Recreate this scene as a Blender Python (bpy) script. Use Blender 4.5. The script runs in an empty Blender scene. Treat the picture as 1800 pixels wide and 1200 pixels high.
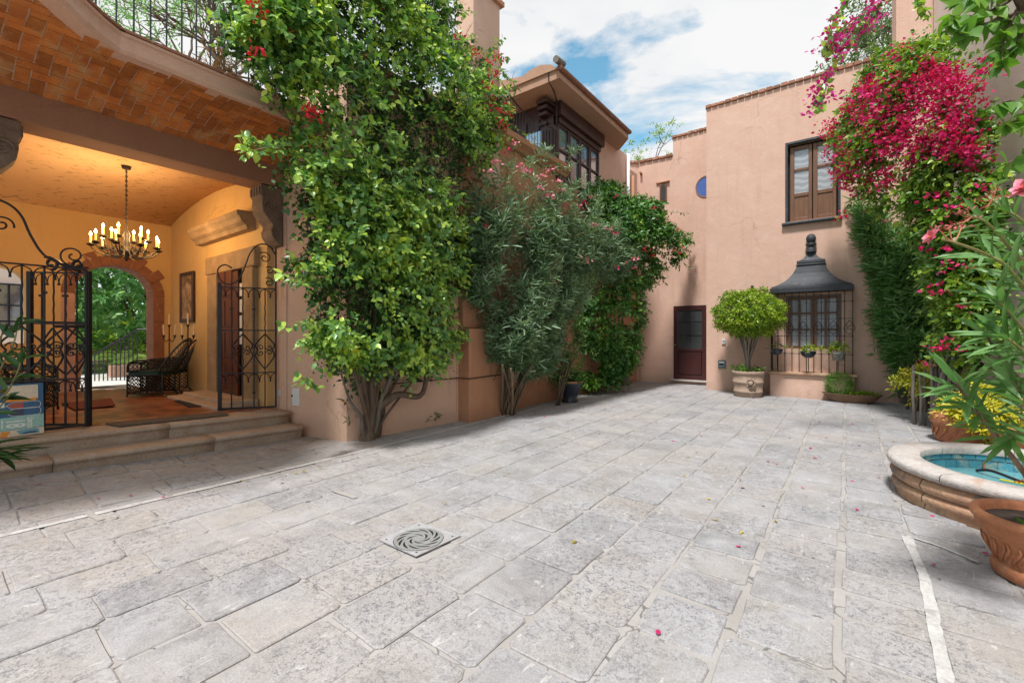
import bpy, bmesh, math, random
import numpy as np
from mathutils import Vector, Matrix, noise as mnoise

random.seed(7)
RNG = np.random.default_rng(11)
SC = bpy.context.scene
COL = SC.collection

# ------------------------------------------------------------------ camera, world, sun, exposure
YAW = math.radians(37.1)
FPX, HZ, CAMH = 780.0, 588.0, 1.4
cam_data = bpy.data.cameras.new("camera")
cam = bpy.data.objects.new("camera", cam_data)
COL.objects.link(cam)
cam.location = (0, 0, CAMH)
cam.rotation_euler = (math.radians(90), 0, YAW)
cam_data.sensor_width = 36
cam_data.lens = FPX / 1800 * 36
cam_data.shift_y = -12 / 1800
cam_data.clip_start = 0.05
cam_data.clip_end = 500
SC.camera = cam

SC.view_settings.view_transform = 'Standard'
SC.view_settings.look = 'None'
SC.view_settings.gamma = 1
SC.view_settings.use_curve_mapping = False
SC.view_settings.exposure = 0.74

SUN_DIR = Vector((0.05, -0.80, 1.55)).normalized()      # towards the sun
elev = math.asin(SUN_DIR.z)
world = bpy.data.worlds.new("World")
SC.world = world
world.use_nodes = True
wn, wl = world.node_tree.nodes, world.node_tree.links
wn.clear()
wout = wn.new('ShaderNodeOutputWorld')
wbg = wn.new('ShaderNodeBackground')
wbg.inputs[1].default_value = 0.13
sky = wn.new('ShaderNodeTexSky')
sky.sky_type = 'NISHITA'
sky.sun_disc = False
sky.sun_elevation = elev
sky.sun_rotation = math.atan2(SUN_DIR.x, SUN_DIR.y)
sky.air_density = 1.0
sky.dust_density = 0.6
wtc = wn.new('ShaderNodeTexCoord')
wsep = wn.new('ShaderNodeSeparateXYZ')
wl.new(wtc.outputs['Generated'], wsep.inputs[0])
wz = wn.new('ShaderNodeMath'); wz.operation = 'MAXIMUM'; wl.new(wsep.outputs[2], wz.inputs[0]); wz.inputs[1].default_value = 0.0
wz2 = wn.new('ShaderNodeMath'); wz2.operation = 'ADD'; wl.new(wz.outputs[0], wz2.inputs[0]); wz2.inputs[1].default_value = 0.12
wdx = wn.new('ShaderNodeMath'); wdx.operation = 'DIVIDE'; wl.new(wsep.outputs[0], wdx.inputs[0]); wl.new(wz2.outputs[0], wdx.inputs[1])
wdy = wn.new('ShaderNodeMath'); wdy.operation = 'DIVIDE'; wl.new(wsep.outputs[1], wdy.inputs[0]); wl.new(wz2.outputs[0], wdy.inputs[1])
wcb = wn.new('ShaderNodeCombineXYZ'); wl.new(wdx.outputs[0], wcb.inputs[0]); wl.new(wdy.outputs[0], wcb.inputs[1]); wcb.inputs[2].default_value = 19.0
wno = wn.new('ShaderNodeTexNoise'); wno.inputs['Scale'].default_value = 1.05; wno.inputs['Detail'].default_value = 9; wno.inputs['Roughness'].default_value = 0.56
wno.inputs['Distortion'].default_value = 0.3
wl.new(wcb.outputs[0], wno.inputs['Vector'])
wra = wn.new('ShaderNodeValToRGB'); wl.new(wno.outputs[0], wra.inputs[0])
wra.color_ramp.elements[0].position = 0.415; wra.color_ramp.elements[0].color = (0, 0, 0, 1)
wra.color_ramp.elements[1].position = 0.475; wra.color_ramp.elements[1].color = (1, 1, 1, 1)
wno2 = wn.new('ShaderNodeTexNoise'); wno2.inputs['Scale'].default_value = 2.3; wno2.inputs['Detail'].default_value = 5
wl.new(wcb.outputs[0], wno2.inputs['Vector'])
wra2 = wn.new('ShaderNodeValToRGB'); wl.new(wno2.outputs[0], wra2.inputs[0])
wra2.color_ramp.elements[0].position = 0.3; wra2.color_ramp.elements[0].color = (3.7, 3.8, 3.95, 1)
wra2.color_ramp.elements[1].position = 0.55; wra2.color_ramp.elements[1].color = (4.35, 4.35, 4.35, 1)
wmix = wn.new('ShaderNodeMix'); wmix.data_type = 'RGBA'
wti = wn.new('ShaderNodeMix'); wti.data_type = 'RGBA'; wti.blend_type = 'MULTIPLY'; wti.inputs[0].default_value = 1.0; wti.inputs[7].default_value = (0.78, 1.16, 1.02, 1); wl.new(sky.outputs[0], wti.inputs[6])
wl.new(wra.outputs[0], wmix.inputs[0]); wl.new(wti.outputs[2], wmix.inputs[6]); wl.new(wra2.outputs[0], wmix.inputs[7])
wl.new(wmix.outputs[2], wbg.inputs[0]); wl.new(wbg.outputs[0], wout.inputs[0])

sun_data = bpy.data.lights.new("sun", 'SUN')
sun_data.energy = 3.0
sun_data.angle = math.radians(8)
sun_data.color = (1.0, 0.975, 0.945)
sun = bpy.data.objects.new("sun", sun_data)
COL.objects.link(sun)
sun.rotation_euler = SUN_DIR.to_track_quat('Z', 'Y').to_euler()
sun.location = (0, 0, 20)

# ------------------------------------------------------------------ picture -> place helpers (used once, at build time)
_s, _c = math.sin(YAW), math.cos(YAW)
CF = np.array((-_s, _c, 0.0)); CR = np.array((_c, _s, 0.0)); CU = np.array((0, 0, 1.0))
CAM = np.array((0, 0, CAMH))
def ray(u, v): return CF + CR * ((u - 900) / FPX) + CU * ((HZ - v) / FPX)
def at(u, v, d): return CAM + ray(u, v) * d
def onZ(u, v, z=0.0):
    r = ray(u, v); return CAM + r * ((z - CAMH) / r[2])
def onP(u, v, p, q):
    r = ray(u, v); nx, ny = q[1] - p[1], p[0] - q[0]
    return CAM + r * ((nx * p[0] + ny * p[1]) / (nx * r[0] + ny * r[1]))
def smooth(a, b, x):
    t = np.clip((x - a) / (b - a), 0, 1); return t * t * (3 - 2 * t)
def gz(x, y):   # the court rises a little towards the lower end of the steps
    return float(0.13 * smooth(-4.7, -6.0, x) * (1 - smooth(0.0, 3.1, y)))
def fz(y): return 0.33 + 0.03 * max(0.0, 3.1 - y) if y > 0 else 0.423

# ------------------------------------------------------------------ materials
MATS = {}
def new_mat(name):
    m = bpy.data.materials.new(name); m.use_nodes = True
    nt = m.node_tree; nt.nodes.clear()
    out = nt.nodes.new('ShaderNodeOutputMaterial'); b = nt.nodes.new('ShaderNodeBsdfPrincipled')
    nt.links.new(b.outputs[0], out.inputs[0]); MATS[name] = m
    return m, nt, b
def N(nt, t, **kw):
    n = nt.nodes.new(t)
    for k, v in kw.items(): setattr(n, k, v)
    return n
def noise(nt, vec, scale, detail=4, rough=0.55, dist=0.0):
    n = N(nt, 'ShaderNodeTexNoise'); nt.links.new(vec, n.inputs['Vector'])
    n.inputs['Scale'].default_value = scale; n.inputs['Detail'].default_value = detail
    n.inputs['Roughness'].default_value = rough; n.inputs['Distortion'].default_value = dist
    return n.outputs[0]
def ramp(nt, fac, stops, interp='LINEAR'):
    r = N(nt, 'ShaderNodeValToRGB'); nt.links.new(fac, r.inputs[0]); cr = r.color_ramp; cr.interpolation = interp
    while len(cr.elements) < len(stops): cr.elements.new(0.5)
    for e, (p, c) in zip(cr.elements, stops):
        e.position = p; e.color = (c, c, c, 1) if isinstance(c, (int, float)) else (*c, 1)
    return r.outputs[0]
def mix(nt, fac, a, b, mode='MIX'):
    n = N(nt, 'ShaderNodeMix', data_type='RGBA', blend_type=mode)
    for k, v in ((0, fac), (6, a), (7, b)):
        s = n.inputs[k]
        if isinstance(v, (int, float)): s.default_value = v if k == 0 else (v, v, v, 1)
        elif isinstance(v, tuple): s.default_value = (*v, 1)
        else: nt.links.new(v, s)
    return n.outputs[2]
def math_(nt, op, a, b=0.0):
    n = N(nt, 'ShaderNodeMath', operation=op)
    for s, v in ((n.inputs[0], a), (n.inputs[1], b)):
        if isinstance(v, (int, float)): s.default_value = v
        else: nt.links.new(v, s)
    return n.outputs[0]
def pos(nt, sx=1, sy=1, sz=1):
    g = N(nt, 'ShaderNodeNewGeometry')
    if (sx, sy, sz) == (1, 1, 1): return g.outputs['Position'], g
    m = N(nt, 'ShaderNodeVectorMath', operation='MULTIPLY'); nt.links.new(g.outputs['Position'], m.inputs[0]); m.inputs[1].default_value = (sx, sy, sz)
    return m.outputs[0], g
def isl(nt, g=None):
    g = g or N(nt, 'ShaderNodeNewGeometry'); o = N(nt, 'ShaderNodeObjectInfo')
    a = math_(nt, 'ADD', g.outputs['Random Per Island'], o.outputs['Random'])
    return math_(nt, 'FRACT', a)
def bump(nt, b, h, strength, dist=0.01):
    n = N(nt, 'ShaderNodeBump'); n.inputs['Strength'].default_value = strength; n.inputs['Distance'].default_value = dist
    nt.links.new(h, n.inputs['Height']); nt.links.new(n.outputs[0], b.inputs['Normal'])
def M_(name, c1, c2=None, scale=3.0, rough=0.7, bs=0.3, bscale=40, bd=0.004, island=0.0, metallic=0.0, spots=None, coat=0.0, stretch=(1, 1, 1), spec=0.5):
    """stone / plaster / metal / wood: two mottled tones, grain, per-piece tone, relief"""
    m, nt, b = new_mat(name)
    p, g = pos(nt, *stretch)
    c2 = c2 or tuple(x * 0.75 for x in c1)
    f = ramp(nt, noise(nt, p, scale, 6, 0.6, 0.2), [(0.32, 0.0), (0.68, 1.0)])
    col = mix(nt, f, c1, c2)
    gr = ramp(nt, noise(nt, p, bscale, 3), [(0.25, 0.82), (0.75, 1.12)])
    col = mix(nt, 1.0, col, gr, 'MULTIPLY')
    if island:
        i = isl(nt, g)
        col = mix(nt, 1.0, col, ramp(nt, i, [(0.0, 1 - island), (1.0, 1 + island * 0.6)]), 'MULTIPLY')
    if spots:
        sc, lo, hi, sp = spots
        col = mix(nt, ramp(nt, noise(nt, p, sc, 5, 0.65, 0.4), [(lo, 0.0), (hi, 1.0)]), col, sp)
    nt.links.new(col, b.inputs['Base Color'])
    b.inputs['Roughness'].default_value = rough; b.inputs['Metallic'].default_value = metallic
    b.inputs['Specular IOR Level'].default_value = spec
    b.inputs['Coat Weight'].default_value = coat
    if bs:
        h = math_(nt, 'ADD', noise(nt, p, bscale, 5, 0.65), math_(nt, 'MULTIPLY', noise(nt, p, scale * 2.5, 3), 1.6))
        bump(nt, b, h, bs, bd)
    return m
def leaf_mat(name, stops, transl=0.28, rough=0.38, clump=0.45):
    """foliage: every leaf its own tone, broad patches of older and younger leaves"""
    m, nt, b = new_mat(name)
    p, g = pos(nt)
    i = isl(nt, g)
    big = noise(nt, p, 2.2, 3, 0.6)
    k = math_(nt, 'ADD', math_(nt, 'MULTIPLY', i, 1 - clump), math_(nt, 'MULTIPLY', math_(nt, 'SUBTRACT', math_(nt, 'MULTIPLY', big, 2.2), 0.6), clump))
    col = ramp(nt, k, stops)
    nt.links.new(col, b.inputs['Base Color'])
    b.inputs['Roughness'].default_value = rough
    b.inputs['Specular IOR Level'].default_value = 0.45
    tr = N(nt, 'ShaderNodeBsdfTranslucent')
    tc = mix(nt, 1.0, col, (1.25, 1.5, 0.55), 'MULTIPLY')
    nt.links.new(tc, tr.inputs[0])
    ms = N(nt, 'ShaderNodeMixShader'); ms.inputs[0].default_value = transl
    out = [n for n in nt.nodes if n.type == 'OUTPUT_MATERIAL'][0]
    nt.links.new(b.outputs[0], ms.inputs[1]); nt.links.new(tr.outputs[0], ms.inputs[2]); nt.links.new(ms.outputs[0], out.inputs[0])
    return m

def stucco(name, c1, c2, blotch, bs=0.35):
    m, nt, b = new_mat(name)
    p, g = pos(nt)
    a = ramp(nt, noise(nt, p, 0.9, 6, 0.62, 0.5), [(0.3, 0.0), (0.7, 1.0)])
    col = mix(nt, a, c1, c2)
    a2 = ramp(nt, noise(nt, p, 3.4, 7, 0.75, 0.6), [(0.50, 0.0), (0.70, 0.5)])
    col = mix(nt, a2, col, blotch)
    ps, _ = pos(nt, 5.0, 5.0, 0.45)
    st = ramp(nt, noise(nt, ps, 1.3, 5, 0.6), [(0.54, 0.0), (0.80, 0.30)])
    col = mix(nt, st, col, tuple(x * 0.66 for x in c1))
    vn = N(nt, 'ShaderNodeTexVoronoi', feature='DISTANCE_TO_EDGE'); vn.inputs['Scale'].default_value = 0.55
    wv = N(nt, 'ShaderNodeVectorMath', operation='ADD'); nt.links.new(p, wv.inputs[0]); nn = N(nt, 'ShaderNodeTexNoise'); nt.links.new(p, nn.inputs['Vector']); nn.inputs['Scale'].default_value = 1.6; nn.inputs['Detail'].default_value = 7
    sc = N(nt, 'ShaderNodeVectorMath', operation='SCALE'); nt.links.new(nn.outputs[1], sc.inputs[0]); sc.inputs['Scale'].default_value = 1.3
    nt.links.new(sc.outputs[0], wv.inputs[1]); nt.links.new(wv.outputs[0], vn.inputs['Vector'])
    crk = math_(nt, 'MULTIPLY', ramp(nt, vn.outputs[0], [(0.002, 1.0), (0.006, 0.0)]), ramp(nt, noise(nt, p, 0.8, 3), [(0.50, 0.0), (0.60, 0.5)]))
    col = mix(nt, crk, col, tuple(x * 0.45 for x in c1))
    col = mix(nt, 1.0, col, ramp(nt, noise(nt, p, 60, 3), [(0.2, 0.9), (0.8, 1.08)]), 'MULTIPLY')
    # damp, dusty band where the plaster meets the paving
    sx = N(nt, 'ShaderNodeSeparateXYZ'); nt.links.new(p, sx.inputs[0])
    hgt = math_(nt, 'ADD', sx.outputs[2], math_(nt, 'MULTIPLY', noise(nt, p, 3.0, 4), 0.5))
    damp = ramp(nt, hgt, [(0.28, 0.55), (0.52, 0.0)])
    col = mix(nt, damp, col, tuple(x * 0.7 for x in c2))
    nt.links.new(col, b.inputs['Base Color'])
    b.inputs['Roughness'].default_value = 0.88; b.inputs['Specular IOR Level'].default_value = 0.25
    h = math_(nt, 'ADD', math_(nt, 'MULTIPLY', noise(nt, p, 2.6, 4, 0.6), 3.0), noise(nt, p, 55, 4, 0.7))
    bump(nt, b, h, bs, 0.012)
    return m
stucco('pink_stucco', (0.60, 0.38, 0.29), (0.645, 0.43, 0.335), (0.69, 0.50, 0.41))
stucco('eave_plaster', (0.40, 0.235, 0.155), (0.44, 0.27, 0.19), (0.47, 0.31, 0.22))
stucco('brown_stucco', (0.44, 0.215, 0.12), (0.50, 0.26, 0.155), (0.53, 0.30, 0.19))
stucco('pale_stucco', (0.78, 0.62, 0.53), (0.82, 0.68, 0.60), (0.84, 0.72, 0.65), 0.6)
stucco('pier_stucco', (0.62, 0.40, 0.30), (0.66, 0.44, 0.32), (0.66, 0.47, 0.36))
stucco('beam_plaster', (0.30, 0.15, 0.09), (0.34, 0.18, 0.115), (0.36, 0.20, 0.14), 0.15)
stucco('ochre_plaster', (0.62, 0.385, 0.15), (0.66, 0.43, 0.19), (0.69, 0.48, 0.24), 0.2)
stucco('fascia_plaster', (0.62, 0.37, 0.27), (0.66, 0.42, 0.32), (0.72, 0.50, 0.40), 0.5)

def paving_mat():
    m, nt, b = new_mat('paving_stone')
    p, g = pos(nt)
    i = isl(nt, g)
    col = ramp(nt, i, [(0.0, (0.25, 0.245, 0.25)), (0.25, (0.355, 0.33, 0.305)), (0.5, (0.285, 0.28, 0.29)), (0.75, (0.37, 0.335, 0.305)), (1.0, (0.315, 0.315, 0.33))])
    blot = ramp(nt, noise(nt, p, 2.6, 8, 0.7, 0.8), [(0.38, 0.0), (0.62, 0.85)])
    col = mix(nt, blot, col, (0.405, 0.40, 0.415))
    warm = ramp(nt, noise(nt, p, 0.5, 3), [(0.45, 0.0), (0.65, 0.45)])
    col = mix(nt, warm, col, (0.42, 0.375, 0.345))
    dirt = ramp(nt, noise(nt, p, 6.5, 8, 0.78, 1.0), [(0.50, 0.0), (0.68, 0.55)])
    col = mix(nt, dirt, col, (0.22, 0.215, 0.225))
    # pits of the volcanic stone: stronger in some stones than others
    pit_n = math_(nt, 'ADD', math_(nt, 'MULTIPLY', noise(nt, p, 70, 5, 0.75, 1.2), 0.6), math_(nt, 'MULTIPLY', noise(nt, p, 26, 5, 0.7, 0.8), 0.4))
    area = ramp(nt, noise(nt, p, 1.1, 4, 0.65), [(0.42, 0.05), (0.58, 1.0)])
    pit = math_(nt, 'MULTIPLY', ramp(nt, pit_n, [(0.425, 1.0), (0.47, 0.0)]), area)
    col = mix(nt, math_(nt, 'MULTIPLY', pit, 0.78), col, (0.15, 0.15, 0.185))
    fine = ramp(nt, noise(nt, p, 110, 5, 0.8), [(0.3, 0.70), (0.7, 1.22)])
    col = mix(nt, 1.0, col, fine, 'MULTIPLY')
    ps, _ = pos(nt, 9, 3, 1)
    scr = ramp(nt, noise(nt, ps, 2.2, 6, 0.7, 0.8), [(0.60, 0.0), (0.66, 0.5)])
    col = mix(nt, scr, col, (0.60, 0.58, 0.56))
    nt.links.new(col, b.inputs['Base Color'])
    b.inputs['Roughness'].default_value = 0.72; b.inputs['Specular IOR Level'].default_value = 0.35
    h = math_(nt, 'SUBTRACT', math_(nt, 'ADD', math_(nt, 'MULTIPLY', noise(nt, p, 9, 5, 0.6), 1.5), math_(nt, 'MULTIPLY', noise(nt, p, 90, 4, 0.7), 0.6)), math_(nt, 'MULTIPLY', pit, 1.3))
    bump(nt, b, h, 0.55, 0.008)
paving_mat()
def mortar_mat():
    m, nt, b = new_mat('mortar')
    p, g = pos(nt)
    col = mix(nt, ramp(nt, noise(nt, p, 1.3, 4, 0.6), [(0.35, 0.0), (0.65, 1.0)]), (0.31, 0.288, 0.27), (0.40, 0.378, 0.365))
    vn = N(nt, 'ShaderNodeTexVoronoi', feature='DISTANCE_TO_EDGE'); vn.inputs['Scale'].default_value = 5.5
    wv = N(nt, 'ShaderNodeVectorMath', operation='ADD'); nt.links.new(p, wv.inputs[0])
    nn = N(nt, 'ShaderNodeTexNoise'); nt.links.new(p, nn.inputs['Vector']); nn.inputs['Scale'].default_value = 9; nn.inputs['Detail'].default_value = 5
    sc = N(nt, 'ShaderNodeVectorMath', operation='SCALE'); nt.links.new(nn.outputs[1], sc.inputs[0]); sc.inputs['Scale'].default_value = 0.12
    nt.links.new(sc.outputs[0], wv.inputs[1]); nt.links.new(wv.outputs[0], vn.inputs['Vector'])
    cr = math_(nt, 'MULTIPLY', ramp(nt, vn.outputs[0], [(0.012, 1.0), (0.03, 0.0)]), ramp(nt, noise(nt, p, 1.7, 3), [(0.45, 0.0), (0.55, 1.0)]))
    col = mix(nt, math_(nt, 'MULTIPLY', cr, 0.75), col, (0.11, 0.10, 0.095))
    col = mix(nt, 1.0, col, ramp(nt, noise(nt, p, 120, 4, 0.7), [(0.25, 0.85), (0.75, 1.1)]), 'MULTIPLY')
    nt.links.new(col, b.inputs['Base Color']); b.inputs['Roughness'].default_value = 0.9
    h = math_(nt, 'SUBTRACT', noise(nt, p, 30, 5, 0.7), cr)
    bump(nt, b, h, 0.6, 0.008)
mortar_mat()
M_('line_mortar', (0.56, 0.54, 0.52), (0.44, 0.43, 0.42), 7, 0.9, 0.5, 60, spots=(9, 0.55, 0.62, (0.36, 0.34, 0.33)))
M_('step_stone', (0.46, 0.36, 0.28), (0.38, 0.28, 0.21), 3.5, 0.8, 0.6, 45, 0.01, spots=(2.4, 0.55, 0.75, (0.50, 0.44, 0.38)))
M_('carved_stone', (0.22, 0.15, 0.11), (0.14, 0.095, 0.07), 5, 0.85, 0.8, 50, 0.01)
M_('door_stone', (0.40, 0.27, 0.15), (0.27, 0.17, 0.09), 4, 0.85, 0.8, 40, 0.012)
M_('red_stone', (0.30, 0.125, 0.07), (0.22, 0.085, 0.045), 6, 0.8, 0.4, 50, spots=(3, 0.66, 0.7, (0.5, 0.27, 0.17)))
M_('pink_stone', (0.55, 0.32, 0.25), (0.45, 0.24, 0.18), 6, 0.8, 0.4, 50)
M_('soffit_brick', (0.62, 0.215, 0.045), (0.46, 0.125, 0.028), 5.0, 0.72, 0.6, 45, 0.006, island=0.34, spots=(3.2, 0.52, 0.72, (0.56, 0.31, 0.13)), stretch=(1, 1.6, 1))
M_('brick_mortar', (0.74, 0.60, 0.45), (0.64, 0.48, 0.34), 5, 0.9, 0.5, 60)
M_('roof_tile', (0.40, 0.17, 0.09), (0.28, 0.12, 0.07), 8, 0.8, 0.5, 50, island=0.4, spots=(6, 0.6, 0.7, (0.45, 0.36, 0.28)))
M_('floor_tile', (0.36, 0.13, 0.06), (0.27, 0.09, 0.045), 4, 0.32, 0.3, 50, 0.002, island=0.45, spots=(1.5, 0.5, 0.75, (0.42, 0.22, 0.13)))
M_('iron', (0.018, 0.018, 0.022), (0.012, 0.012, 0.016), 9, 0.42, 0.15, 80, 0.001, metallic=0.3)
M_('old_iron', (0.05, 0.04, 0.032), (0.03, 0.022, 0.018), 9, 0.5, 0.2, 80, 0.001, metallic=0.5)
M_('black_wicker', (0.014, 0.018, 0.018), (0.01, 0.012, 0.012), 9, 0.35, 0.2, 120, 0.001)
M_('green_cushion', (0.012, 0.05, 0.04), (0.01, 0.04, 0.03), 9, 0.8, 0.2, 90, 0.001)
M_('dark_wood', (0.055, 0.022, 0.018), (0.035, 0.014, 0.012), 6, 0.45, 0.3, 60, 0.002, stretch=(1, 1, 0.15))
M_('door_wood', (0.065, 0.018, 0.015), (0.045, 0.012, 0.012), 6, 0.35, 0.2, 60, 0.002, stretch=(1, 1, 0.15))
M_('brown_wood', (0.20, 0.092, 0.042), (0.12, 0.052, 0.026), 5, 0.5, 0.4, 45, 0.003, stretch=(4, 4, 0.4))
M_('red_door_wood', (0.12, 0.03, 0.014), (0.07, 0.018, 0.01), 5, 0.45, 0.4, 45, 0.003, stretch=(4, 4, 0.4))
M_('slate_paint', (0.042, 0.046, 0.056), (0.028, 0.031, 0.038), 5, 0.6, 0.5, 60, 0.006, spots=(9, 0.6, 0.72, (0.12, 0.12, 0.13)))
M_('curtain', (0.62, 0.65, 0.70), (0.46, 0.49, 0.55), 2, 0.8, 0.2, 40, stretch=(9, 1, 0.4))
M_('terracotta', (0.46, 0.185, 0.085), (0.36, 0.13, 0.06), 4, 0.75, 0.5, 40, 0.004, spots=(3, 0.58, 0.75, (0.50, 0.30, 0.20)))
M_('carved_pot_stone', (0.42, 0.31, 0.235), (0.32, 0.22, 0.165), 4, 0.85, 0.7, 40, 0.008, spots=(5, 0.58, 0.72, (0.5, 0.42, 0.35)))
M_('grey_pot_stone', (0.27, 0.24, 0.20), (0.17, 0.15, 0.13), 5, 0.9, 0.7, 40, 0.008)
M_('bark', (0.19, 0.13, 0.09), (0.10, 0.07, 0.05), 6, 0.9, 0.8, 50, 0.01, stretch=(3, 3, 0.6))
M_('grey_bark', (0.30, 0.26, 0.22), (0.17, 0.14, 0.12), 6, 0.9, 0.7, 50, 0.008, island=0.3, stretch=(3, 3, 0.6))
M_('cane', (0.26, 0.19, 0.12), (0.14, 0.10, 0.06), 8, 0.8, 0.4, 60, 0.004, island=0.3)
M_('green_stem', (0.22, 0.24, 0.07), (0.26, 0.19, 0.08), 6, 0.6, 0.1, 60)
M_('twig', (0.10, 0.08, 0.05), (0.07, 0.09, 0.04), 6, 0.8, 0, 60)
M_('soil', (0.07, 0.045, 0.03), (0.04, 0.028, 0.02), 20, 0.95, 0.9, 90, 0.02)
M_('basin_tile', (0.07, 0.27, 0.33), (0.04, 0.19, 0.26), 7, 0.25, 0.3, 60, 0.002, island=0.35, spots=(6, 0.50, 0.60, (0.24, 0.31, 0.28)))
M_('grout', (0.35, 0.36, 0.33), (0.25, 0.27, 0.25), 9, 0.9, 0.3, 60)
M_('fountain_rim', (0.54, 0.50, 0.47), (0.40, 0.35, 0.32), 4.5, 0.85, 0.8, 40, 0.01, spots=(2.8, 0.56, 0.68, (0.44, 0.30, 0.23)))
M_('fountain_body', (0.54, 0.36, 0.23), (0.42, 0.22, 0.135), 3.2, 0.85, 0.8, 30, 0.014, spots=(3.6, 0.54, 0.64, (0.22, 0.18, 0.15)))
M_('white_metal', (0.72, 0.73, 0.74), (0.66, 0.67, 0.69), 3, 0.45, 0.05, 60)
M_('steel', (0.38, 0.38, 0.38), (0.30, 0.30, 0.29), 9, 0.45, 0.2, 90, 0.001, metallic=0.25)
M_('drain_plate', (0.40, 0.40, 0.41), (0.33, 0.33, 0.34), 9, 0.6, 0.3, 60, 0.002, spots=(12, 0.58, 0.66, (0.36, 0.27, 0.22)))
M_('brown_clay', (0.26, 0.15, 0.09), (0.19, 0.11, 0.065), 5, 0.85, 0.5, 40, 0.004)
M_('drain_dark', (0.01, 0.01, 0.01), None, 5, 0.9, 0, 40)
M_('grey_plastic', (0.12, 0.16, 0.19), (0.09, 0.12, 0.15), 5, 0.5, 0.1, 60)
M_('off_white', (0.62, 0.62, 0.58), (0.52, 0.52, 0.5), 5, 0.5, 0.1, 60)
M_('blue_paint', (0.05, 0.11, 0.36), (0.06, 0.14, 0.42), 14, 0.7, 0.4, 60)
M_('wax', (0.72, 0.55, 0.36), (0.66, 0.48, 0.30), 9, 0.5, 0, 60)
M_('rubber_mat', (0.02, 0.02, 0.022), (0.014, 0.014, 0.015), 30, 0.95, 0.6, 120, 0.004)
M_('coir', (0.17, 0.13, 0.10), (0.11, 0.085, 0.065), 30, 0.95, 0.9, 150, 0.008)
M_('rug', (0.20, 0.03, 0.02), (0.10, 0.05, 0.03), 12, 0.95, 0.5, 150, 0.004)
M_('garden_ground', (0.06, 0.07, 0.03), (0.12, 0.10, 0.06), 6, 0.95, 0.6, 40, 0.02)
M_('pale_path', (0.62, 0.60, 0.57), (0.52, 0.5, 0.47), 3, 0.8, 0.3, 50)
M_('pink_petal', (0.60, 0.015, 0.16), (0.50, 0.01, 0.12), 9, 0.6, 0, 60, island=0.3)
M_('dry_leaf', (0.45, 0.36, 0.05), (0.30, 0.20, 0.04), 9, 0.6, 0, 60, island=0.5)
M_('talavera', (0.05, 0.16, 0.20), (0.50, 0.42, 0.30), 26, 0.25, 0, 60, spots=(30, 0.6, 0.63, (0.60, 0.10, 0.03)))
M_('blue_glaze', (0.035, 0.045, 0.06), (0.02, 0.03, 0.045), 12, 0.3, 0.1, 60)

def glass_mat(name, base, rough=0.04, metal=0.35):
    m, nt, b = new_mat(name)
    p, g = pos(nt)
    nt.links.new(mix(nt, noise(nt, p, 1.2, 3), tuple(x * 0.7 for x in base), base), b.inputs['Base Color'])
    b.inputs['Roughness'].default_value = rough; b.inputs['Metallic'].default_value = metal
    b.inputs['Coat Weight'].default_value = 1.0; b.inputs['Coat Roughness'].default_value = 0.02
    return m
glass_mat('sky_glass', (0.42, 0.50, 0.60), 0.06, 0.75)
glass_mat('dark_glass', (0.10, 0.105, 0.11), 0.06, 0.35)
def lace():
    m, nt, b = new_mat('lace_pane')
    p, g = pos(nt, 1, 0.2, 1)
    wv = N(nt, 'ShaderNodeTexWave', wave_type='RINGS'); nt.links.new(p, wv.inputs['Vector'])
    wv.inputs['Scale'].default_value = 2.6; wv.inputs['Distortion'].default_value = 6; wv.inputs['Detail'].default_value = 3; wv.inputs['Detail Scale'].default_value = 1.2
    col = mix(nt, ramp(nt, wv.outputs[1], [(0.35, 0.0), (0.6, 1.0)]), (0.27, 0.28, 0.30), (0.38, 0.39, 0.41))
    nt.links.new(col, b.inputs['Base Color']); b.inputs['Roughness'].default_value = 0.25; b.inputs['Coat Weight'].default_value = 0.8
lace()
def water():
    m, nt, b = new_mat('pool_water')
    p, g = pos(nt)
    b.inputs['Base Color'].default_value = (0.16, 0.42, 0.46, 1); b.inputs['Roughness'].default_value = 0.06
    b.inputs['Alpha'].default_value = 0.78; b.inputs['Specular IOR Level'].default_value = 0.6
    bump(nt, b, noise(nt, p, 7, 3), 0.25, 0.01)
water()
def emis(name, col, s):
    m, nt, b = new_mat(name)
    b.inputs['Base Color'].default_value = (*col, 1); b.inputs['Emission Color'].default_value = (*col, 1); b.inputs['Emission Strength'].default_value = s
emis('bulb_glow', (1.0, 0.66, 0.25), 32)
emis('candle_sleeve', (1.0, 0.50, 0.10), 0.9)
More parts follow.
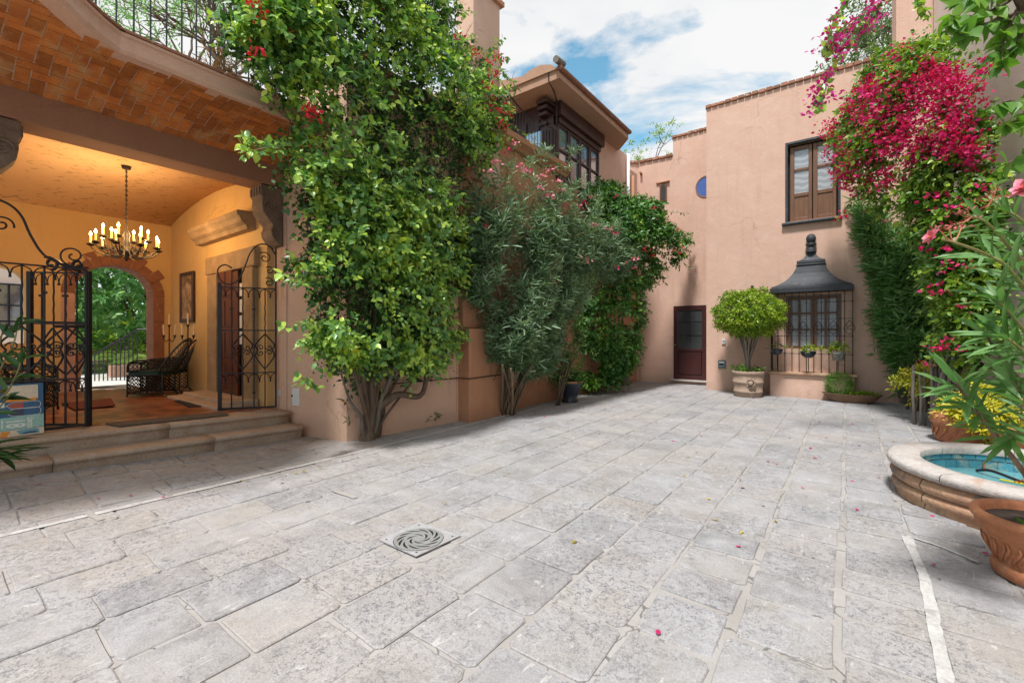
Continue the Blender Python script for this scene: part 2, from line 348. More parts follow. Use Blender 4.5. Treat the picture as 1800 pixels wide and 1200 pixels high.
def vault_mat():
    m, nt, b = new_mat('vault_plaster')
    p, g = pos(nt)
    col = mix(nt, ramp(nt, noise(nt, p, 1.2, 4), [(0.3, 0.0), (0.7, 1.0)]), (0.66, 0.40, 0.20), (0.72, 0.47, 0.26))
    # open joints left between the thin vault bricks under the limewash
    rot = N(nt, 'ShaderNodeMapping'); rot.inputs['Rotation'].default_value = (0, 0, math.radians(-45)); nt.links.new(p, rot.inputs['Vector'])
    br = N(nt, 'ShaderNodeTexBrick'); nt.links.new(rot.outputs[0], br.inputs['Vector'])
    br.inputs['Scale'].default_value = 1.0; br.inputs['Brick Width'].default_value = 0.27; br.inputs['Row Height'].default_value = 0.14
    br.inputs['Mortar Size'].default_value = 0.011; br.inputs['Mortar Smooth'].default_value = 0.2
    k = math_(nt, 'MULTIPLY', br.outputs['Fac'], ramp(nt, noise(nt, p, 6.5, 3, 0.6), [(0.52, 0.0), (0.60, 1.0)]))
    col = mix(nt, math_(nt, 'MULTIPLY', k, 0.6), col, (0.16, 0.09, 0.05))
    nt.links.new(col, b.inputs['Base Color']); b.inputs['Roughness'].default_value = 0.85
    h = math_(nt, 'SUBTRACT', noise(nt, p, 12, 4), math_(nt, 'MULTIPLY', k, 2.0)); bump(nt, b, h, 0.5, 0.012)
vault_mat()
def painting_mat():
    m, nt, b = new_mat('painted_canvas')
    p, g = pos(nt)
    col = ramp(nt, noise(nt, p, 4.5, 5, 0.6, 0.6), [(0.30, (0.05, 0.035, 0.02)), (0.45, (0.25, 0.14, 0.04)), (0.56, (0.42, 0.26, 0.14)), (0.7, (0.5, 0.4, 0.33))])
    nt.links.new(col, b.inputs['Base Color']); b.inputs['Roughness'].default_value = 0.5
painting_mat()

G = lambda *s: list(s)
leaf_mat('vine_leaf', [(0.0, (0.024, 0.07, 0.024)), (0.2, (0.07, 0.18, 0.055)), (0.42, (0.17, 0.33, 0.10)), (0.62, (0.34, 0.52, 0.09)), (0.95, (0.60, 0.66, 0.09)), (1.0, (0.60, 0.40, 0.08))], 0.26, 0.33)
leaf_mat('far_vine_leaf', [(0.0, (0.024, 0.088, 0.022)), (0.4, (0.056, 0.168, 0.038)), (0.75, (0.128, 0.272, 0.048)), (1.0, (0.432, 0.528, 0.064))])
leaf_mat('oleander_leaf', [(0.0, (0.04, 0.095, 0.045)), (0.4, (0.12, 0.21, 0.11)), (0.75, (0.25, 0.36, 0.20)), (1.0, (0.40, 0.50, 0.22))], 0.2, 0.33)
leaf_mat('near_oleander_leaf', [(0.0, (0.066, 0.168, 0.042)), (0.5, (0.102, 0.228, 0.054)), (0.8, (0.144, 0.288, 0.096)), (1.0, (0.228, 0.348, 0.180))], 0.25, 0.4, 0.2)
leaf_mat('bougainvillea_leaf', [(0.0, (0.027, 0.081, 0.016)), (0.35, (0.095, 0.203, 0.030)), (0.65, (0.230, 0.365, 0.041)), (1.0, (0.513, 0.567, 0.061))])
leaf_mat('lime_leaf', [(0.0, (0.069, 0.161, 0.014)), (0.4, (0.184, 0.299, 0.023)), (0.75, (0.345, 0.437, 0.034)), (1.0, (0.517, 0.529, 0.057))], 0.3)
leaf_mat('yellow_leaf', [(0.0, (0.16, 0.24, 0.02)), (0.3, (0.38, 0.38, 0.025)), (0.7, (0.62, 0.54, 0.04)), (1.0, (0.74, 0.66, 0.12))], 0.3)
leaf_mat('dull_leaf', [(0.0, (0.042, 0.098, 0.028)), (0.5, (0.112, 0.182, 0.056)), (1.0, (0.364, 0.378, 0.196))])
leaf_mat('fresh_leaf', [(0.0, (0.062, 0.175, 0.025)), (0.5, (0.125, 0.275, 0.037)), (1.0, (0.250, 0.425, 0.062))], 0.35, 0.45, 0.3)
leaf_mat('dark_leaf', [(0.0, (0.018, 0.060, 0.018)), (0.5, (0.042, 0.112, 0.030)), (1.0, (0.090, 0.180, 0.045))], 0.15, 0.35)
leaf_mat('garden_leaf', [(0.0, (0.06, 0.18, 0.06)), (0.5, (0.16, 0.36, 0.13)), (1.0, (0.42, 0.65, 0.22))], 0.35)
leaf_mat('magenta_bract', [(0.0, (0.420, 0.004, 0.080)), (0.5, (0.620, 0.012, 0.120)), (0.8, (0.660, 0.020, 0.220)), (1.0, (0.600, 0.030, 0.300))], 0.3, 0.6, 0.35)
leaf_mat('violet_bract', [(0.0, (0.500, 0.010, 0.220)), (1.0, (0.620, 0.030, 0.360))], 0.3, 0.6, 0.3)
leaf_mat('red_bract', [(0.0, (0.480, 0.006, 0.020)), (1.0, (0.720, 0.020, 0.060))], 0.25, 0.6, 0.3)
leaf_mat('rose_petal', [(0.0, (0.620, 0.120, 0.220)), (0.6, (0.780, 0.240, 0.360)), (1.0, (0.850, 0.450, 0.520))], 0.25, 0.6, 0.3)
leaf_mat('bud_red', [(0.0, (0.220, 0.030, 0.040)), (1.0, (0.480, 0.140, 0.100))], 0.1, 0.6, 0.2)
leaf_mat('orange_petal', [(0.0, (0.620, 0.100, 0.010)), (1.0, (0.750, 0.220, 0.020))], 0.2, 0.6, 0.2)
leaf_mat('dry_foliage', [(0.0, (0.120, 0.060, 0.030)), (0.6, (0.250, 0.140, 0.060)), (1.0, (0.160, 0.180, 0.080))], 0.2)

# ------------------------------------------------------------------ object helpers
def worldofs(o):
    v = Vector((0, 0, 0))
    while o is not None: v += o.location; o = o.parent
    return v
def link(name, data, parent=None, loc=None):
    o = bpy.data.objects.new(name, data); COL.objects.link(o)
    if parent is not None: o.parent = parent
    w = worldofs(parent) if parent is not None else Vector((0, 0, 0))
    o.location = (Vector(loc) if loc is not None else Vector((0, 0, 0))) - w
    return o
def tag(o, label=None, cat=None, group=None, kind=None):
    if label: o['label'] = label
    if cat: o['category'] = cat
    if group: o['group'] = group
    if kind: o['kind'] = kind
    return o
def thing(name, loc, label, cat, group=None):
    return tag(link(name, None, None, loc), label, cat, group)
def bevel(o, w, seg=2):
    m = o.modifiers.new("bevel", 'BEVEL'); m.width = w; m.segments = seg; m.limit_method = 'ANGLE'; m.angle_limit = math.radians(40)
    return o

class MB:
    def __init__(s): s.v = []; s.f = []
    def add(s, vs, fs):
        n = len(s.v); s.v += [tuple(map(float, p)) for p in vs]; s.f += [tuple(i + n for i in f) for f in fs]; return s
    def box(s, x0, x1, y0, y1, z0, z1):
        return s.add([(x0, y0, z0), (x1, y0, z0), (x1, y1, z0), (x0, y1, z0), (x0, y0, z1), (x1, y0, z1), (x1, y1, z1), (x0, y1, z1)],
                     [(3, 2, 1, 0), (4, 5, 6, 7), (0, 1, 5, 4), (1, 2, 6, 5), (2, 3, 7, 6), (3, 0, 4, 7)])
    def obox(s, c, ax, ay, az):      # centre and three half axes
        c, ax, ay, az = map(lambda a: np.array(a, float), (c, ax, ay, az))
        vs = [c + i * ax + j * ay + k * az for k in (-1, 1) for (i, j) in ((-1, -1), (1, -1), (1, 1), (-1, 1))]
        return s.add(vs, [(3, 2, 1, 0), (4, 5, 6, 7), (0, 1, 5, 4), (1, 2, 6, 5), (2, 3, 7, 6), (3, 0, 4, 7)])
    def prism(s, poly, z0, z1):      # plan polygon, z0/z1 numbers or per-point lists
        n = len(poly); a = z0 if hasattr(z0, '__len__') else [z0] * n; b = z1 if hasattr(z1, '__len__') else [z1] * n
        vs = [(p[0], p[1], a[i]) for i, p in enumerate(poly)] + [(p[0], p[1], b[i]) for i, p in enumerate(poly)]
        return s.add(vs, [tuple(range(n))[::-1], tuple(range(n, 2 * n))] + [(i, (i + 1) % n, n + (i + 1) % n, n + i) for i in range(n)])
    def extr(s, pts, d):             # planar 3-D outline pushed along vector d
        n = len(pts); d = np.array(d); pts = [np.array(p, float) for p in pts]
        return s.add(pts + [p + d for p in pts], [tuple(range(n))[::-1], tuple(range(n, 2 * n))] + [(i, (i + 1) % n, n + (i + 1) % n, n + i) for i in range(n)])
    def tube(s, pts, r, n=6, cap=True):
        pts = [Vector(tuple(map(float, p))) for p in pts]; k = len(pts)
        rs = r if hasattr(r, '__len__') else [r] * k
        base = len(s.v); ref = None
        for i, p in enumerate(pts):
            t = (pts[min(i + 1, k - 1)] - pts[max(i - 1, 0)])
            t = t.normalized() if t.length > 1e-9 else Vector((0, 0, 1))
            if ref is None: ref = t.orthogonal().normalized()
            ref = (ref - t * ref.dot(t)); ref = ref.normalized() if ref.length > 1e-6 else t.orthogonal().normalized()
            w = t.cross(ref)
            for j in range(n):
                a = 2 * math.pi * j / n + math.pi / n
                s.v.append(tuple(p + (ref * math.cos(a) + w * math.sin(a)) * rs[i]))
        for i in range(k - 1):
            for j in range(n):
                s.f.append((base + i * n + j, base + i * n + (j + 1) % n, base + (i + 1) * n + (j + 1) % n, base + (i + 1) * n + j))
        if cap:
            s.f.append(tuple(base + j for j in range(n))[::-1]); s.f.append(tuple(base + (k - 1) * n + j for j in range(n)))
        return s
    def lathe(s, c, prof, n=24, a0=0.0, a1=2 * math.pi, wob=0.0):
        full = abs(a1 - a0 - 2 * math.pi) < 1e-6; m = n if full else n + 1; base = len(s.v)
        for (r, z) in prof:
            for j in range(m):
                a = a0 + (a1 - a0) * j / n; rr = r * (1 + wob * math.sin(3 * a + z * 5))
                s.v.append((c[0] + rr * math.cos(a), c[1] + rr * math.sin(a), c[2] + z))
        for i in range(len(prof) - 1):
            for j in range(n):
                j2 = (j + 1) % m
                s.f.append((base + i * m + j, base + i * m + j2, base + (i + 1) * m + j2, base + (i + 1) * m + j))
        return s
    def data(s, name, mat=None, smooth=False):
        me = bpy.data.meshes.new(name); me.from_pydata(s.v, [], s.f); me.update()
        if mat: me.materials.append(MATS[mat])
        if smooth: me.polygons.foreach_set('use_smooth', [True] * len(me.polygons))
        return me
    def build(s, name, mat, parent=None, smooth=False, bev=None):
        o = link(name, s.data(name, mat, smooth), parent)
        if bev: bevel(o, bev)
        return o
def spiral(c, ax, ay, r0, r1, a0, a1, n=26):
    c, ax, ay = map(lambda q: np.array(q, float), (c, ax, ay))
    return [c + (ax * math.cos(a) + ay * math.sin(a)) * r for a, r in ((a0 + (a1 - a0) * i / n, r0 + (r1 - r0) * i / n) for i in range(n + 1))]
def bez(pts, n=14):                  # Catmull-Rom through points
    P = [np.array(p, float) for p in pts]; P = [2 * P[0] - P[1]] + P + [2 * P[-1] - P[-2]]; out = []
    for i in range(1, len(P) - 2):
        for k in range(n):
            t = k / n; a, b, c, d = P[i - 1:i + 3]
            out.append(0.5 * (2 * b + (c - a) * t + (2 * a - 5 * b + 4 * c - d) * t * t + (3 * b - a - 3 * c + d) * t ** 3))
    return out + [P[-2]]

# ------------------------------------------------------------------ foliage
def nrmz(a): return a / np.maximum(np.linalg.norm(a, axis=-1, keepdims=True), 1e-9)
SHAPES = {   # (along, across, lift) outline points and faces
    'leaf': (np.array([(0, 0, 0), (.14, .30, .05), (.42, .40, .05), (.75, .22, 0), (1, 0, -.14), (.75, -.22, 0), (.42, -.40, .05), (.14, -.30, .05), (.45, 0, -.03)]),
             [(8, 1, 0), (8, 2, 1), (8, 3, 2), (8, 4, 3), (8, 5, 4), (8, 6, 5), (8, 7, 6), (8, 0, 7)]),
    'small': (np.array([(0, 0, 0), (.45, .40, .06), (1, 0, -.08), (.45, -.40, .06)]), [(0, 2, 1), (0, 3, 2)]),
    'long': (np.array([(0, 0, 0), (.35, .42, .03), (.75, .30, -.02), (1, 0, -.10), (.75, -.30, -.02), (.35, -.42, .03), (.5, 0, -.015)]),
             [(6, 1, 0), (6, 2, 1), (6, 3, 2), (6, 4, 3), (6, 5, 4), (6, 0, 5)]),
    'sliver': (np.array([(0, 0, 0), (.40, .5, .0), (1, 0, -.08), (.40, -.5, .0)]), [(0, 2, 1), (0, 3, 2)]),
}
def leaf_arrays(B, D, Nn, L, W, shape):
    V, F = SHAPES[shape]; D = nrmz(D); Nn = nrmz(Nn - D * (Nn * D).sum(1, keepdims=True)); S = np.cross(Nn, D)
    vs = B[:, None, :] + V[None, :, 0:1] * D[:, None, :] * L[:, None, None] + V[None, :, 1:2] * S[:, None, :] * W[:, None, None] + V[None, :, 2:3] * Nn[:, None, :] * L[:, None, None]
    n = len(B); fa = np.array(F)[None] + (np.arange(n) * len(V))[:, None, None]
    return vs.reshape(-1, 3), fa.reshape(-1, 3)
def tri_mesh(name, vs, fs, mat):
    me = bpy.data.meshes.new(name); nv, nf = len(vs), len(fs)
    me.vertices.add(nv); me.vertices.foreach_set('co', vs.astype(np.float32).ravel())
    me.loops.add(nf * 3); me.loops.foreach_set('vertex_index', fs.astype(np.int32).ravel())
    me.polygons.add(nf); me.polygons.foreach_set('loop_start', (np.arange(nf) * 3).astype(np.int32))
    me.update(calc_edges=True); me.materials.append(MATS[mat]); return me
_leafdata = {}
def single_leaf(shape, mat, ratio):
    k = (shape, mat, round(ratio, 2))
    if k not in _leafdata:
        vs, fs = leaf_arrays(np.zeros((1, 3)), np.array([[1., 0, 0]]), np.array([[0, 0, 1.]]), np.ones(1), np.ones(1) * ratio, shape)
        _leafdata[k] = tri_mesh('leaf', vs, fs, mat)
    return _leafdata[k]
def put_leaves(parent, B, D, Nn, L, ratio, shape, mat, singles=0, name='foliage', kind_stuff=True, leafname='leaf'):
    """the largest leaves as objects of their own, the rest joined"""
    n = len(B); D = nrmz(D)
    if singles:
        rel = B - CAM; fwd = rel @ CF; fwd = np.where(fwd > .2, fwd, 99.)
        u = 900 + FPX * (rel @ CR) / fwd; v = HZ - FPX * rel[:, 2] / fwd
        facing = np.abs((nrmz(Nn) * nrmz(rel)).sum(1))
        score = L / fwd * (0.35 + facing); score[(u < -10) | (u > 1810) | (v < -10) | (v > 1210)] = 0
        occl = -(nrmz(rel) * 0).sum(1)
        idx = np.argsort(-(score + 0.0 * occl))[:singles]; keep = np.ones(n, bool); keep[idx] = False
        me = single_leaf(shape, mat, ratio); ofs = worldofs(parent)
        for i in idx:
            d = Vector(D[i]); nn = Vector(Nn[i]); nn = (nn - d * nn.dot(d)); nn = nn.normalized() if nn.length > 1e-5 else d.orthogonal().normalized()
            s = nn.cross(d); m = Matrix((d, s, nn)).transposed().to_4x4()
            o = bpy.data.objects.new(leafname, me); COL.objects.link(o); o.parent = parent
            o.matrix_basis = Matrix.Translation(Vector(B[i]) - ofs) @ m @ Matrix.Scale(float(L[i]), 4)
        B, D, Nn, L = B[keep], D[keep], Nn[keep], L[keep]
    if len(B):
        vs, fs = leaf_arrays(B, D, Nn, L, L * ratio, shape)
        o = link(name, tri_mesh(name, vs, fs, mat), parent)
        if kind_stuff: o['kind'] = 'stuff'
        return o
def inpoly(P, poly):
    x, y = P[:, 0], P[:, 1]; r = np.zeros(len(P), bool); j = len(poly) - 1
    for i in range(len(poly)):
        xi, yi = poly[i]; xj, yj = poly[j]
        c = ((yi > y) != (yj > y)) & (x < (xj - xi) * (y - yi) / (yj - yi + 1e-12) + xi); r ^= c; j = i
    return r
def edgedist(P, poly):
    d = np.full(len(P), 1e9)
    for i in range(len(poly)):
        a = np.array(poly[i], float); b = np.array(poly[(i + 1) % len(poly)], float); ab = b - a
        t = np.clip(((P - a) @ ab) / (ab @ ab + 1e-12), 0, 1); d = np.minimum(d, np.linalg.norm(P - a - t[:, None] * ab, axis=1))
    return d
def wnoise(P, f, seed=0):            # cheap smooth 3-D noise, -1..1
    rs = np.random.default_rng(seed); out = np.zeros(len(P))
    for k in range(7):
        w = rs.normal(size=3) * f * (1 + .45 * k); out += np.sin(P @ w + rs.uniform(0, 6.28)) / (1 + .35 * k)
    return out / 3.0
def tow(P, d):
    P = np.array(P, float); return P + nrmz(CAM - P) * d
def fill(poly, p, q, n, back, front, edge=70, seed=1, rough=30, dens=None, nf=1.6, full=.15):
    """points through a leafy volume: outline seen on the vertical plane through p,q; depth runs towards the court"""
    rs = np.random.default_rng(seed); pl = np.array(poly, float); lo, hi = pl.min(0) - rough, pl.max(0) + rough
    out = []; tot = 0
    pq = np.array((q[0] - p[0], q[1] - p[1], 0.)); nv = nrmz(np.array((pq[1], -pq[0], 0.)))
    if nv @ (CAM - np.array((p[0], p[1], CAMH))) < 0: nv = -nv
    while tot < n:
        P = rs.uniform(lo, hi, (n * 2, 2)); ins = inpoly(P, poly); d = edgedist(P, poly) * np.where(ins, 1, -1)
        jag = rough * wnoise(np.c_[P / 45.0, np.zeros(len(P))], 1.0, seed + 5)
        ok = d + jag > 0; P, d = P[ok], (d + jag)[ok]
        t = np.clip(d / edge, 0, 1) ** .5
        u = 1 - np.abs(rs.normal(0, .34, len(P))); u = np.clip(u, 0, 1)
        W = np.array([onP(a, b, p, q) for a, b in P]); tc = nrmz(CAM - W); W = W + (tc * .8 + nv * .2) * (back + (front - back) * t * u)[:, None]
        dn = wnoise(W, nf, seed + 9)
        keep = rs.uniform(-.7, .7, len(P)) < dn * 1.5 + full
        if dens: keep &= rs.uniform(0, 1, len(P)) < np.array([dens(a, b) for a, b in P])
        out.append(W[keep]); tot += keep.sum()
    return np.concatenate(out)[:n], nv
def twigs(P, D, length, k, L, shape_ang=1.0, droop=.25, seed=3, up=0.8, out=None, rnd=.45, whorl=1):
    """k leaves along a twig at every point; returns leaf bases, directions, normals, sizes"""
    rs = np.random.default_rng(seed); n = len(P); D = nrmz(D + rs.normal(0, .25, D.shape))
    a = nrmz(np.cross(D, rs.normal(size=D.shape))); b = np.cross(D, a); res = [[], [], [], []]
    Ls = rs.uniform(.5, 1.35, n) * L; tl = rs.uniform(.6, 1.3, n) * length
    for j in range(k):
        s = (j // whorl + .5) / (k / whorl); ang = (j * 2.4 if whorl == 1 else (j % whorl) * 6.283 / whorl + (j // whorl) * .9) + rs.uniform(0, .6, n)
        rad = a * np.cos(ang)[:, None] + b * np.sin(ang)[:, None]
        base = P + D * (tl * s)[:, None] + np.array((0, 0, -1.)) * (droop * tl * s * s)[:, None]
        d = nrmz(D * (.55 + .3 * s) + rad * shape_ang + rs.normal(0, .18, D.shape) + np.array((0, 0, -droop)))
        nn = nrmz(np.array((0, 0, up)) + (0 if out is None else out * .55) + rs.normal(0, rnd, D.shape) + D * .2)
        res[0].append(base); res[1].append(d); res[2].append(nn); res[3].append(Ls * rs.uniform(.75, 1.2, n))
    return [np.concatenate(r) for r in res]
def blossom(mat, n, L, seed, ratio=.9, shape='small', spread=.05):
    rs = np.random.default_rng(seed); P = rs.normal(0, spread, (n, 3)); P[:, 2] *= .7
    D = nrmz(P + rs.normal(0, .04, P.shape)); Nn = nrmz(rs.normal(size=P.shape) + np.array((0, -.3, .6)))
    vs, fs = leaf_arrays(P, D, Nn, rs.uniform(.7, 1.2, n) * L, rs.uniform(.7, 1.2, n) * L * ratio, shape)
    return tri_mesh('blossom', vs, fs, mat)
def rosette(mat, L, seed):           # double flower: rings of cupped petals
    rs = np.random.default_rng(seed); B, D, Nn, LL = [], [], [], []
    for ring, (k, tilt, l) in enumerate(((6, .25, 1.), (6, .7, .85), (5, 1.3, .62), (3, 2.6, .4))):
        for j in range(k):
            a = 6.283 * j / k + ring * .5 + rs.uniform(-.2, .2); d = np.array((math.cos(a), math.sin(a), tilt)); B.append((0, 0, .05 * L * ring)); D.append(d / np.linalg.norm(d))
            Nn.append((-math.cos(a) * tilt, -math.sin(a) * tilt, 1)); LL.append(l * L * rs.uniform(.85, 1.15))
    B, D, Nn, LL = map(lambda q: np.array(q, float), (B, D, Nn, LL))
    vs, fs = leaf_arrays(B, D, Nn, LL, LL * 1.0, 'leaf'); return tri_mesh('rosette', vs, fs, mat)
def scatter(parent, name, datas, P, scale=1.0, seed=1, face=None):
    rs = random.Random(seed); ofs = worldofs(parent)
    for i, p in enumerate(P):
        o = bpy.data.objects.new(name, datas[i % len(datas)]); COL.objects.link(o); o.parent = parent
        r = Matrix.Rotation(rs.uniform(0, 6.28), 4, 'Z') @ Matrix.Rotation(rs.uniform(-.6, .6), 4, 'X')
        if face is not None: r = Vector(face).to_track_quat('Z', 'Y').to_matrix().to_4x4() @ r
        o.matrix_basis = Matrix.Translation(Vector(p) - ofs) @ r @ Matrix.Scale(scale * rs.uniform(.75, 1.25), 4)
def sticks(parent, P0, P1, r, mat='twig', name='twig', seed=0):
    mb = MB(); rs = np.random.default_rng(seed)
    for a, b in zip(P0, P1):
        m = (a + b) / 2 + rs.normal(0, .03, 3); mb.tube([a, m, b], [r, r * .8, r * .5], 3, False)
    o = mb.build(name, mat, parent); o['kind'] = 'stuff'; return o
def limb(mb, a, b, r0, r1, seed=0, wig=.06, n=7, sides=6):
    rs = np.random.default_rng(seed); a, b = np.array(a, float), np.array(b, float); L = np.linalg.norm(b - a); pts = []
    w = np.cumsum(rs.normal(0, wig * L / n ** .5 * .6, (n + 1, 3)), 0); w -= np.linspace(0, 1, n + 1)[:, None] * w[-1]; w[0] = 0
    for i in range(n + 1):
        t = i / n; pts.append(a + (b - a) * t + w[i])
    mb.tube(pts, [r0 + (r1 - r0) * i / n for i in range(n + 1)], sides); return pts
def branching(base, top, r, depth=3, kids=3, seed=1, spread=.6, first=.8):
    """recursive limbs; returns MB and the end points"""
    rs = np.random.default_rng(seed); mb = MB(); tips = []
    def go(a, d, L, r, k):
        b = a + d * L; limb(mb, a, b, r, r * .6, int(rs.integers(1e6)), .12, 5, 5 if k < 2 else 4)
        if k == 0: tips.append((b, d)); return
        for _ in range(kids):
            nd = nrmz(d + rs.normal(0, spread, 3) + np.array((0, 0, .1))); go(b, nd, L * rs.uniform(.6, .85) * (first / .8 if k == depth else 1), r * .58, k - 1)
    base, top = np.array(base, float), np.array(top, float); go(base, nrmz(top - base), np.linalg.norm(top - base), r, depth)
    return mb, tips

# ================================================================== SETTING: ground, paving, steps
ground = MB().box(-60, 40, -30, 60, -0.4, -0.06).build('ground', 'garden_ground'); ground['kind'] = 'structure'

pv = MB(); nx, ny = 60, 70; X0, X1, Y0, Y1 = -7.2, 3.6, -3.0, 14.0
for j in range(ny + 1):
    for i in range(nx + 1):
        x = X0 + (X1 - X0) * i / nx; y = Y0 + (Y1 - Y0) * j / ny
        pv.v.append((x, y, gz(x, y) - 0.009 + 0.003 * math.sin(x * 9.1 + y * 3) * math.sin(y * 7.3)))
for j in range(ny):
    for i in range(nx):
        a = j * (nx + 1) + i; pv.f.append((a, a + 1, a + nx + 2, a + nx + 1))
paving = pv.build('paving', 'mortar', smooth=True); paving['kind'] = 'structure'

def stone_mesh(k):
    rs = random.Random(100 + k); out = []
    c = [(-.5, -.5), (.5, -.5), (.5, .5), (-.5, .5)]
    for i in range(4):
        x, y = c[i]; px_, py_ = c[(i + 1) % 4]; q = rs.uniform(.025, .085)
        jx, jy = rs.uniform(-.025, .02), rs.uniform(-.025, .02); x *= 1 - abs(jx); y *= 1 - abs(jy)
        prv = c[i - 1]
        out.append((x + (prv[0] - x) * q, y + (prv[1] - y) * q)); out.append((x + (px_ - x) * q * .9, y + (py_ - y) * q * .9))
    # mid edge wobble
    ring = []
    for i in range(8):
        a, b = out[i], out[(i + 1) % 8]; ring.append(a)
        if i % 2 == 1:
            m = ((a[0] + b[0]) / 2, (a[1] + b[1]) / 2); s = 1 + rs.uniform(-.035, .02); ring.append((m[0] * s, m[1] * s))
    n = len(ring); mb = MB()
    for sc_, z in ((1.0, -.03), (1.0, -.005), (.972, .0)): mb.v += [(x * sc_, y * sc_, z + (rs.uniform(-.0015, .0015) if z == 0 else 0)) for x, y in ring]
    mb.v.append((0, 0, .001))
    for r_ in range(2):
        for i in range(n): mb.f.append((r_ * n + i, r_ * n + (i + 1) % n, (r_ + 1) * n + (i + 1) % n, (r_ + 1) * n + i))
    for i in range(n): mb.f.append((2 * n + i, 2 * n + (i + 1) % n, 3 * n))
    return mb.data('paving_stone', 'paving_stone')
STONES = [stone_mesh(k) for k in range(20)]
FC = np.array((1.22, 5.32)); FR = 0.88
DRAIN = onZ(736, 949)[:2]
cols = [1.98, 1.56, 1.15, .74, .34, -.035, -.45]
r_ = random.Random(5)
while cols[-1] > -6.6: cols.append(cols[-1] - r_.uniform(.33, .43))
LINEX = -4.65
cand = []
for ci in range(len(cols) - 1):
    xa, xb = cols[ci + 1], cols[ci]; y = -.6 + r_.uniform(0, .3)
    while y < 13.2:
        L = r_.uniform(.28, .44) if xb > -1 else r_.uniform(.32, .56)
        cx, cy = (xa + xb) / 2, y + L / 2
        jw = .026 if xb > -.6 else (.012 if xb > -2.2 else .006)
        ok = math.hypot(cx - FC[0], cy - FC[1]) > FR - .12 and np.hypot(cx - DRAIN[0], cy - DRAIN[1]) > .1
        if cx < -5.05 and cy > 3.3: ok = False
        if cx < -6.0: ok = False
        if cy > 12.0 and cx > -2.8: ok = False
        if ok: cand.append((cx + r_.uniform(-.006, .006), cy, xb - xa - jw * r_.uniform(.5, 1.7), L - jw * r_.uniform(.5, 1.7)))
        y += L
def seen(cx, cy, w, l):
    rel = np.array((cx, cy, 0)) - CAM; f = rel @ CF
    if f < .4: return 0
    u = 900 + FPX * (rel @ CR) / f; v = HZ + FPX * CAMH / f
    return w * l / f ** 3 if -60 < u < 1860 and v < 1260 else 0
cand.sort(key=lambda c: -seen(*c))
rest = MB()
for k, (cx, cy, w, l) in enumerate(cand):
    z = gz(cx, cy); gx = (gz(cx + .05, cy) - gz(cx - .05, cy)) / .1; gy = (gz(cx, cy + .05) - gz(cx, cy - .05)) / .1
    rot = random.gauss(0, .017); flip = r_.choice((0, math.pi)); me = STONES[r_.randrange(20)]
    dz = r_.uniform(-.0025, .003); nrm = Vector((-gx + random.gauss(0, .003), -gy + random.gauss(0, .003), 1)).normalized()
    m = Matrix.Translation((cx, cy, z + dz)) @ Vector((0, 0, 1)).rotation_difference(nrm).to_matrix().to_4x4() @ Matrix.Rotation(rot, 4, 'Z') @ Matrix.Diagonal((w, l, 1, 1))
    if flip: m = m @ Matrix.Rotation(math.pi, 4, 'Z')
    if k < 300:
        o = bpy.data.objects.new('paving_stone', me); COL.objects.link(o); o.parent = paving; o.matrix_basis = m
    else:
        rest.add([m @ v.co for v in me.vertices], [tuple(p.vertices) for p in me.polygons])
o = rest.build('paving_stones', 'paving_stone', paving); o['kind'] = 'stuff'

def strip(parent, pts, w, name='mortar_line', z=0.007, mat='line_mortar'):
    mb = MB(); pts = [np.array(p, float) for p in pts]; fine = []
    for a, b in zip(pts[:-1], pts[1:]):
        n = max(2, int(np.linalg.norm(b - a) / .045)); fine += [a + (b - a) * i / n for i in range(n)]
    fine.append(pts[-1]); rs = random.Random(len(fine))
    L = []
    for i, p in enumerate(fine):
        t = fine[min(i + 1, len(fine) - 1)] - fine[max(i - 1, 0)]; t = t / np.linalg.norm(t); s = np.array((-t[1], t[0]))
        if i == 0: e = [1.0, 1.0]
        e = [min(1.3, max(.7, .75 * q_ + .25 + rs.gauss(0, .10))) for q_ in e]
        for k_ in (0, 1): q = p + s * (w * (k_ - .5) * e[k_]); L.append((q[0], q[1], gz(q[0], q[1]) + z))
    for i in range(len(fine) - 1): L_ = 2 * i; mb.f.append((L_, L_ + 2, L_ + 3, L_ + 1))
    mb.v = L; return mb.build(name, mat, parent)
strip(paving, [(-4.70, -.2), (-4.64, 2.6), (-4.70, 6.0), (-4.78, 9.55)], .066, z=.0062)
strip(paving, [(-4.78, 9.55), (-4.62, 9.9), (-5.0, 11.6), (-5.0, 12.7)], .06, z=.0062)
strip(paving, [(.33, 4.1), (.35, 3.5), (.33, 2.9), (.31, 2.4), (.30, 1.6)], .052, z=.005)
strip(paving, [(.33, 4.12), (.48, 4.05), (.64, 3.9)], .024, z=.005)
for (u0, v0, u1, v1) in ((150, 900, 178, 915), (270, 858, 300, 872), (455, 820, 482, 828), (585, 862, 625, 876)):
    strip(paving, [onZ(u0, v0)[:2], onZ(u1, v1)[:2]], .04, mat='mortar')

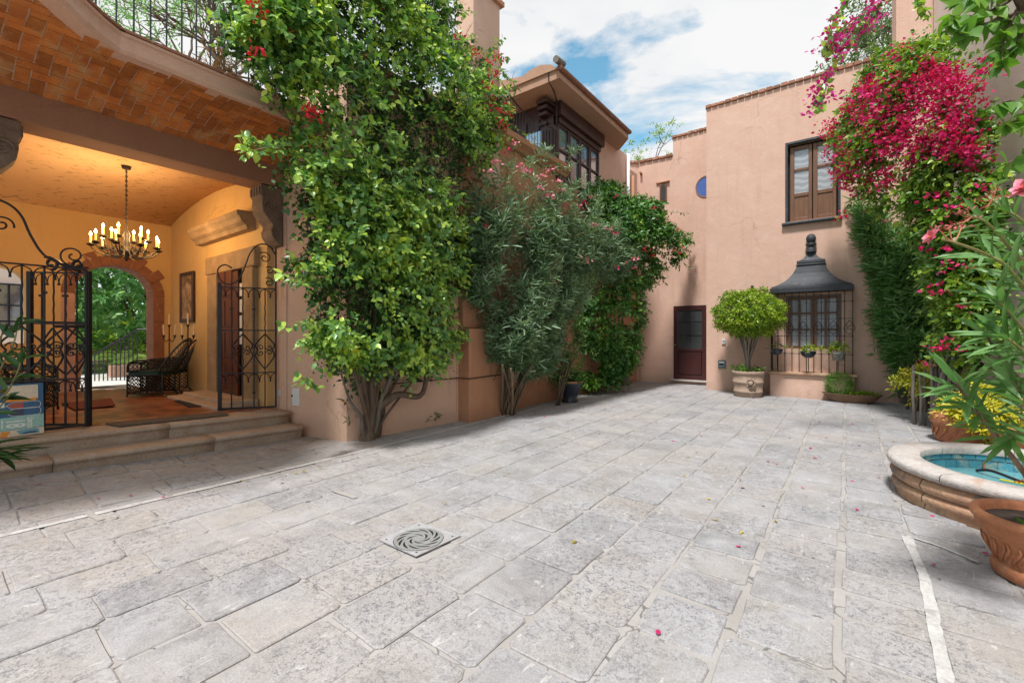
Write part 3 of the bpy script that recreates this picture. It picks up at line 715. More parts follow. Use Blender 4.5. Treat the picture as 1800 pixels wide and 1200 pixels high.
# steps up to the loggia (two worn treads with rounded nosings)
def tread(xn, xback, y0, y1, ztop, zbot, name, joints):
    """xn(y) nosing line, rounded nosing profile swept along y; one stone per joint interval"""
    out = []
    ys = [y0] + joints + [y1]
    for a, b in zip(ys[:-1], ys[1:]):
        mb = MB(); n = 8; prof0 = None
        yy = [a + .003 + (b - a - .006) * i / n for i in range(n + 1)]; rs = random.Random(int(a * 100) + 7)
        for y in yy:
            zt, zb, x = ztop(y), zbot(y), xn(y) + rs.uniform(-.006, .006)
            H = zt - zb; r = .035
            prof = [(xback, zt - .001), (x - r * 1.2, zt + rs.uniform(-.003, .003)), (x - r * .35, zt - r * .18), (x, zt - r * .75), (x - r * .1, zt - r * 1.35), (x - r * .8, zt - r * 1.75), (x - r * 1.15, zt - r * 2.3), (x - r * 1.15, zb - .05)]
            mb.v += [(px_, y, pz) for px_, pz in prof]
        m = 8
        for i in range(n):
            for j in range(m - 1): mb.f.append((i * m + j, (i + 1) * m + j, (i + 1) * m + j + 1, i * m + j + 1))
        base = len(mb.v)
        mb.v += [(xback, yy[0], zbot(a) - .05), (xback, yy[-1], zbot(b) - .05)]
        mb.f.append(tuple(range(m)) + (base,)); mb.f.append(tuple(n * m + j for j in range(m))[::-1] + (base + 1,))
        out.append(mb)
    return out
steps = thing('stone_steps', (-6.0, 1.7, 0), 'two worn stone steps with rounded nosings below the iron gates', 'steps')
for k, mb in enumerate(tread(lambda y: -5.90, -6.25, -1.6, 3.10, lambda y: .165 + .03 * max(0, 3.1 - y), lambda y: gz(-5.95, y) - .02, 's', [-.3, .72, 2.05])): mb.build('lower_step_stone', 'step_stone', steps, True)
for k, mb in enumerate(tread(lambda y: -6.22, -6.62, -1.6, 3.08, lambda y: fz(y), lambda y: .165 + .03 * max(0, 3.1 - y) - .03, 's', [-.6, .35, 1.7])): mb.build('upper_step_stone', 'step_stone', steps, True)

# loggia floor
lf = MB(); 
for i in range(13):
    y = -3.0 + 6.2 * i / 12
    lf.v += [(-11.6, y, fz(y) - .012), (-6.55, y, fz(y) - .012)]
for i in range(12): lf.f.append((2 * i, 2 * i + 1, 2 * i + 3, 2 * i + 2))
lfloor = lf.build('loggia_floor', 'brick_mortar'); lfloor['kind'] = 'structure'
ft = MB().box(-.5, .5, -.5, .5, -.012, 0).data('floor_tile', 'floor_tile')
tl = []
for i in range(-6, 20):
    for j in range(-12, 22):
        cx = -6.72 - .285 * i * 1.0 + (.14 if j % 2 else 0); cy = 3.0 - .145 * j
        if -11.2 < cx < -6.66 and -1.6 < cy < 3.05: tl.append((cx, cy))
tl.sort(key=lambda c: -c[0]); restt = MB()
for k, (cx, cy) in enumerate(tl):
    m = Matrix.Translation((cx, cy, fz(cy) + r_.uniform(-.0015, .0015))) @ Matrix.Diagonal((.279, .139, 1, 1))
    if k < 300:
        o = bpy.data.objects.new('floor_tile', ft); COL.objects.link(o); o.parent = lfloor; o.matrix_basis = m
    else: restt.add([m @ v.co for v in ft.vertices], [tuple(p.vertices) for p in ft.polygons])
o = restt.build('floor_tiles', 'floor_tile', lfloor); o['kind'] = 'stuff'

# garden beyond the arches
gp = MB().prism([(-11.3, -3), (-16.5, -3), (-16.5, 6), (-11.3, 6)], .20, .335).build('garden_path', 'pale_path'); gp['kind'] = 'structure'
gg = MB().prism([(-16.5, -8), (-40, -8), (-40, 14), (-16.5, 14)], -.05, .25).build('garden_bed', 'garden_ground'); gg['kind'] = 'structure'

# ================================================================== LOGGIA HOUSE
lh = thing('loggia_house', (-7, 2, 0), 'ochre arcade house with brick soffit, stone arch and lit chandelier inside', 'house')
P_ = 3.13
# pier between the steps and the big vine, and the wall behind the vine
MB().prism([(-6.40, P_), (-5.25, 3.34), (-5.12, 4.0), (-5.02, 5.2), (-5.3, 5.2), (-6.0, 3.8), (-6.40, 3.8)], [-.05] * 7, 5.0).build('pier', 'pier_stucco', lh)
MB().box(-6.78, -6.402, P_ - .02, 3.6, .2, 3.82).build('gate_jamb', 'pier_stucco', lh)
MB().box(-11.4, -6.78, 3.02, 3.4, .2, 4.3).build('side_wall', 'ochre_plaster', lh)
# back wall with two arched openings
def arch_wall():
    mb = MB(); X, T = -11.0, .42
    def hole(yc, hw, zs, sill):
        pts = [(yc + hw, sill), (yc + hw, zs)] + [(yc + hw * math.cos(a), zs + hw * math.sin(a)) for a in [math.pi * i / 16 for i in range(1, 16)]] + [(yc - hw, zs), (yc - hw, sill)]
        return pts
    holes = [hole(2.17, .57, 2.14, .2), hole(.70, .33, 2.20, 1.25)]
    # strips: build the wall face by columns
    def band(y0, y1, h=None):
        if h is None: mb.box(X - T, X, y0, y1, .2, 4.2); return
        pts, sill = h, h[0][1]
        ys = [p[0] for p in pts[1:-1]]; zs = [p[1] for p in pts[1:-1]]
        for (a, za), (b, zb) in zip(zip(ys[:-1], zs[:-1]), zip(ys[1:], zs[1:])):
            mb.add([(X, a, za), (X, b, zb), (X, b, 4.2), (X, a, 4.2), (X - T, a, za), (X - T, b, zb), (X - T, b, 4.2), (X - T, a, 4.2)],
                   [(0, 3, 2, 1), (4, 5, 6, 7), (0, 1, 5, 4)])
        if sill > .3: mb.box(X - T, X, pts[-1][0], pts[0][0], .2, sill)
    band(2.74, 3.02); band(1.60, 2.74, holes[0]); band(1.03, 1.60); band(.37, 1.03, holes[1]); band(-3.0, .37)
    return mb
arch_wall().build('back_wall', 'ochre_plaster', lh)
# arch stones: ring of voussoirs, every third one taller, plus jamb blocks
yc, hw, zs = 2.17, .57, 2.14
nv_ = 13
for i in range(nv_):
    a0, a1 = math.pi * i / nv_ + .008, math.pi * (i + 1) / nv_ - .008; tall = i in (2, 4, 6, 8, 10)
    ro = hw + (.30 if i == 6 else .27 if tall else .17); ri = hw - .012; mb = MB()
    k = 4; pr = [(yc + ri * math.cos(a0 + (a1 - a0) * j / k), zs + ri * math.sin(a0 + (a1 - a0) * j / k)) for j in range(k + 1)]
    po = [(yc + ro * math.cos(a0 + (a1 - a0) * j / k), zs + ro * math.sin(a0 + (a1 - a0) * j / k)) for j in range(k, -1, -1)]
    mb.extr([(-11.45, y, z) for y, z in pr + po], (.47 + (.015 if tall else 0), 0, 0)); bevel(mb.build('voussoir', 'red_stone', lh), .006, 1)
for s in (-1, 1):
    zz = .30
    for k, h in enumerate((.42, .5, .44, .48)):
        y0, y1 = yc + s * (hw - .012), yc + s * (hw + .165)
        MB().box(-11.45, -10.98, min(y0, y1), max(y0, y1), zz + .004, zz + h - .004).build('jamb_stone', 'red_stone' if s > 0 else 'pink_stone', lh, bev=.006); zz += h
# vaulted ceiling
vc = MB(); n = 20
for i in range(n + 1):
    t = i / n; x = -11.0 + (4.35) * t; z = 3.60 + .26 * math.sin(math.pi * t) ** .8
    vc.v += [(x, -3.0, z), (x, 3.03, z), (x, -3.0, 4.6), (x, 3.03, 4.6)]
for i in range(n):
    a = 4 * i; vc.f += [(a, a + 1, a + 5, a + 4), (a + 2, a + 6, a + 7, a + 3), (a + 1, a + 3, a + 7, a + 5), (a, a + 4, a + 6, a + 2)]
vc.build('vaulted_ceiling', 'vault_plaster', lh, True)
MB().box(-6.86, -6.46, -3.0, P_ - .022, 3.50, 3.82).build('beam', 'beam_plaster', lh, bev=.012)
MB().box(-6.86, -6.5, -3.0, -1.75, .2, 3.5).build('gate_post', 'pier_stucco', lh)
# balcony slab with brick soffit
edge = [(-5.40, 3.26), (-5.36, 2.2), (-5.335, 1.06), (-5.22, .90), (-5.05, .74), (-4.88, .60), (-4.62, .40), (-4.52, .10), (-4.6, -.4), (-5.2, -2.5)]
def sz(x): t = max(0.0, min(1.0, (x + 6.46) / 1.10)); return 3.80 + .185 * t + .055 * math.sin(math.pi * min(1, t))
fas = MB(); ei = [np.array(p) for p in edge]
prof = [(0.0, 3.975), (.035, 3.97), (.06, 4.0), (.045, 4.07), (.055, 4.125), (.075, 4.13), (.075, 4.155), (-.12, 4.16), (-.12, 3.975)]
for i, p in enumerate(ei):
    t = ei[min(i + 1, len(ei) - 1)] - ei[max(i - 1, 0)]; t = t / np.linalg.norm(t); nn = np.array((-t[1], t[0]))
    if nn[0] < 0: nn = -nn
    fas.v += [(p[0] + nn[0] * a, p[1] + nn[1] * a, z) for a, z in prof]
m_ = len(prof)
for i in range(len(ei) - 1):
    for j in range(m_): fas.f.append((i * m_ + j, i * m_ + (j + 1) % m_, (i + 1) * m_ + (j + 1) % m_, (i + 1) * m_ + j))
fas.f.append(tuple(range(m_)))
fascia = fas.build('fascia', 'fascia_plaster', lh)
MB().prism([(-6.6, 3.26)] + [(p[0] - .02, p[1]) for p in edge] + [(-6.6, -2.5)], 4.05, 4.14).build('balcony_slab', 'fascia_plaster', lh)
# thin brick coping on the balcony edge
for i in range(len(ei) - 1):
    a, b = ei[i], ei[i + 1]; L = np.linalg.norm(b - a); k = max(1, int(L / .24)); t = (b - a) / L; nn = np.array((-t[1], t[0])); nn = nn if nn[0] > 0 else -nn
    for j in range(k):
        c = a + t * L * (j + .5) / k + nn * .0
        if c[1] < .2: continue
        mb = MB().obox((c[0], c[1], 4.172), np.array((*t, 0)) * (L / k / 2 - .004), np.array((*nn, 0)) * .09, (0, 0, .011)); mb.build('coping_tile', 'roof_tile', fascia)
# soffit bed and herringbone bricks
so = MB(); nxs = 14
for i in range(nxs + 1):
    x = -6.47 + 2.5 * i / nxs; so.v += [(x, -2.5, sz(x)), (x, 3.28, sz(x))]
for i in range(nxs): so.f.append((2 * i, 2 * i + 1, 2 * i + 3, 2 * i + 2))
epoly = [(-6.47, 3.3)] + edge + [(-6.47, -2.5)]
# cut the bed to the balcony outline
so2 = MB()
for j in range(46):
    y = -2.3 + 5.6 * j / 46; y2 = -2.3 + 5.6 * (j + 1) / 46
    def xe(y):
        for a, b in zip(edge[:-1], edge[1:]):
            if b[1] <= y <= a[1]: return a[0] + (b[0] - a[0]) * (a[1] - y) / max(1e-6, a[1] - b[1])
        return edge[0][0]
    for i in range(10):
        xs = [-6.47 + (xe(yy) + .01 + 6.47) * (ii / 10) for yy in (y, y2) for ii in (i, i + 1)]
        so2.add([(xs[0], y, sz(xs[0])), (xs[1], y, sz(xs[1])), (xs[3], y2, sz(xs[3])), (xs[2], y2, sz(xs[2]))], [(0, 3, 2, 1)])
soffit = so2.build('soffit', 'brick_mortar', lh, True)
w = .108; bl = MB().box(-.5, .5, -.5, .5, -.5, .5).data('brick', 'soffit_brick')
def addbrick(cx, cy, lx, ly):
    x0, x1, y0, y1 = cx - lx / 2, cx + lx / 2, cy - ly / 2, cy + ly / 2
    if y1 > 3.25 or y0 < -1.4: return
    x0 = max(x0, -6.475); x1 = min(x1, min(xe(y0), xe(y1)) + .012)
    if x1 - x0 < .04: return
    cx, lx = (x0 + x1) / 2, x1 - x0
    sl = (sz(cx + .05) - sz(cx - .05)) / .1
    o = bpy.data.objects.new('brick', bl); COL.objects.link(o); o.parent = soffit
    o.matrix_basis = Matrix.Translation(Vector((cx, cy, sz(cx) - .003 + r_.uniform(-.002, .002))) - worldofs(soffit)) @ Matrix.Rotation(-math.atan(sl), 4, 'Y') @ Matrix.Rotation(r_.gauss(0, .012), 4, 'Z') @ Matrix.Diagonal((lx - .010, ly - .010, .014, 1))
for i in range(-3, 26):
    for j in range(-16, 44):
        x, y = -6.46 + w * i, 3.2 - w * j; q = (i - j) % 4
        if q == 0: addbrick(x + w, y + w / 2, 2 * w, w)
        elif q == 2: addbrick(x + w / 2, y + w, w, 2 * w)
# balcony railing
rl = thing('balcony_railing', (-5.4, 2, 4.18), 'black iron railing of thin upright bars on the brick arcade balcony', 'railing')
top = []
dist = 0; pts2 = []
for a, b in zip(ei[:-1], ei[1:]):
    L = np.linalg.norm(b - a); k = int(L / .118)
    for j in range(k): pts2.append(a + (b - a) * j / max(1, k))
for p in pts2:
    if p[1] < -.2: continue
    x, y = p[0] - .03, p[1]; MB().tube([(x, y, 4.16), (x, y, 5.22)], .0075, 4).build('bar', 'iron', rl)
MB().tube([(p[0] - .03, p[1], 5.22) for p in edge], .013, 6).build('handrail', 'iron', rl)
MB().tube([(p[0] - .03, p[1], 4.24) for p in edge], .008, 4).build('lower_rail', 'iron', rl)

# stone frame and panelled door on the side wall, sill step
dr = thing('carved_doorway', (-8, 3.0, .33), 'old stone door surround with dark red panelled door inside the arcade', 'door')
zb = .33
for (x0, x1, z0, z1, nm) in ((-8.82, -8.42, zb + .0, 2.42, 'jamb'), (-7.42, -7.06, zb + .0, 2.42, 'jamb'), (-8.90, -7.00, 2.425, 2.72, 'lintel')):
    MB().box(x0, x1, 2.93, 3.10, z0, z1).build(nm, 'door_stone', dr, bev=.015)
MB().box(-8.90, -7.0, 2.60, 3.0, zb - .02, zb + .11).build('sill_step', 'step_stone', dr, bev=.02)
MB().box(-9.02, -6.95, 2.42, 2.80, zb - .02, zb + .06).build('lower_sill_step', 'step_stone', dr, bev=.02)
MB().box(-8.40, -7.44, 2.990, 3.016, zb + .12, 2.42).build('dark_doorway', 'drain_dark', dr)
lf_ = MB().box(-8.38, -7.80, 2.955, 2.985, zb + .12, 2.40).build('door_leaf', 'red_door_wood', dr)
for k in range(4):
    for c in range(2): MB().box(-8.33 + .27 * c, -8.10 + .27 * c, 2.938, 2.954, zb + .2 + .5 * k, zb + .62 + .5 * k).build('door_panel', 'red_door_wood', lf_, bev=.008)
MB().box(-7.78, -7.60, 2.945, 2.98, zb + .12, 2.40).build('door_stile', 'red_door_wood', dr)
for k in range(4): MB().box(-7.585, -7.50, 2.965, 2.985, 1.25 + .25 * k, 1.45 + .25 * k).build('pane', 'white_metal', dr)
ls = thing('stone_moulding', (-8, 2.9, 3.2), 'weathered carved stone cornice fixed to the ochre arcade wall', 'cornice')
prof = [(3.02, 3.0), (2.90, 3.0), (2.88, 3.06), (2.82, 3.10), (2.80, 3.16), (2.76, 3.2), (2.76, 3.26), (3.02, 3.28)]
mb = MB().extr([(-9.25, y, z - .02) for y, z in prof], (2.1, 0, 0)); mb.build('cornice_stone', 'door_stone', ls, bev=.008)

# carved corbels under the beam ends
def corbel(y, s, label):
    c = thing('corbel', (-6.62, y, 3.1), label, 'corbel')
    prof = [(0, 3.49), (.30, 3.49), (.30, 3.34), (.28, 3.31), (.285, 3.22), (.27, 3.12), (.20, 3.02), (.14, 2.96), (.145, 2.90), (.165, 2.88), (.15, 2.80), (.11, 2.74), (.05, 2.68), (0, 2.66)]
    MB().extr([(-6.80, y + s * a, z) for a, z in prof], (.33, 0, 0)).build('body', 'carved_stone', c, bev=.012)
    for (cy, cz, R) in ((.17, 3.20, .085), (.10, 2.84, .04)):
        MB().tube(spiral((-6.462, y + s * cy, cz), (0, s, 0), (0, 0, 1), R, .012, 0, 9.5, 30), [R * .16] * 31, 5).build('volute', 'carved_stone', c)
    for k in range(4): MB().box(-6.79 + .08 * k, -6.74 + .08 * k, min(y + s * .30, y + s * .315), max(y + s * .30, y + s * .315), 3.35, 3.46).build('flute', 'carved_stone', c, bev=.006)
    return c
corbel(P_ - .03, -1, 'carved volute corbel beside the pale pier, under the beam end')
corbel(.27, 1, 'carved volute corbel cropped by the picture edge above the iron scrolls')

# ================================================================== MAIN WING (behind the vines)
mw = thing('main_wing', (-5.2, 8, 0), 'pink stucco wing with chimney, terrace ledge and dark wooden corner window', 'house')
W = -4.98
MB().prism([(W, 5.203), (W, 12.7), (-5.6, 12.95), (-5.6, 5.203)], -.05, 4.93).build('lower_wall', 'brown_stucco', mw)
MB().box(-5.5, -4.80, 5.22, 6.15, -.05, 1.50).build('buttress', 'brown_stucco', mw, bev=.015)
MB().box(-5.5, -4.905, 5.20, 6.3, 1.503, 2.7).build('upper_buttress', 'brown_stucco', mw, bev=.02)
MB().tube([(-5.02, 3.9, .72), (-5.0, 5.185, .70), (-4.785, 5.205, .70), (-4.785, 6.16, .71)], .008, 5).build('cable', 'old_iron', mw)
MB().tube([(-5.03, 5.16, .15), (-5.03, 5.16, 1.7)], .009, 5).build('conduit', 'terracotta', mw)
ch = MB().box(-5.32, -4.93, 5.46, 6.16, 4.0, 7.35).build('chimney', 'pink_stucco', mw, bev=.012)
MB().box(-5.37, -4.87, 5.40, 6.22, 7.22, 7.30).build('chimney_cap', 'brown_stucco', ch)
MB().box(-5.34, -4.90, 5.43, 6.19, 7.36, 7.46).build('chimney_top', 'roof_tile', ch)
MB().prism([(W, 3.5), (W + .02, 8.45), (-5.25, 8.45), (-5.25, 3.5)], 4.94, 5.0).build('parapet', 'pink_stucco', mw)
lg = MB().extr([(-4.98, 6.16, 4.82), (-4.90, 6.16, 4.83), (-4.86, 6.16, 4.88), (-4.78, 6.16, 4.94), (-4.76, 6.16, 5.03), (-5.2, 6.16, 5.03), (-5.2, 6.16, 4.82)], (0, 2.30, 0)).build('ledge', 'brown_stucco', mw)
# upper room behind the oriel: wall right of the windows, wall under, soffit and roof slab
MB().box(-7.5, -4.93, 10.12, 11.85, 4.5, 6.42).build('upper_wall', 'pink_stucco', mw)
MB().box(-7.5, -4.94, 8.46, 10.11, 4.5, 4.72).build('window_bench_wall', 'brown_stucco', mw)
MB().box(-9.0, -4.93, 11.86, 12.6, 4.3, 6.1).build('link_wall', 'pink_stucco', mw)
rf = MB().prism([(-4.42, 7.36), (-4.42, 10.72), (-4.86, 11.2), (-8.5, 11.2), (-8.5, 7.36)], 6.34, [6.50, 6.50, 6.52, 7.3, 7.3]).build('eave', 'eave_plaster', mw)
MB().tube([(-4.39, 7.30, 6.505), (-4.39, 10.74, 6.505)], .055, 8).build('eave_tiles', 'roof_tile', rf)
MB().extr([(-4.44, 7.32, 6.51), (-4.6, 7.32, 6.64), (-4.85, 7.32, 6.72), (-5.1, 7.32, 6.70), (-5.35, 7.32, 6.62), (-5.9, 7.32, 6.55), (-8.5, 7.32, 6.53)], (0, .28, 0)).build('gable_curve', 'eave_plaster', rf)
MB().tube([(-4.42, 7.22, 6.63), (-4.42, 7.50, 6.66)], .065, 12).build('ridge_tile', 'grey_bark', rf)
MB().tube([(-4.66, 7.34, 6.62), (-4.66, 7.345, 6.35), (-4.75, 7.7, 6.33), (-4.85, 7.95, 6.30), (-4.84, 7.95, 5.2)], .012, 6).build('drain_pipe', 'old_iron', mw)
# oriel frame
orl = MB().box(-7.4, -5.05, 7.98, 8.05, 5.0, 6.33).build('oriel_end', 'dark_wood', mw)
for i in range(7): MB().box(-7.1 + .34 * i, -6.98 + .34 * i, 7.94, 7.975, 5.05, 6.02).build('board', 'dark_wood', orl)
MB().box(-5.62, -5.12, 7.93, 7.972, 5.02, 5.75).build('pane', 'sky_glass', orl)
for k, z in enumerate((5.82, 6.0, 6.10, 6.20)): MB().box(-5.24 + .02 * k, -5.04 + .04 * k, 7.86 - .06 * k, 8.06, z, z + .07).build('beam_end', 'dark_wood', mw, bev=.008)
ps = MB().box(-5.20, -4.90, 7.90, 8.13, 4.9, 5.80).build('corner_post', 'dark_wood', mw, bev=.008)
for k in range(4): MB().box(-5.17 + .07 * k, -5.13 + .07 * k, 7.885, 7.899, 5.0, 5.7).build('flute', 'dark_wood', ps)
for k in range(3): MB().box(-4.899, -4.888, 7.925 + .07 * k, 7.965 + .07 * k, 5.0, 5.7).build('flute', 'dark_wood', ps)
MB().box(-5.2, -4.80, 8.06, 10.16, 6.04, 6.33).build('oriel_lintel', 'dark_wood', mw, bev=.01)
MB().box(-5.2, -4.88, 8.13, 10.12, 5.92, 6.035).build('oriel_head', 'dark_wood', mw, bev=.01)
for i in range(4):
    y0 = 8.14 + .495 * i; wd = MB()
    for (a, b, c, d) in ((y0, y0 + .05, 4.72, 5.92), (y0 + .43, y0 + .48, 4.72, 5.92), (y0 + .05, y0 + .43, 5.87, 5.92), (y0 + .05, y0 + .43, 4.72, 4.80), (y0 + .05, y0 + .43, 5.36, 5.395)): wd.box(-4.99, -4.925, a, b, c, d)
    wo = wd.build('oriel_window', 'dark_wood', mw)
    MB().box(-4.97, -4.962, y0 + .05, y0 + .43, 5.396, 5.869).build('pane', 'sky_glass', wo); MB().box(-4.97, -4.962, y0 + .05, y0 + .43, 4.801, 5.359).build('pane', 'sky_glass', wo)
MB().tube([(-4.84, 11.74, 6.4), (-4.84, 11.74, 3.2)], .042, 8).build('downpipe', 'white_metal', mw, True)
MB().tube([(-4.86, 11.98, 5.85), (-4.86, 11.98, 3.2)], .09, 10).build('pipe_casing', 'brown_stucco', mw, True)
# terrace railing with a dipping handrail
tr = thing('terrace_railing', (-4.9, 7, 5.03), 'black iron terrace railing dipping towards the dark oriel post', 'railing')
hr = [(-4.90, 6.18, 5.86), (-4.90, 6.6, 5.68), (-4.90, 7.0, 5.60), (-4.90, 7.45, 5.62), (-4.90, 7.86, 5.70)]
hp = bez(hr, 6); MB().tube(hp, .013, 5).build('handrail', 'iron', tr)
for i in range(17):
    y = 6.22 + .10 * i; z = float(np.interp(y, [p[1] for p in hp], [p[2] for p in hp])); MB().tube([(-4.90, y, 5.03), (-4.90, y, z)], .007, 4).build('bar', 'iron', tr)

# ================================================================== FAR HOUSE
fh = thing('far_house', (-1, 12.3, 0), 'tall pink stucco house closing the court, with hooded window and recessed door', 'house')
FY = 12.05
def wall_hole(mb, x0, x1, z0, z1, y, t, holes):
    xs = sorted({x0, x1, *[h[0] for h in holes], *[h[1] for h in holes]}); zs = sorted({z0, z1, *[h[2] for h in holes], *[h[3] for h in holes]})
    for a, b in zip(xs[:-1], xs[1:]):
        for c, d in zip(zs[:-1], zs[1:]):
            if not any(h[0] <= a and b <= h[1] and h[2] <= c and d <= h[3] for h in holes): mb.add([(a, y, c), (b, y, c), (b, y, d), (a, y, d)], [(0, 1, 2, 3)])
    for h in holes:
        a, b, c, d = h; mb.add([(a, y, c), (b, y, c), (b, y, d), (a, y, d), (a, y + t, c), (b, y + t, c), (b, y + t, d), (a, y + t, d)], [(0, 1, 5, 4), (1, 2, 6, 5), (2, 3, 7, 6), (3, 0, 4, 7)])
UW = (-1.12, -.15, 4.0, 5.80); LW = (-1.14, -.10, 1.08, 2.30)
mb = MB(); wall_hole(mb, -2.88, 1.9, -.05, 7.16, FY, .22, [UW, LW])
mb.add([(-2.88, FY, -.05), (-2.88, FY, 7.16), (-2.88, 13.4, 7.16), (-2.88, 13.4, -.05)], [(0, 1, 2, 3)])
mb.add([(-2.88, FY, 7.16), (1.9, FY, 7.16), (1.9, 13.4, 7.16), (-2.88, 13.4, 7.16)], [(0, 1, 2, 3)])
mb.build('front_wall', 'pink_stucco', fh)
# coping of brick tiles
def coping(a, b, z, n, parent, depth=.30):
    a, b = np.array(a, float), np.array(b, float); L = np.linalg.norm(b - a); t = (b - a) / L; nn = np.array((t[1], -t[0])); rs = random.Random(n)
    for i in range(n):
        c = a + t * L * (i + .5) / n - nn * (depth / 2 - .05); h = rs.uniform(.032, .042)
        MB().obox((c[0], c[1], z + h + rs.uniform(-.004, .004)), np.array((*t, 0)) * (L / n / 2 - .009), np.array((*nn, 0)) * depth / 2, (0, 0, h)).build('coping_tile', 'roof_tile', parent, bev=.008)
    MB().obox(((a + b) / 2 - nn * (depth / 2 - .02)).tolist() + [z + .025], np.array((*t, 0)) * (L / 2), np.array((*nn, 0)) * (depth / 2 - .02), (0, 0, .03)).build('coping_bed', 'carved_stone', parent)
coping((-2.90, FY), (1.0, FY), 7.165, 26, fh)
MB().box(.80, 1.95, 12.10, 13.2, 7.17, 9.6).build('roof_block', 'pink_stucco', fh)
mb = MB(); wall_hole(mb, -4.03, -2.89, -.05, 7.06, 13.05, .1, [(-4.01, -3.12, .13, 2.22)]); mb.add([(-4.03, 13.05, -.05), (-4.03, 13.05, 7.06), (-4.03, 14.2, 7.06), (-4.03, 14.2, -.05)], [(0, 1, 2, 3)])
recess = mb.build('recess_wall', 'pink_stucco', fh)
coping((-4.05, 13.05), (-2.90, 13.05), 7.062, 8, fh)
mb = MB().prism([(-5.35, 12.72), (-5.02, 12.98), (-4.035, 13.06), (-4.035, 14.4), (-5.9, 14.4), (-5.9, 12.9)], -.05, 6.55).build('turret', 'pink_stucco', fh)
coping((-5.38, 12.70), (-5.02, 12.97), 6.552, 3, fh); coping((-5.0, 12.975), (-4.04, 13.055), 6.552, 5, fh)
MB().box(-4.9, -4.06, 12.86, 13.06, 4.60, 4.66).build('string_ledge', 'brown_stucco', fh)
nw = MB(); ny = 13.03
fr = [(-4.40, 5.30), (-4.20, 5.30), (-4.20, 5.72)] + [(-4.30 + .10 * math.cos(a), 5.72 + .12 * math.sin(a)) for a in [math.pi * i / 8 for i in range(1, 8)]] + [(-4.40, 5.72)]
o = MB().extr([(x, ny - .03, z) for x, z in fr], (0, .08, 0)).build('arched_window', 'brown_wood', fh)
MB().extr([(-4.30 + (x + 4.30) * .72, ny - .036, 5.5 + (z - 5.5) * .82) for x, z in fr], (0, .03, 0)).build('pane', 'dark_glass', o)
MB().box(-4.50, -4.12, 12.975, 13.045, 5.84, 5.87).build('window_hood', 'brown_stucco', fh)
MB().tube([(-4.95, 13.02, 6.2), (-4.93, 12.86, 6.24)], .035, 8).build('spout', 'roof_tile', fh)
# oval niche painted blue
ov = MB(); ce = (-3.13, 13.042, 5.50); n = 36
ring = [(ce[0] + .275 * math.cos(6.2832 * i / n), 13.046, ce[2] + .30 * math.sin(6.2832 * i / n)) for i in range(n)]
ov.v = [(p[0], 13.03, p[2]) for p in ring] + [(ce[0] + (p[0] - ce[0]) * .90, 13.03, ce[2] + (p[2] - ce[2]) * .90) for p in ring] + [(ce[0] + (p[0] - ce[0]) * .90, 13.044, ce[2] + (p[2] - ce[2]) * .90) for p in ring]
for i in range(n): j = (i + 1) % n; ov.f += [(i, j, n + j, n + i), (n + i, n + j, 2 * n + j, 2 * n + i)]
ovo = ov.build('oval_window', 'beam_plaster', fh)  # dark rim colour stands in for shade inside a deeper niche
od = MB(); od.v = [(ce[0] + (p[0] - ce[0]) * .91, 13.041, ce[2] + (p[2] - ce[2]) * .91) for p in ring]; od.f = [tuple(range(n))]
od.build('blue_disc', 'blue_paint', ovo)
# door in the recess
MB().box(-4.012, -3.118, 13.09, 13.10, .12, 2.23).build('door_back', 'door_wood', fh)
d = MB()
x0, x1, z0, z1, y = -4.01, -3.12, .13, 2.22, 13.08
for (a, b, c, e) in ((x0, x0 + .11, z0, z1), (x1 - .11, x1, z0, z1), (x0 + .11, x1 - .11, z1 - .13, z1), (x0 + .11, x1 - .11, z0, z0 + .12), (x0 + .11, x1 - .11, .93, 1.0)): d.box(a, b, y - .045, y, c, e)
dd = d.build('door', 'door_wood', fh, bev=.006)
MB().box(x0 + .10, x1 - .10, y - .02, y - .012, 1.0, z1 - .12).build('pane', 'dark_glass', dd)
MB().box(x0 + .13, x1 - .13, y - .03, y - .01, z0 + .14, .91).build('door_panel', 'door_wood', dd, bev=.01)
MB().tube([(-3.56, y - .028, 1.0), (-3.56, y - .028, z1 - .13)], .006, 4).build('glazing_bar', 'drain_dark', dd)
for z in (1.38, 1.76): MB().tube([(x0 + .11, y - .028, z), (x1 - .11, y - .028, z)], .005, 4).build('glazing_bar', 'drain_dark', dd)
MB().lathe((x0 + .05, y - .06, 1.10), [(0, -.02), (.018, -.012), (.022, 0), (.018, .012), (0, .02)], 10).build('knob', 'steel', dd)
MB().box(-4.10, -3.08, 12.93, 13.10, .08, .125).build('door_sill', 'fountain_rim', fh, bev=.01)
# upper window
uw = thing('casement_window', (-.63, 12.2, 4), 'brown wooden two-leaf window high on the wall above the grey hood', 'window')
a, b, c, e = UW
MB().box(a + .002, b - .002, FY + .20, FY + .22, c, e).build('reveal_back', 'drain_dark', uw)
for i in range(2):
    xa = a + .05 + i * (b - a - .08) / 2; xb = xa + (b - a - .12) / 2; s = MB()
    for (p, q, r0, r1) in ((xa, xa + .085, c + .02, e - .06), (xb - .065, xb, c + .02, e - .06), (xa + .085, xb - .065, e - .15, e - .06), (xa + .085, xb - .065, c + .02, c + .10), (xa + .085, xb - .065, c + .58, c + .66), (xa + .085, xb - .065, c + 1.17, c + 1.23)): s.box(p, q, FY + .10, FY + .15, r0, r1)
    so_ = s.build('casement', 'brown_wood', uw, bev=.006)
    for (r0, r1) in ((c + .66, c + 1.17), (c + 1.23, e - .15)): MB().box(xa + .085, xb - .065, FY + .125, FY + .135, r0, r1).build('pane', 'lace_pane', so_)
    MB().box(xa + .085, xb - .065, FY + .118, FY + .135, c + .10, c + .58).build('panel', 'brown_wood', so_)
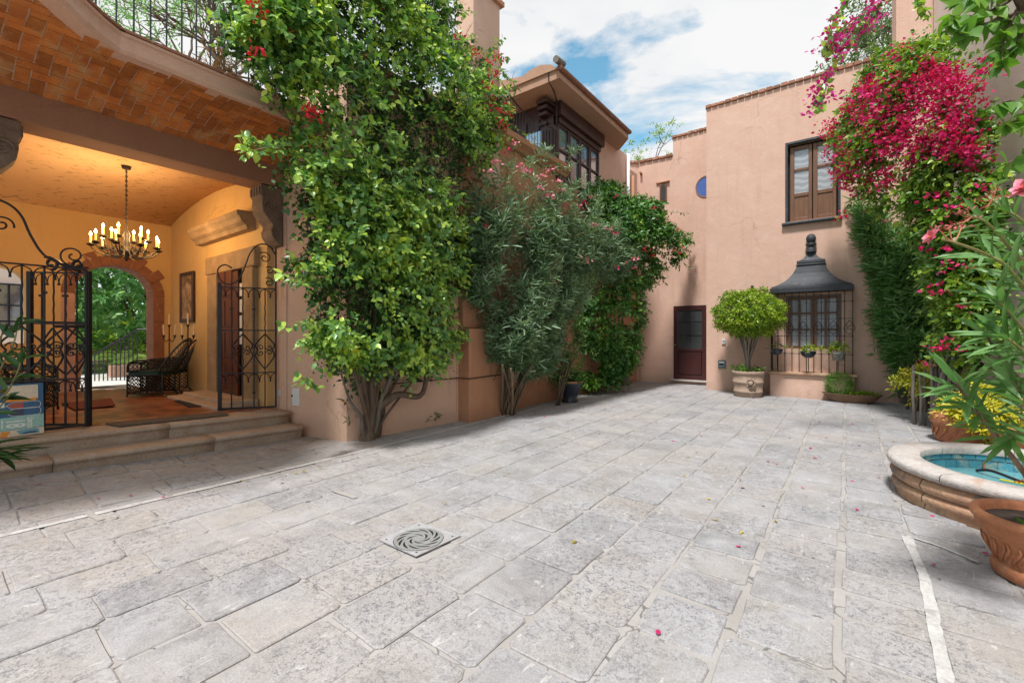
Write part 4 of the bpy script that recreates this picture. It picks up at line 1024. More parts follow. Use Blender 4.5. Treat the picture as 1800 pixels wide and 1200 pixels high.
for (p, q, r0, r1) in ((a - .035, a + .012, c - .02, e + .035), (b - .012, b + .03, c - .02, e + .035), (a + .012, b - .012, e - .012, e + .035)): MB().box(p, q, FY - .012, FY + .08, r0, r1).build('dark_surround', 'slate_paint', uw)
MB().box(a - .10, b + .06, FY - .10, FY + .10, c - .085, c - .022).build('sill', 'slate_paint', uw, bev=.02)
# hooded window
hx = -.655; hd = thing('window_hood', (hx, FY, 2.4), 'dark grey flared plaster hood with pine-cone finial over the grille', 'window hood')
def loft(levels, name, mat, parent):
    mb = MB()
    for (w_, d_, z_) in [(a_, b_, 2.34 + (c_ - 2.34) * .88) for a_, b_, c_ in levels]: mb.v += [(hx - w_, FY + .01, z_), (hx - w_, FY - d_, z_), (hx + w_, FY - d_, z_), (hx + w_, FY + .01, z_)]
    for i in range(len(levels) - 1):
        for j in range(4): a_, b_ = 4 * i + j, 4 * i + (j + 1) % 4; mb.f.append((a_, b_, b_ + 4, a_ + 4))
    mb.f += [(0, 3, 2, 1), tuple(len(mb.v) - 4 + j for j in range(4))]
    return mb.build(name, mat, parent, bev=.008)
loft([(.755, .44, 2.34), (.76, .45, 2.46), (.735, .42, 2.465), (.73, .42, 2.50), (.71, .40, 2.505)], 'hood_rim', 'slate_paint', hd)
loft([(.70, .39, 2.507), (.60, .33, 2.56), (.50, .28, 2.63), (.41, .24, 2.72), (.34, .20, 2.83), (.285, .17, 2.96), (.26, .155, 3.03)], 'hood_flare', 'slate_paint', hd)
loft([(.275, .17, 3.031), (.28, .18, 3.06), (.255, .16, 3.075), (.265, .17, 3.11), (.26, .165, 3.16), (.235, .15, 3.165)], 'hood_cornice', 'slate_paint', hd)
loft([(.22, .14, 3.167), (.15, .11, 3.22), (.10, .09, 3.29), (.085, .08, 3.36)], 'hood_neck', 'slate_paint', hd)
fn = MB().lathe((hx, FY - .06, 3.235), [(0, 0), (.095, .0), (.10, .03), (.085, .06), (.095, .09), (.06, .12), (.05, .15), (.11, .18), (.10, .20), (.055, .215), (.075, .24), (.095, .29), (.095, .34), (.07, .39), (.03, .42), (0, .43)], 16).build('finial', 'slate_paint', hd, True)
sh = thing('window_pedestal', (hx, FY, 0), 'low stucco ledge with stone shelf carrying the window grille', 'ledge')
MB().box(hx - .77, hx + .77, FY - .36, FY - .004, -.05, .50).build('pedestal', 'pink_stucco', sh, bev=.01)
MB().box(hx - .82, hx + .82, FY - .42, FY - .003, .503, .57).build('shelf', 'fountain_body', sh, bev=.02)
gr = thing('window_grille', (hx, FY - .38, .57), 'black iron cage grille with scrolls in front of the curtained window', 'grille')
gy = FY - .38; xs = [hx - .74 + 1.48 * i / 11 for i in range(12)]
for x in xs: MB().tube([(x, gy, .57), (x, gy, 2.34)], .0085, 5).build('bar', 'iron', gr)
for s in (-1, 1):
    for k in range(2): MB().tube([(hx + s * .74, gy + .13 + .12 * k, .57), (hx + s * .74, gy + .13 + .12 * k, 2.34)], .0085, 5).build('bar', 'iron', gr)
for z in (.98, 1.37, 1.74, 2.10): MB().tube([(hx - .74, FY, z), (hx - .74, gy - .002, z), (hx + .74, gy - .002, z), (hx + .74, FY, z)], .007, 4).build('rail', 'iron', gr)
for i in range(6):
    xm = hx - .74 + .135 * 2 * i + .075
    mb = MB()
    for s in (-1, 1):
        mb.tube(bez([(xm, gy - .008, 1.40), (xm + s * .085, gy - .008, 1.50), (xm + s * .07, gy - .008, 1.60), (xm, gy - .008, 1.70)], 6), .006, 4)
        mb.tube(spiral((xm + s * .035, gy - .008, 1.585), (1, 0, 0), (0, 0, 1), .032, .008, 0, s * 7, 14), .005, 4); mb.tube(spiral((xm + s * .035, gy - .008, 1.515), (1, 0, 0), (0, 0, -1), .03, .008, 0, s * 7, 14), .005, 4)
    mb.build('scroll', 'iron', gr)
for x in xs:
    for z in (.98, 1.37, 2.10): MB().obox((x, gy, z), (.014, 0, 0), (0, .014, 0), (0, 0, .014)).build('collar', 'iron', gr)
lw = thing('curtained_window', (hx, FY + .1, 1.1), 'old brown window with pale curtains behind the iron grille', 'window')
a, b, c, e = LW
MB().box(a + .002, b - .002, FY + .20, FY + .22, c, e).build('curtain', 'curtain', lw)
for i in range(2):
    xa = a + .03 + i * .495; xb = xa + .485; s = MB()
    for (p, q, r0, r1) in ((xa, xa + .06, c + .01, e - .03), (xb - .05, xb, c + .01, e - .03), (xa + .2, xa + .245, c + .06, e - .09), (xa + .06, xb - .05, e - .09, e - .03), (xa + .06, xb - .05, c + .01, c + .06)): s.box(p, q, FY + .10, FY + .14, r0, r1)
    for k in range(1, 3): s.box(xa + .06, xb - .05, FY + .105, FY + .135, c + .06 + .375 * k - .02, c + .06 + .375 * k + .02)
    s.build('casement', 'brown_wood', lw)
MB().box(a + .002, b - .002, FY + .02, FY + .195, c - .0, c + .01).build('sill', 'brown_wood', lw)

# right-hand garden wall and buildings further off
gw = tag(MB().prism([(1.36, 12.045), (1.75, 9.0), (2.6, 2.0), (3.4, -3.5), (3.9, -3.5), (2.4, 12.045)], -.05, [8.6, 8.3, 6.0, 5.5, 5.5, 8.6]).build('garden_wall', 'pale_stucco'), 'very tall pale stucco wall behind the bougainvillea and fountain', 'wall')

# ================================================================== IRON GATES
def gate(label, p0, p1, zb0, zb1, zt, n, group=None, thick_end=None, flourish=None, cross=.72, arches=True):
    """leaf from p0 to p1 (plan); bars, rails, heart scrolls, little pointed arches, collars"""
    p0, p1 = np.array((*p0, 0.)), np.array((*p1, 0.)); L = np.linalg.norm(p1 - p0); t = (p1 - p0) / L; up = np.array((0, 0, 1.)); out = np.array((t[1], -t[0], 0)); out = out if out[0] > 0 else -out
    g = thing('iron_gate', (p0[0], p0[1], zb0), label, 'gate', group)
    P = lambda s, z, o=0: p0 + t * s + up * z + out * o
    zb = lambda s: zb0 + (zb1 - zb0) * s / L
    z1, z2 = zb0 + .52, zb0 + 1.12                      # lower rail, upper rail
    for i in range(n + 1):
        s = L * i / n; r = .0095 if 0 < i < n else .013
        if i % 2 and 0 < i < n:
            pts = []; 
            for k in range(25): z = zb(s) + .02 + (zt - zb(s) - .02) * k / 24; tw = .003 if (.25 < (z - zb0) / (zt - zb0) < .42 or .62 < (z - zb0) / (zt - zb0) < .9) else 0; pts.append(P(s + tw * (-1) ** k, z))
            MB().tube(pts, r * .9, 5).build('bar', 'iron', g)
        else: MB().tube([P(s, zb(s) + .01), P(s, zt)], r, 5).build('bar', 'iron', g)
        if 0 < i < n and i % 2 == 0:
            for z in (zb0 + .24, zb0 + 1.42): MB().obox(P(s, z), t * .022, out * .014, up * .012).build('collar', 'iron', g)
    for z in (zt, z2, z1): MB().obox(P(L / 2, z), t * L / 2, out * .010, up * .008).build('rail', 'iron', g)
    MB().obox(P(L / 2, (zb(0) + zb(L)) / 2 + .02), t * L / 2 + up * (zb1 - zb0) / 2, out * .010, up * .012).build('rail', 'iron', g)
    if arches:
        for z in (zt - .01, z1 - .01):
            mb = MB()
            for i in range(n):
                a, b = L * i / n, L * (i + 1) / n; m = (a + b) / 2
                for s0, s1 in ((a, m), (b, m)): mb.tube(bez([P(s0, z, .006), P(s0 + (s1 - s0) * .75, z - .035, .006), P(s1, z - .11, .006)], 4), .006, 4)
                mb.obox(P(m, z - .115, .006), t * .010, out * .008, up * .012)
            mb.build('pointed_arches', 'iron', g)
    for i in range(0, n - 1, 2):
        m = L * (i + 1) / n if n > 2 else L / 2; hw = L / n * .88; zc = (z1 + z2) / 2 + .02; mb = MB()
        for s in (-1, 1):
            mb.tube(bez([P(m, zc + .23, .012), P(m + s * hw * .55, zc + .15, .012), P(m + s * hw, zc + .07, .012), P(m + s * hw * .75, zc + .0, .012)], 5), .010, 5)
            mb.tube(bez([P(m, zc - .27, .012), P(m + s * hw * .6, zc - .17, .012), P(m + s * hw, zc - .08, .012), P(m + s * hw * .75, zc + .0, .012)], 5), .010, 5)
            mb.tube(spiral(P(m + s * hw * .45, zc + .035, .012), t, up, hw * .36, .006, 0, s * 7, 16), .007, 4); mb.tube(spiral(P(m + s * hw * .45, zc - .04, .012), t, -up, hw * .36, .006, 0, s * 7, 16), .007, 4)
        mb.build('heart_scroll', 'iron', g)
    if thick_end is not None:
        s = thick_end * L; MB().obox(P(s, (zb(s) + zt + .02) / 2), t * .022, out * .022, up * (zt + .02 - zb(s)) / 2).build('end_post', 'iron', g)
    return g, P, t, up, out, L
gA, P, t, up, out, L = gate('arcade gate leaf by the wine poster, with a tall swooping scroll on top', (-6.55, 1.045), (-6.55, -.20), .41, .43, 2.10, 8)
sw = bez([P(-.02, 2.12), P(.12, 2.12), P(.30, 2.20), P(.40, 2.38), P(.47, 2.58), P(.56, 2.68), P(.68, 2.70), P(.85, 2.60), P(.95, 2.4)], 9)
MB().tube(sw, .011, 6).build('swoop_scroll', 'iron', gA)
for (s, z, R, a0, a1) in ((.10, 2.235, .11, -1.6, 7.6), (.60, 2.47, .085, 3.4, -5.4), (.72, 2.33, .065, 3.4, -5.4), (.70, 2.185, .07, 3.4, -5.4)):
    MB().tube(spiral(P(s, z), t, up, R, .014, a0, a1, 30), .009, 5).build('volute', 'iron', gA)
gB, P, t, up, out, L = gate('heavy folded gate leaf standing behind the scrolled leaf near the poster', (-6.62, 1.075), (-7.02, .68), .40, .41, 2.07, 5, thick_end=0.0)
MB().obox(P(L, 1.24), t * .02, out * .02, up * .84).build('end_post', 'iron', gB)
for (s, z, R, sg) in ((.10, 2.16, .06, 1), (.36, 2.17, .07, -1)): MB().tube(spiral(P(s, z), t, up, R, .016, -1.6 if sg > 0 else 4.7, 5.6 if sg > 0 else -2.5, 22), [.016] * 23, 5).build('volute', 'iron', gB)
MB().tube(bez([P(.08, 2.09), P(.22, 2.14), P(.34, 2.22), P(.42, 2.24)], 6), .016, 5).build('brace', 'iron', gB)
MB().tube([P(.02, 1.49, .02), P(.30, 1.49, .02)], .018, 6).build('bolt', 'iron', gB)
gC, P, t, up, out, L = gate('arcade gate leaf hinged on the pale pier, with curled scrolls rising at its hinge', (-6.60, 3.06), (-6.93, 2.46), .34, .35, 2.06, 5, thick_end=1.0)
MB().tube([P(0, 2.05), P(0, 2.66)], .014, 5).build('hinge_post', 'iron', gC)
MB().tube(bez([P(.0, 2.55), P(.09, 2.68), P(.22, 2.68), P(.32, 2.56), P(.38, 2.38), P(.46, 2.18), P(.58, 2.10), P(.68, 2.16), P(.71, 2.30), P(.63, 2.37), P(.54, 2.33)], 7), .010, 5).build('swoop_scroll', 'iron', gC)
for (s, z, R, a0, a1) in ((.14, 2.50, .085, .8, 9.2), (.08, 2.32, .06, .8, 8.4), (.09, 2.15, .07, 1.0, 8.6)): MB().tube(spiral(P(s, z), t, up, R, .012, a0, a1, 26), .008, 5).build('volute', 'iron', gC)
gD, P, t, up, out, L = gate('folded gate leaf seen almost edge-on beside the doormat', (-6.97, 2.47), (-7.46, 2.66), .345, .345, 2.10, 4, thick_end=0.0)

# ================================================================== ARCADE FURNISHINGS
cx, cy, cz = -8.35, 1.76, 2.66
cd = thing('chandelier', (cx, cy, cz), 'wrought iron chandelier with lit candle lamps hanging from a long chain', 'chandelier')
MB().tube([(cx, cy, cz + .28), (cx, cy, 3.83)], .006, 5).build('chain_core', 'old_iron', cd)
mb = MB()
for k in range(26):
    z = cz + .32 + k * .034; a = k % 2
    mb.tube([(cx + .013 * math.cos(q) * (1 - a), cy + .013 * math.cos(q) * a, z + .022 * math.sin(q)) for q in [6.283 * i / 8 for i in range(9)]], .004, 3, False)
mb.build('chain', 'old_iron', cd)
MB().lathe((cx, cy, cz), [(0, -.20), (.015, -.19), (.03, -.16), (.015, -.13), (.07, -.08), (.075, -.04), (.03, 0), (.05, .05), (.03, .12), (.045, .18), (.02, .24), (.01, .30)], 14).build('stem', 'old_iron', cd, True)
MB().lathe((cx, cy, 3.79), [(.0, .0), (.05, .01), (.06, .05)], 12).build('canopy', 'old_iron', cd)
def arm(a, R, zc):
    ca, sa = math.cos(a), math.sin(a); q = lambda r, z: (cx + ca * r, cy + sa * r, cz + z)
    ar = MB().tube(bez([q(.03, .0), q(R * .35, -.13), q(R * .75, -.11), q(R, zc - .03)], 6), .009, 5).build('arm', 'old_iron', cd)
    MB().tube(spiral(q(R * .55, -.04), (ca, sa, 0), (0, 0, 1), .05, .012, 3.1, -4, 16), .006, 4).build('curl', 'old_iron', ar)
    MB().lathe(q(R, zc), [(.012, -.02), (.045, 0), (.05, .012), (.018, .012), (.018, .03)], 12).build('drip_pan', 'old_iron', ar)
    MB().lathe(q(R, zc + .02), [(.011, 0), (.011, .11), (0, .112)], 8).build('candle_sleeve', 'candle_sleeve', ar)
    MB().lathe(q(R, zc + .13), [(.004, 0), (.014, .012), (.015, .025), (.006, .05), (0, .06)], 8).build('bulb', 'bulb_glow', ar, True)
for i in range(9): arm(i * 6.2832 / 9 + .2, .38, .0)
for i in range(6): arm(i * 1.0472 + .5, .25, .12)
for k, (dx, dy) in enumerate(((.28, .1), (-.25, .2), (0, -.28))):
    ld = bpy.data.lights.new('chandelier_light', 'POINT'); ld.energy = 18; ld.color = (1.0, .64, .29); ld.shadow_soft_size = .12
    lo = bpy.data.objects.new('chandelier_light', ld); COL.objects.link(lo); lo.parent = cd; lo.location = (dx, dy, .22)

def candle_stand(x, y, label):
    z0 = fz(y); c = thing('candle_stand', (x, y, z0), label, 'candle stand', 'candle stands by the arcade wall')
    MB().tube([(x, y, z0 + .12), (x, y, z0 + 1.12), (x, y, z0 + 1.24)], .010, 6).build('pole', 'old_iron', c)
    for k in range(3):
        a = k * 2.094 + .4; q = lambda r, z: (x + math.cos(a) * r, y + math.sin(a) * r, z0 + z)
        MB().tube(bez([q(0, .14), q(.08, .10), q(.15, .03), q(.19, .008)], 5), .009, 5).build('foot', 'old_iron', c)
    for (dx, dz) in ((-.085, 1.05), (0, 1.24), (.085, 1.05)):
        d = np.array((.57, .82)) * dx
        if dx: MB().tube(bez([(x, y, z0 + .98), (x + d[0] * .6, y + d[1] * .6, z0 + .93), (x + d[0], y + d[1], z0 + dz - .06)], 5), .007, 5).build('arm', 'old_iron', c)
        MB().lathe((x + d[0], y + d[1], z0 + dz), [(.006, -.07), (.022, -.01), (.03, 0), (.012, .004)], 10).build('cup', 'old_iron', c)
        MB().tube([(x + d[0], y + d[1], z0 + dz), (x + d[0] * 1.15 + .005, y + d[1] * 1.1, z0 + dz + .20)], [.013, .011], 8).build('candle', 'wax', c)
candle_stand(-10.0, 2.72, 'tall iron candle stand with three candles, beside the arch stones')
candle_stand(-9.30, 2.80, 'tall iron candle stand with three candles, in front of the framed picture')
pt = thing('framed_picture', (-9.85, 3.0, 2.1), 'tall narrow dark-framed painting on the ochre arcade wall', 'picture')
a, b, c, e = -10.32, -9.62, 1.63, 2.58
fm = MB()
for (p, q, r0, r1) in ((a, a + .07, c, e), (b - .07, b, c, e), (a + .07, b - .07, e - .07, e), (a + .07, b - .07, c, c + .07)): fm.box(p, q, 2.965, 3.005, r0, r1)
fm.build('frame', 'dark_wood', pt, bev=.008); MB().box(a + .07, b - .07, 2.985, 2.995, c + .07, e - .07).build('canvas', 'painted_canvas', pt)
MB().box(-7.18, -7.10, 2.985, 2.998, 1.42, 1.56).build('light_switch', 'off_white', lh)

# wicker armchairs
def wicker_chair(x, y, rz, label):
    c = thing('wicker_armchair', (0, 0, 0), label, 'chair', 'black wicker armchairs in the arcade')
    def lattice(name, A, Bv, Cv, nu, nv):          # diamond lattice on a patch A + u B + v C
        mb = MB(); A, Bv, Cv = map(lambda q: np.array(q, float), (A, Bv, Cv)); nn = nrmz(np.cross(Bv, Cv)) * .004; step = 1.0 / nu
        def seg(u0, v0, u1, v1): mb.tube([A + Bv * u0 + Cv * v0, A + Bv * u1 + Cv * v1], .0065, 4, False)
        k = nv / nu
        for i in range(-nv, nu + 1):
            for sg in (1, -1):
                pts = []
                for j in range(nv):
                    u0, u1 = (i + j) / nu, (i + j + 1) / nu
                    if 0 <= u0 < 1 - 1e-6: 
                        q0, q1 = (u0, u1) if sg > 0 else (1 - u0, 1 - u1); seg(q0, j / nv, q1, (j + 1) / nv)
        mb.tube([A, A + Bv, A + Bv + Cv, A + Cv, A], .012, 5); return mb.build(name, 'black_wicker', c)
    W2, D, H = .29, .58, .40
    lattice('side_panel', (-W2, 0, .06), (0, D, 0), (0, 0, H - .06), 8, 5); lattice('side_panel', (W2, 0, .06), (0, D, 0), (0, 0, H - .06), 8, 5)
    lattice('front_panel', (-W2, 0, .06), (2 * W2, 0, 0), (0, 0, H - .06), 8, 5)
    lattice('arm_panel', (-W2, .02, H + .07), (-.02, D, .06), (0, 0, .14), 8, 2); lattice('arm_panel', (W2, .02, H + .07), (.02, D, .06), (0, 0, .14), 8, 2)
    # fan-shaped reclining back
    bk = MB(); n = 14; mrows = 7
    def bp(u, v):                                    # u across -1..1, v up 0..1
        wv = W2 * (1 + .18 * math.sin(v * 2.2)); top = math.sqrt(max(0, 1 - u * u * .96)) * .62 + .02
        return np.array((u * wv, D + .30 * v * top / .62 - .06 * u * u + .0, H + .02 + v * top))
    for i in range(n + 1):
        for sg in (1, -1):
            pts = [];
            for j in range(mrows + 1):
                u = (-1 + 2 * i / n) + sg * j * .14
                if abs(u) <= 1: pts.append(bp(u, j / mrows))
            if len(pts) > 1: bk.tube(pts, .006, 4, False)
    bk.build('woven_back', 'black_wicker', c)
    rim = [bp(-1 + 2 * i / 20, 1.0) for i in range(21)]; rim = [bp(-1, 0)] + rim + [bp(1, 0)]
    MB().tube(rim, .017, 6).build('back_rim', 'black_wicker', c)
    MB().tube(bez([bp(-1, .2), (-W2 - .04, .35, H + .26), (-W2 - .02, .05, H + .22), (-W2, .0, H + .05)], 6), .016, 6).build('armrest', 'black_wicker', c)
    MB().tube(bez([bp(1, .2), (W2 + .04, .35, H + .26), (W2 + .02, .05, H + .22), (W2, .0, H + .05)], 6), .016, 6).build('armrest', 'black_wicker', c)
    MB().box(-W2 + .01, W2 - .01, .01, D, H - .03, H + .07).build('seat_cushion', 'green_cushion', c, bev=.03)
    for (lx, ly) in ((-W2, 0), (W2, 0), (-W2, D), (W2, D)): MB().tube([(lx, ly, H), (lx, ly, .05), (lx * 1.04, ly + (.05 if ly else -.0), .0)], [.014, .013, .019], 6).build('leg', 'black_wicker', c)
    c.location = (x, y, fz(y)); c.rotation_euler = (0, 0, rz); c.scale = (.9, .9, .92); return c
wicker_chair(-9.75, 2.20, math.radians(-42), 'black wicker armchair with green seat, the one nearer the door mat')
wicker_chair(-10.15, 2.45, math.radians(-38), 'black wicker armchair tucked behind the other by the candle stands')
wicker_chair(-8.3, .95, math.radians(150), 'black wicker armchair seen through the lower bars of the poster-side gate')
tb = thing('side_table', (-8.9, .3, fz(.3)), 'small dark table with white top behind the poster-side gate', 'table')
MB().lathe((-8.9, .42, 1.06), [(0, 0), (.34, 0), (.35, .012), (.34, .025), (0, .025)], 24).build('table_top', 'white_metal', tb)
for k in range(3):
    a = k * 2.09; MB().tube(bez([(-8.9, .42, 1.05), (-8.9 + .12 * math.cos(a), .42 + .12 * math.sin(a), .7), (-8.9 + .28 * math.cos(a), .42 + .28 * math.sin(a), .41)], 6), .013, 5).build('leg', 'black_wicker', tb)
dm = tag(MB().prism([(-7.55, 2.28), (-7.30, 2.85), (-8.25, 2.90), (-8.45, 2.36)], .352, .366).build('doormat', 'rubber_mat'), 'black rubber doormat on the tiles before the stone doorway', 'doormat')
cm = tag(MB().prism([(-6.36, 1.28), (-6.36, 2.36), (-6.66, 2.40), (-6.66, 1.22)], [fz(1.28) + .002, fz(2.36) + .002, fz(2.4) + .002, fz(1.22) + .002], [fz(1.28) + .024, fz(2.36) + .024, fz(2.4) + .024, fz(1.22) + .024]).build('coir_mat', 'coir', bev=.006), 'long grey-brown coir mat lying along the top step', 'mat')
rg = tag(MB().prism([(-8.2, 1.20), (-8.25, 1.62), (-9.2, 1.75), (-9.15, 1.2)], .397, .407).build('rug', 'rug'), 'dark red patterned rug on the arcade tiles beside the gate', 'rug')
m2 = tag(MB().prism([(-11.5, 1.8), (-11.5, 2.6), (-12.2, 2.6), (-12.2, 1.8)], .337, .35).build('outdoor_mat', 'coir'), 'flat grey mat outside the arch on the pale garden path', 'mat')

# wine poster leaning on the gate, lying on its side
po = thing('poster', (-6.40, .55, .45), 'printed board lying on its side: wine glasses, green band with large 18', 'poster')
PA = np.array((-6.44, .72, .415)); PU = np.array((-.0, -.62, .0)); PV = np.array((-.06, 0, .50))   # u runs to the left in the picture, v up
PN = nrmz(np.cross(PV, PU)); PN = PN if PN[0] > 0 else -PN
def pp(u, v, o=0.): return PA + PU * u + PV * v + PN * o
def ppoly(name, mat, pts, o, parent=po): 
    return MB().extr([pp(u, v, o) for u, v in pts], PN * .0006).build(name, mat, parent)
for nm, c_ in (('print_blue', (.035, .12, .24)), ('print_green', (.30, .52, .46)), ('print_cream', (.72, .60, .45)), ('print_orange', (.75, .28, .03)), ('print_white', (.78, .76, .72)), ('print_red', (.42, .09, .06)), ('print_sky', (.15, .38, .48)), ('print_dark', (.05, .06, .11))): M_(nm, c_, tuple(x * .9 for x in c_), 3, .5, 0, 60)
MB().extr([pp(0, 0, -.008), pp(1, 0, -.008), pp(1, 1, -.008), pp(0, 1, -.008)], PN * .008).build('board', 'print_blue', po)
ppoly('cream_strip', 'print_cream', [(.62, .38), (1, .38), (1, 1), (.62, .95)], .0005)
ppoly('green_band', 'print_green', [(0, .14), (1, .10), (1, .34), (0, .385)], .0005)
ppoly('bottom_picture', 'print_cream', [(0, 0), (.62, 0), (.62, .11), (0, .13)], .0005)
ppoly('bottom_wave', 'print_sky', [(.05, .02), (.26, .02), (.30, .10), (.16, .12), (.06, .11)], .0014)
ppoly('bottom_wave_shade', 'print_dark', [(.07, .035), (.24, .03), (.22, .055), (.14, .065), (.08, .06)], .0022)
ppoly('orange_block', 'print_orange', [(.40, .0), (.36, .10), (.46, .11), (.47, .0)], .0014)
ppoly('glass_bowl', 'print_cream', [(.06, .97), (.06, .70), (.10, .66), (.42, .66), (.42, .97)], .0005)
ppoly('orange_drink', 'print_orange', [(.06, .72), (.09, .66), (.42, .66), (.42, .72), (.25, .70)], .0014)
ppoly('orange_fruit', 'print_orange', [(.45, .72), (.62, .76), (.74, .86), (.64, .68), (.5, .66)], .0014)
ppoly('pale_bowl', 'print_white', [(.42, .56), (.42, .66), (.64, .66), (.58, .60), (.50, .57)], .0014)
def gl(y, wine, hw):
    mb = MB(); mb.tube([pp(.62, y, .002), pp(.40, y, .002)], .0022, 4)
    out_ = bez([pp(.40, y, .002), pp(.34, y + hw, .002), pp(.20, y + hw * 1.15, .002), pp(.05, y + hw, .002), pp(.05, y - hw, .002), pp(.20, y - hw * 1.15, .002), pp(.34, y - hw, .002), pp(.40, y, .002)], 5)
    mb.tube(out_, .0022, 4); mb.build('wine_glass', 'print_white', po)
    ppoly('wine', wine, [(.39, y), (.34, y + hw * .8), (.22, y + hw), (.22, y - hw), (.34, y - hw * .8)], .0012)
gl(.585, 'print_red', .055); gl(.455, 'print_dark', .062)
def ptext(s, u, v, size, parent=po, mat='print_white', o=.0016, name='lettering'):
    cu = bpy.data.curves.new(name, 'FONT'); cu.body = s; cu.size = size; cu.extrude = .0004; cu.offset = size * .022; m0 = me0 = None
    ob = bpy.data.objects.new('tmp', cu); COL.objects.link(ob); dg = bpy.context.evaluated_depsgraph_get(); me = bpy.data.meshes.new_from_object(ob.evaluated_get(dg))
    bpy.data.objects.remove(ob); me.materials.clear(); me.materials.append(MATS[mat])
    x = nrmz(-PV); yv = -nrmz(PU)                  # reading direction runs downwards
    m = Matrix((x, yv, PN)).transposed().to_4x4(); o_ = link(name, me, parent); w = worldofs(parent)
    o_.matrix_basis = Matrix.Translation(Vector(pp(u, v, o)) - w) @ m @ Matrix.Diagonal((.46, 1, 1, 1)); return o_
ptext('18', .40, .325, .175); ptext('Literario', .18, .345, .068)
for k, (u_, s_, z_) in enumerate(((.64, 'del 7 al 10', .040), (.71, 'de noviembre', .036))): ptext(s_, u_, .33, z_)
mb = MB()
for k, u_ in enumerate((.44, .47, .50, .53, .86, .90)): mb.extr([pp(u_, .32 - .01 * (k % 3), .001), pp(u_ + .012, .32 - .01 * (k % 3), .001), pp(u_ + .012, .17, .001), pp(u_, .17, .001)], PN * .0006)
mb.build('small_print', 'print_white', po)

# small fittings on the walls
wb = tag(MB().box(-5.66, -5.52, 3.235, 3.262, .42, .74).build('meter_box_door', 'white_metal', bev=.006), 'white metal meter door set in the pale pier', 'meter box')
def on_pier(u, v): return onP(u, v, (-6.40, P_), (-5.25, 3.34))
pd = nrmz(np.array((1.15, .21, 0.))); pnm = np.array((.18, -.98, 0.))
c = on_pier(521, 697); wb.data.clear_geometry(); _m = MB().obox(c + pnm * .006, pd * .072, pnm * .012, (0, 0, .125)); wb.data.from_pydata(_m.v, [], _m.f); wb.location = (0, 0, 0)
c = on_pier(515.5, 695); MB().obox(c + pnm * .021, pd * .012, pnm * .003, (0, 0, .014)).build('lock', 'drain_dark', wb)
c = on_pier(491, 691); c[1] = P_ - .025; tag(MB().box(c[0] - .05, c[0] + .05, c[1] - .006, c[1] + .004, c[2] - .045, c[2] + .045).build('socket', 'off_white', bev=.004), 'small white socket plate beside the gate hinge', 'socket')
ep = thing('intercom', (-2.51, FY - .03, .60), 'grey intercom panel with white name strip low on the wall', 'intercom')
MB().box(-2.60, -2.42, FY - .03, FY - .002, .56, .76).build('plate', 'grey_plastic', ep, bev=.006)
MB().box(-2.57, -2.45, FY - .036, FY - .031, .69, .725).build('name_strip', 'white_metal', ep)
for k in range(2): MB().box(-2.56 + .045 * k, -2.535 + .045 * k, FY - .036, FY - .031, .63, .68).build('button', 'drain_dark', ep)
MB().box(-2.57, -2.45, FY - .035, FY - .031, .612, .62).build('trim', 'off_white', ep)
th = tag(MB().box(-2.51, -2.43, FY - .035, FY - .002, 1.17, 1.29).build('doorbell', 'white_metal', bev=.006), 'small white doorbell box below the round tree crown', 'doorbell')
MB().box(-2.495, -2.445, FY - .038, FY - .0355, 1.21, 1.26).build('screen', 'talavera', th)
vp = tag(MB().tube([(-1.83, FY + .02, 2.56), (-1.83, FY - .07, 2.56), (-1.83, FY - .08, 2.44)], [.03, .03, .035], 8).build('vent_pipe', 'iron'), 'small black outdoor spotlight on the wall above the round tree', 'vent')  # short black vent pipe bent down from the wall, no lamp
def lantern(x, y, z, label, s=1):
    l = thing('wall_lantern', (x, y, z), label, 'lantern', 'black wall lanterns')
    MB().lathe((x, y - .16, z), [(.0, -.17), (.015, -.15), (.03, -.13), (.055, -.12), (.075, .06), (.085, .065), (.04, .11), (.012, .12), (.018, .14), (0, .16)], 6).build('cage_top', 'iron', l)
    for k in range(6):
        a = k * 1.047; MB().tube([(x + .058 * math.cos(a), y - .16 + .058 * math.sin(a), z - .12), (x + .078 * math.cos(a), y - .16 + .078 * math.sin(a), z + .06)], .007, 4).build('bar', 'iron', l)
    MB().tube(bez([(x, y, z + .02), (x, y - .05, z + .20), (x, y - .13, z + .22), (x, y - .16, z + .14)], 6), .009, 5).build('bracket', 'iron', l)
    MB().box(x - .03, x + .03, y - .012, y, z - .06, z + .12).build('wall_plate', 'iron', l)
lantern(-2.96, 13.04, 2.47, 'black wall lantern above the dark red door')
lantern(.50, FY, 2.30, 'black wall lantern half hidden by the tall oleander')

# drain grate
dg_ = thing('drain_grate', (DRAIN[0], DRAIN[1], 0), 'square steel floor drain with round swirling slotted cover', 'drain')
def flat2d(name, outlines, z, h, mat, parent):
    cu = bpy.data.curves.new(name, 'CURVE'); cu.dimensions = '2D'; cu.fill_mode = 'BOTH'; cu.extrude = h
    for pts in outlines:
        sp = cu.splines.new('POLY'); sp.points.add(len(pts) - 1); sp.use_cyclic_u = True
        for q, p in zip(sp.points, pts): q.co = (p[0], p[1], 0, 1)
    ob = bpy.data.objects.new('tmp', cu); COL.objects.link(ob); me = bpy.data.meshes.new_from_object(ob.evaluated_get(bpy.context.evaluated_depsgraph_get())); bpy.data.objects.remove(ob)
    me.materials.clear(); me.materials.append(MATS[mat]); o = link(name, me, parent); o.location = Vector((DRAIN[0], DRAIN[1], z)) - worldofs(parent); return o
cor = [onZ(u, v)[:2] - DRAIN for u, v in ((737, 919), (810, 943), (731, 979), (665, 950))]
R_ = .165
circ = lambda r: [(r * math.cos(6.2832 * i / 40), r * math.sin(6.2832 * i / 40)) for i in range(40)]
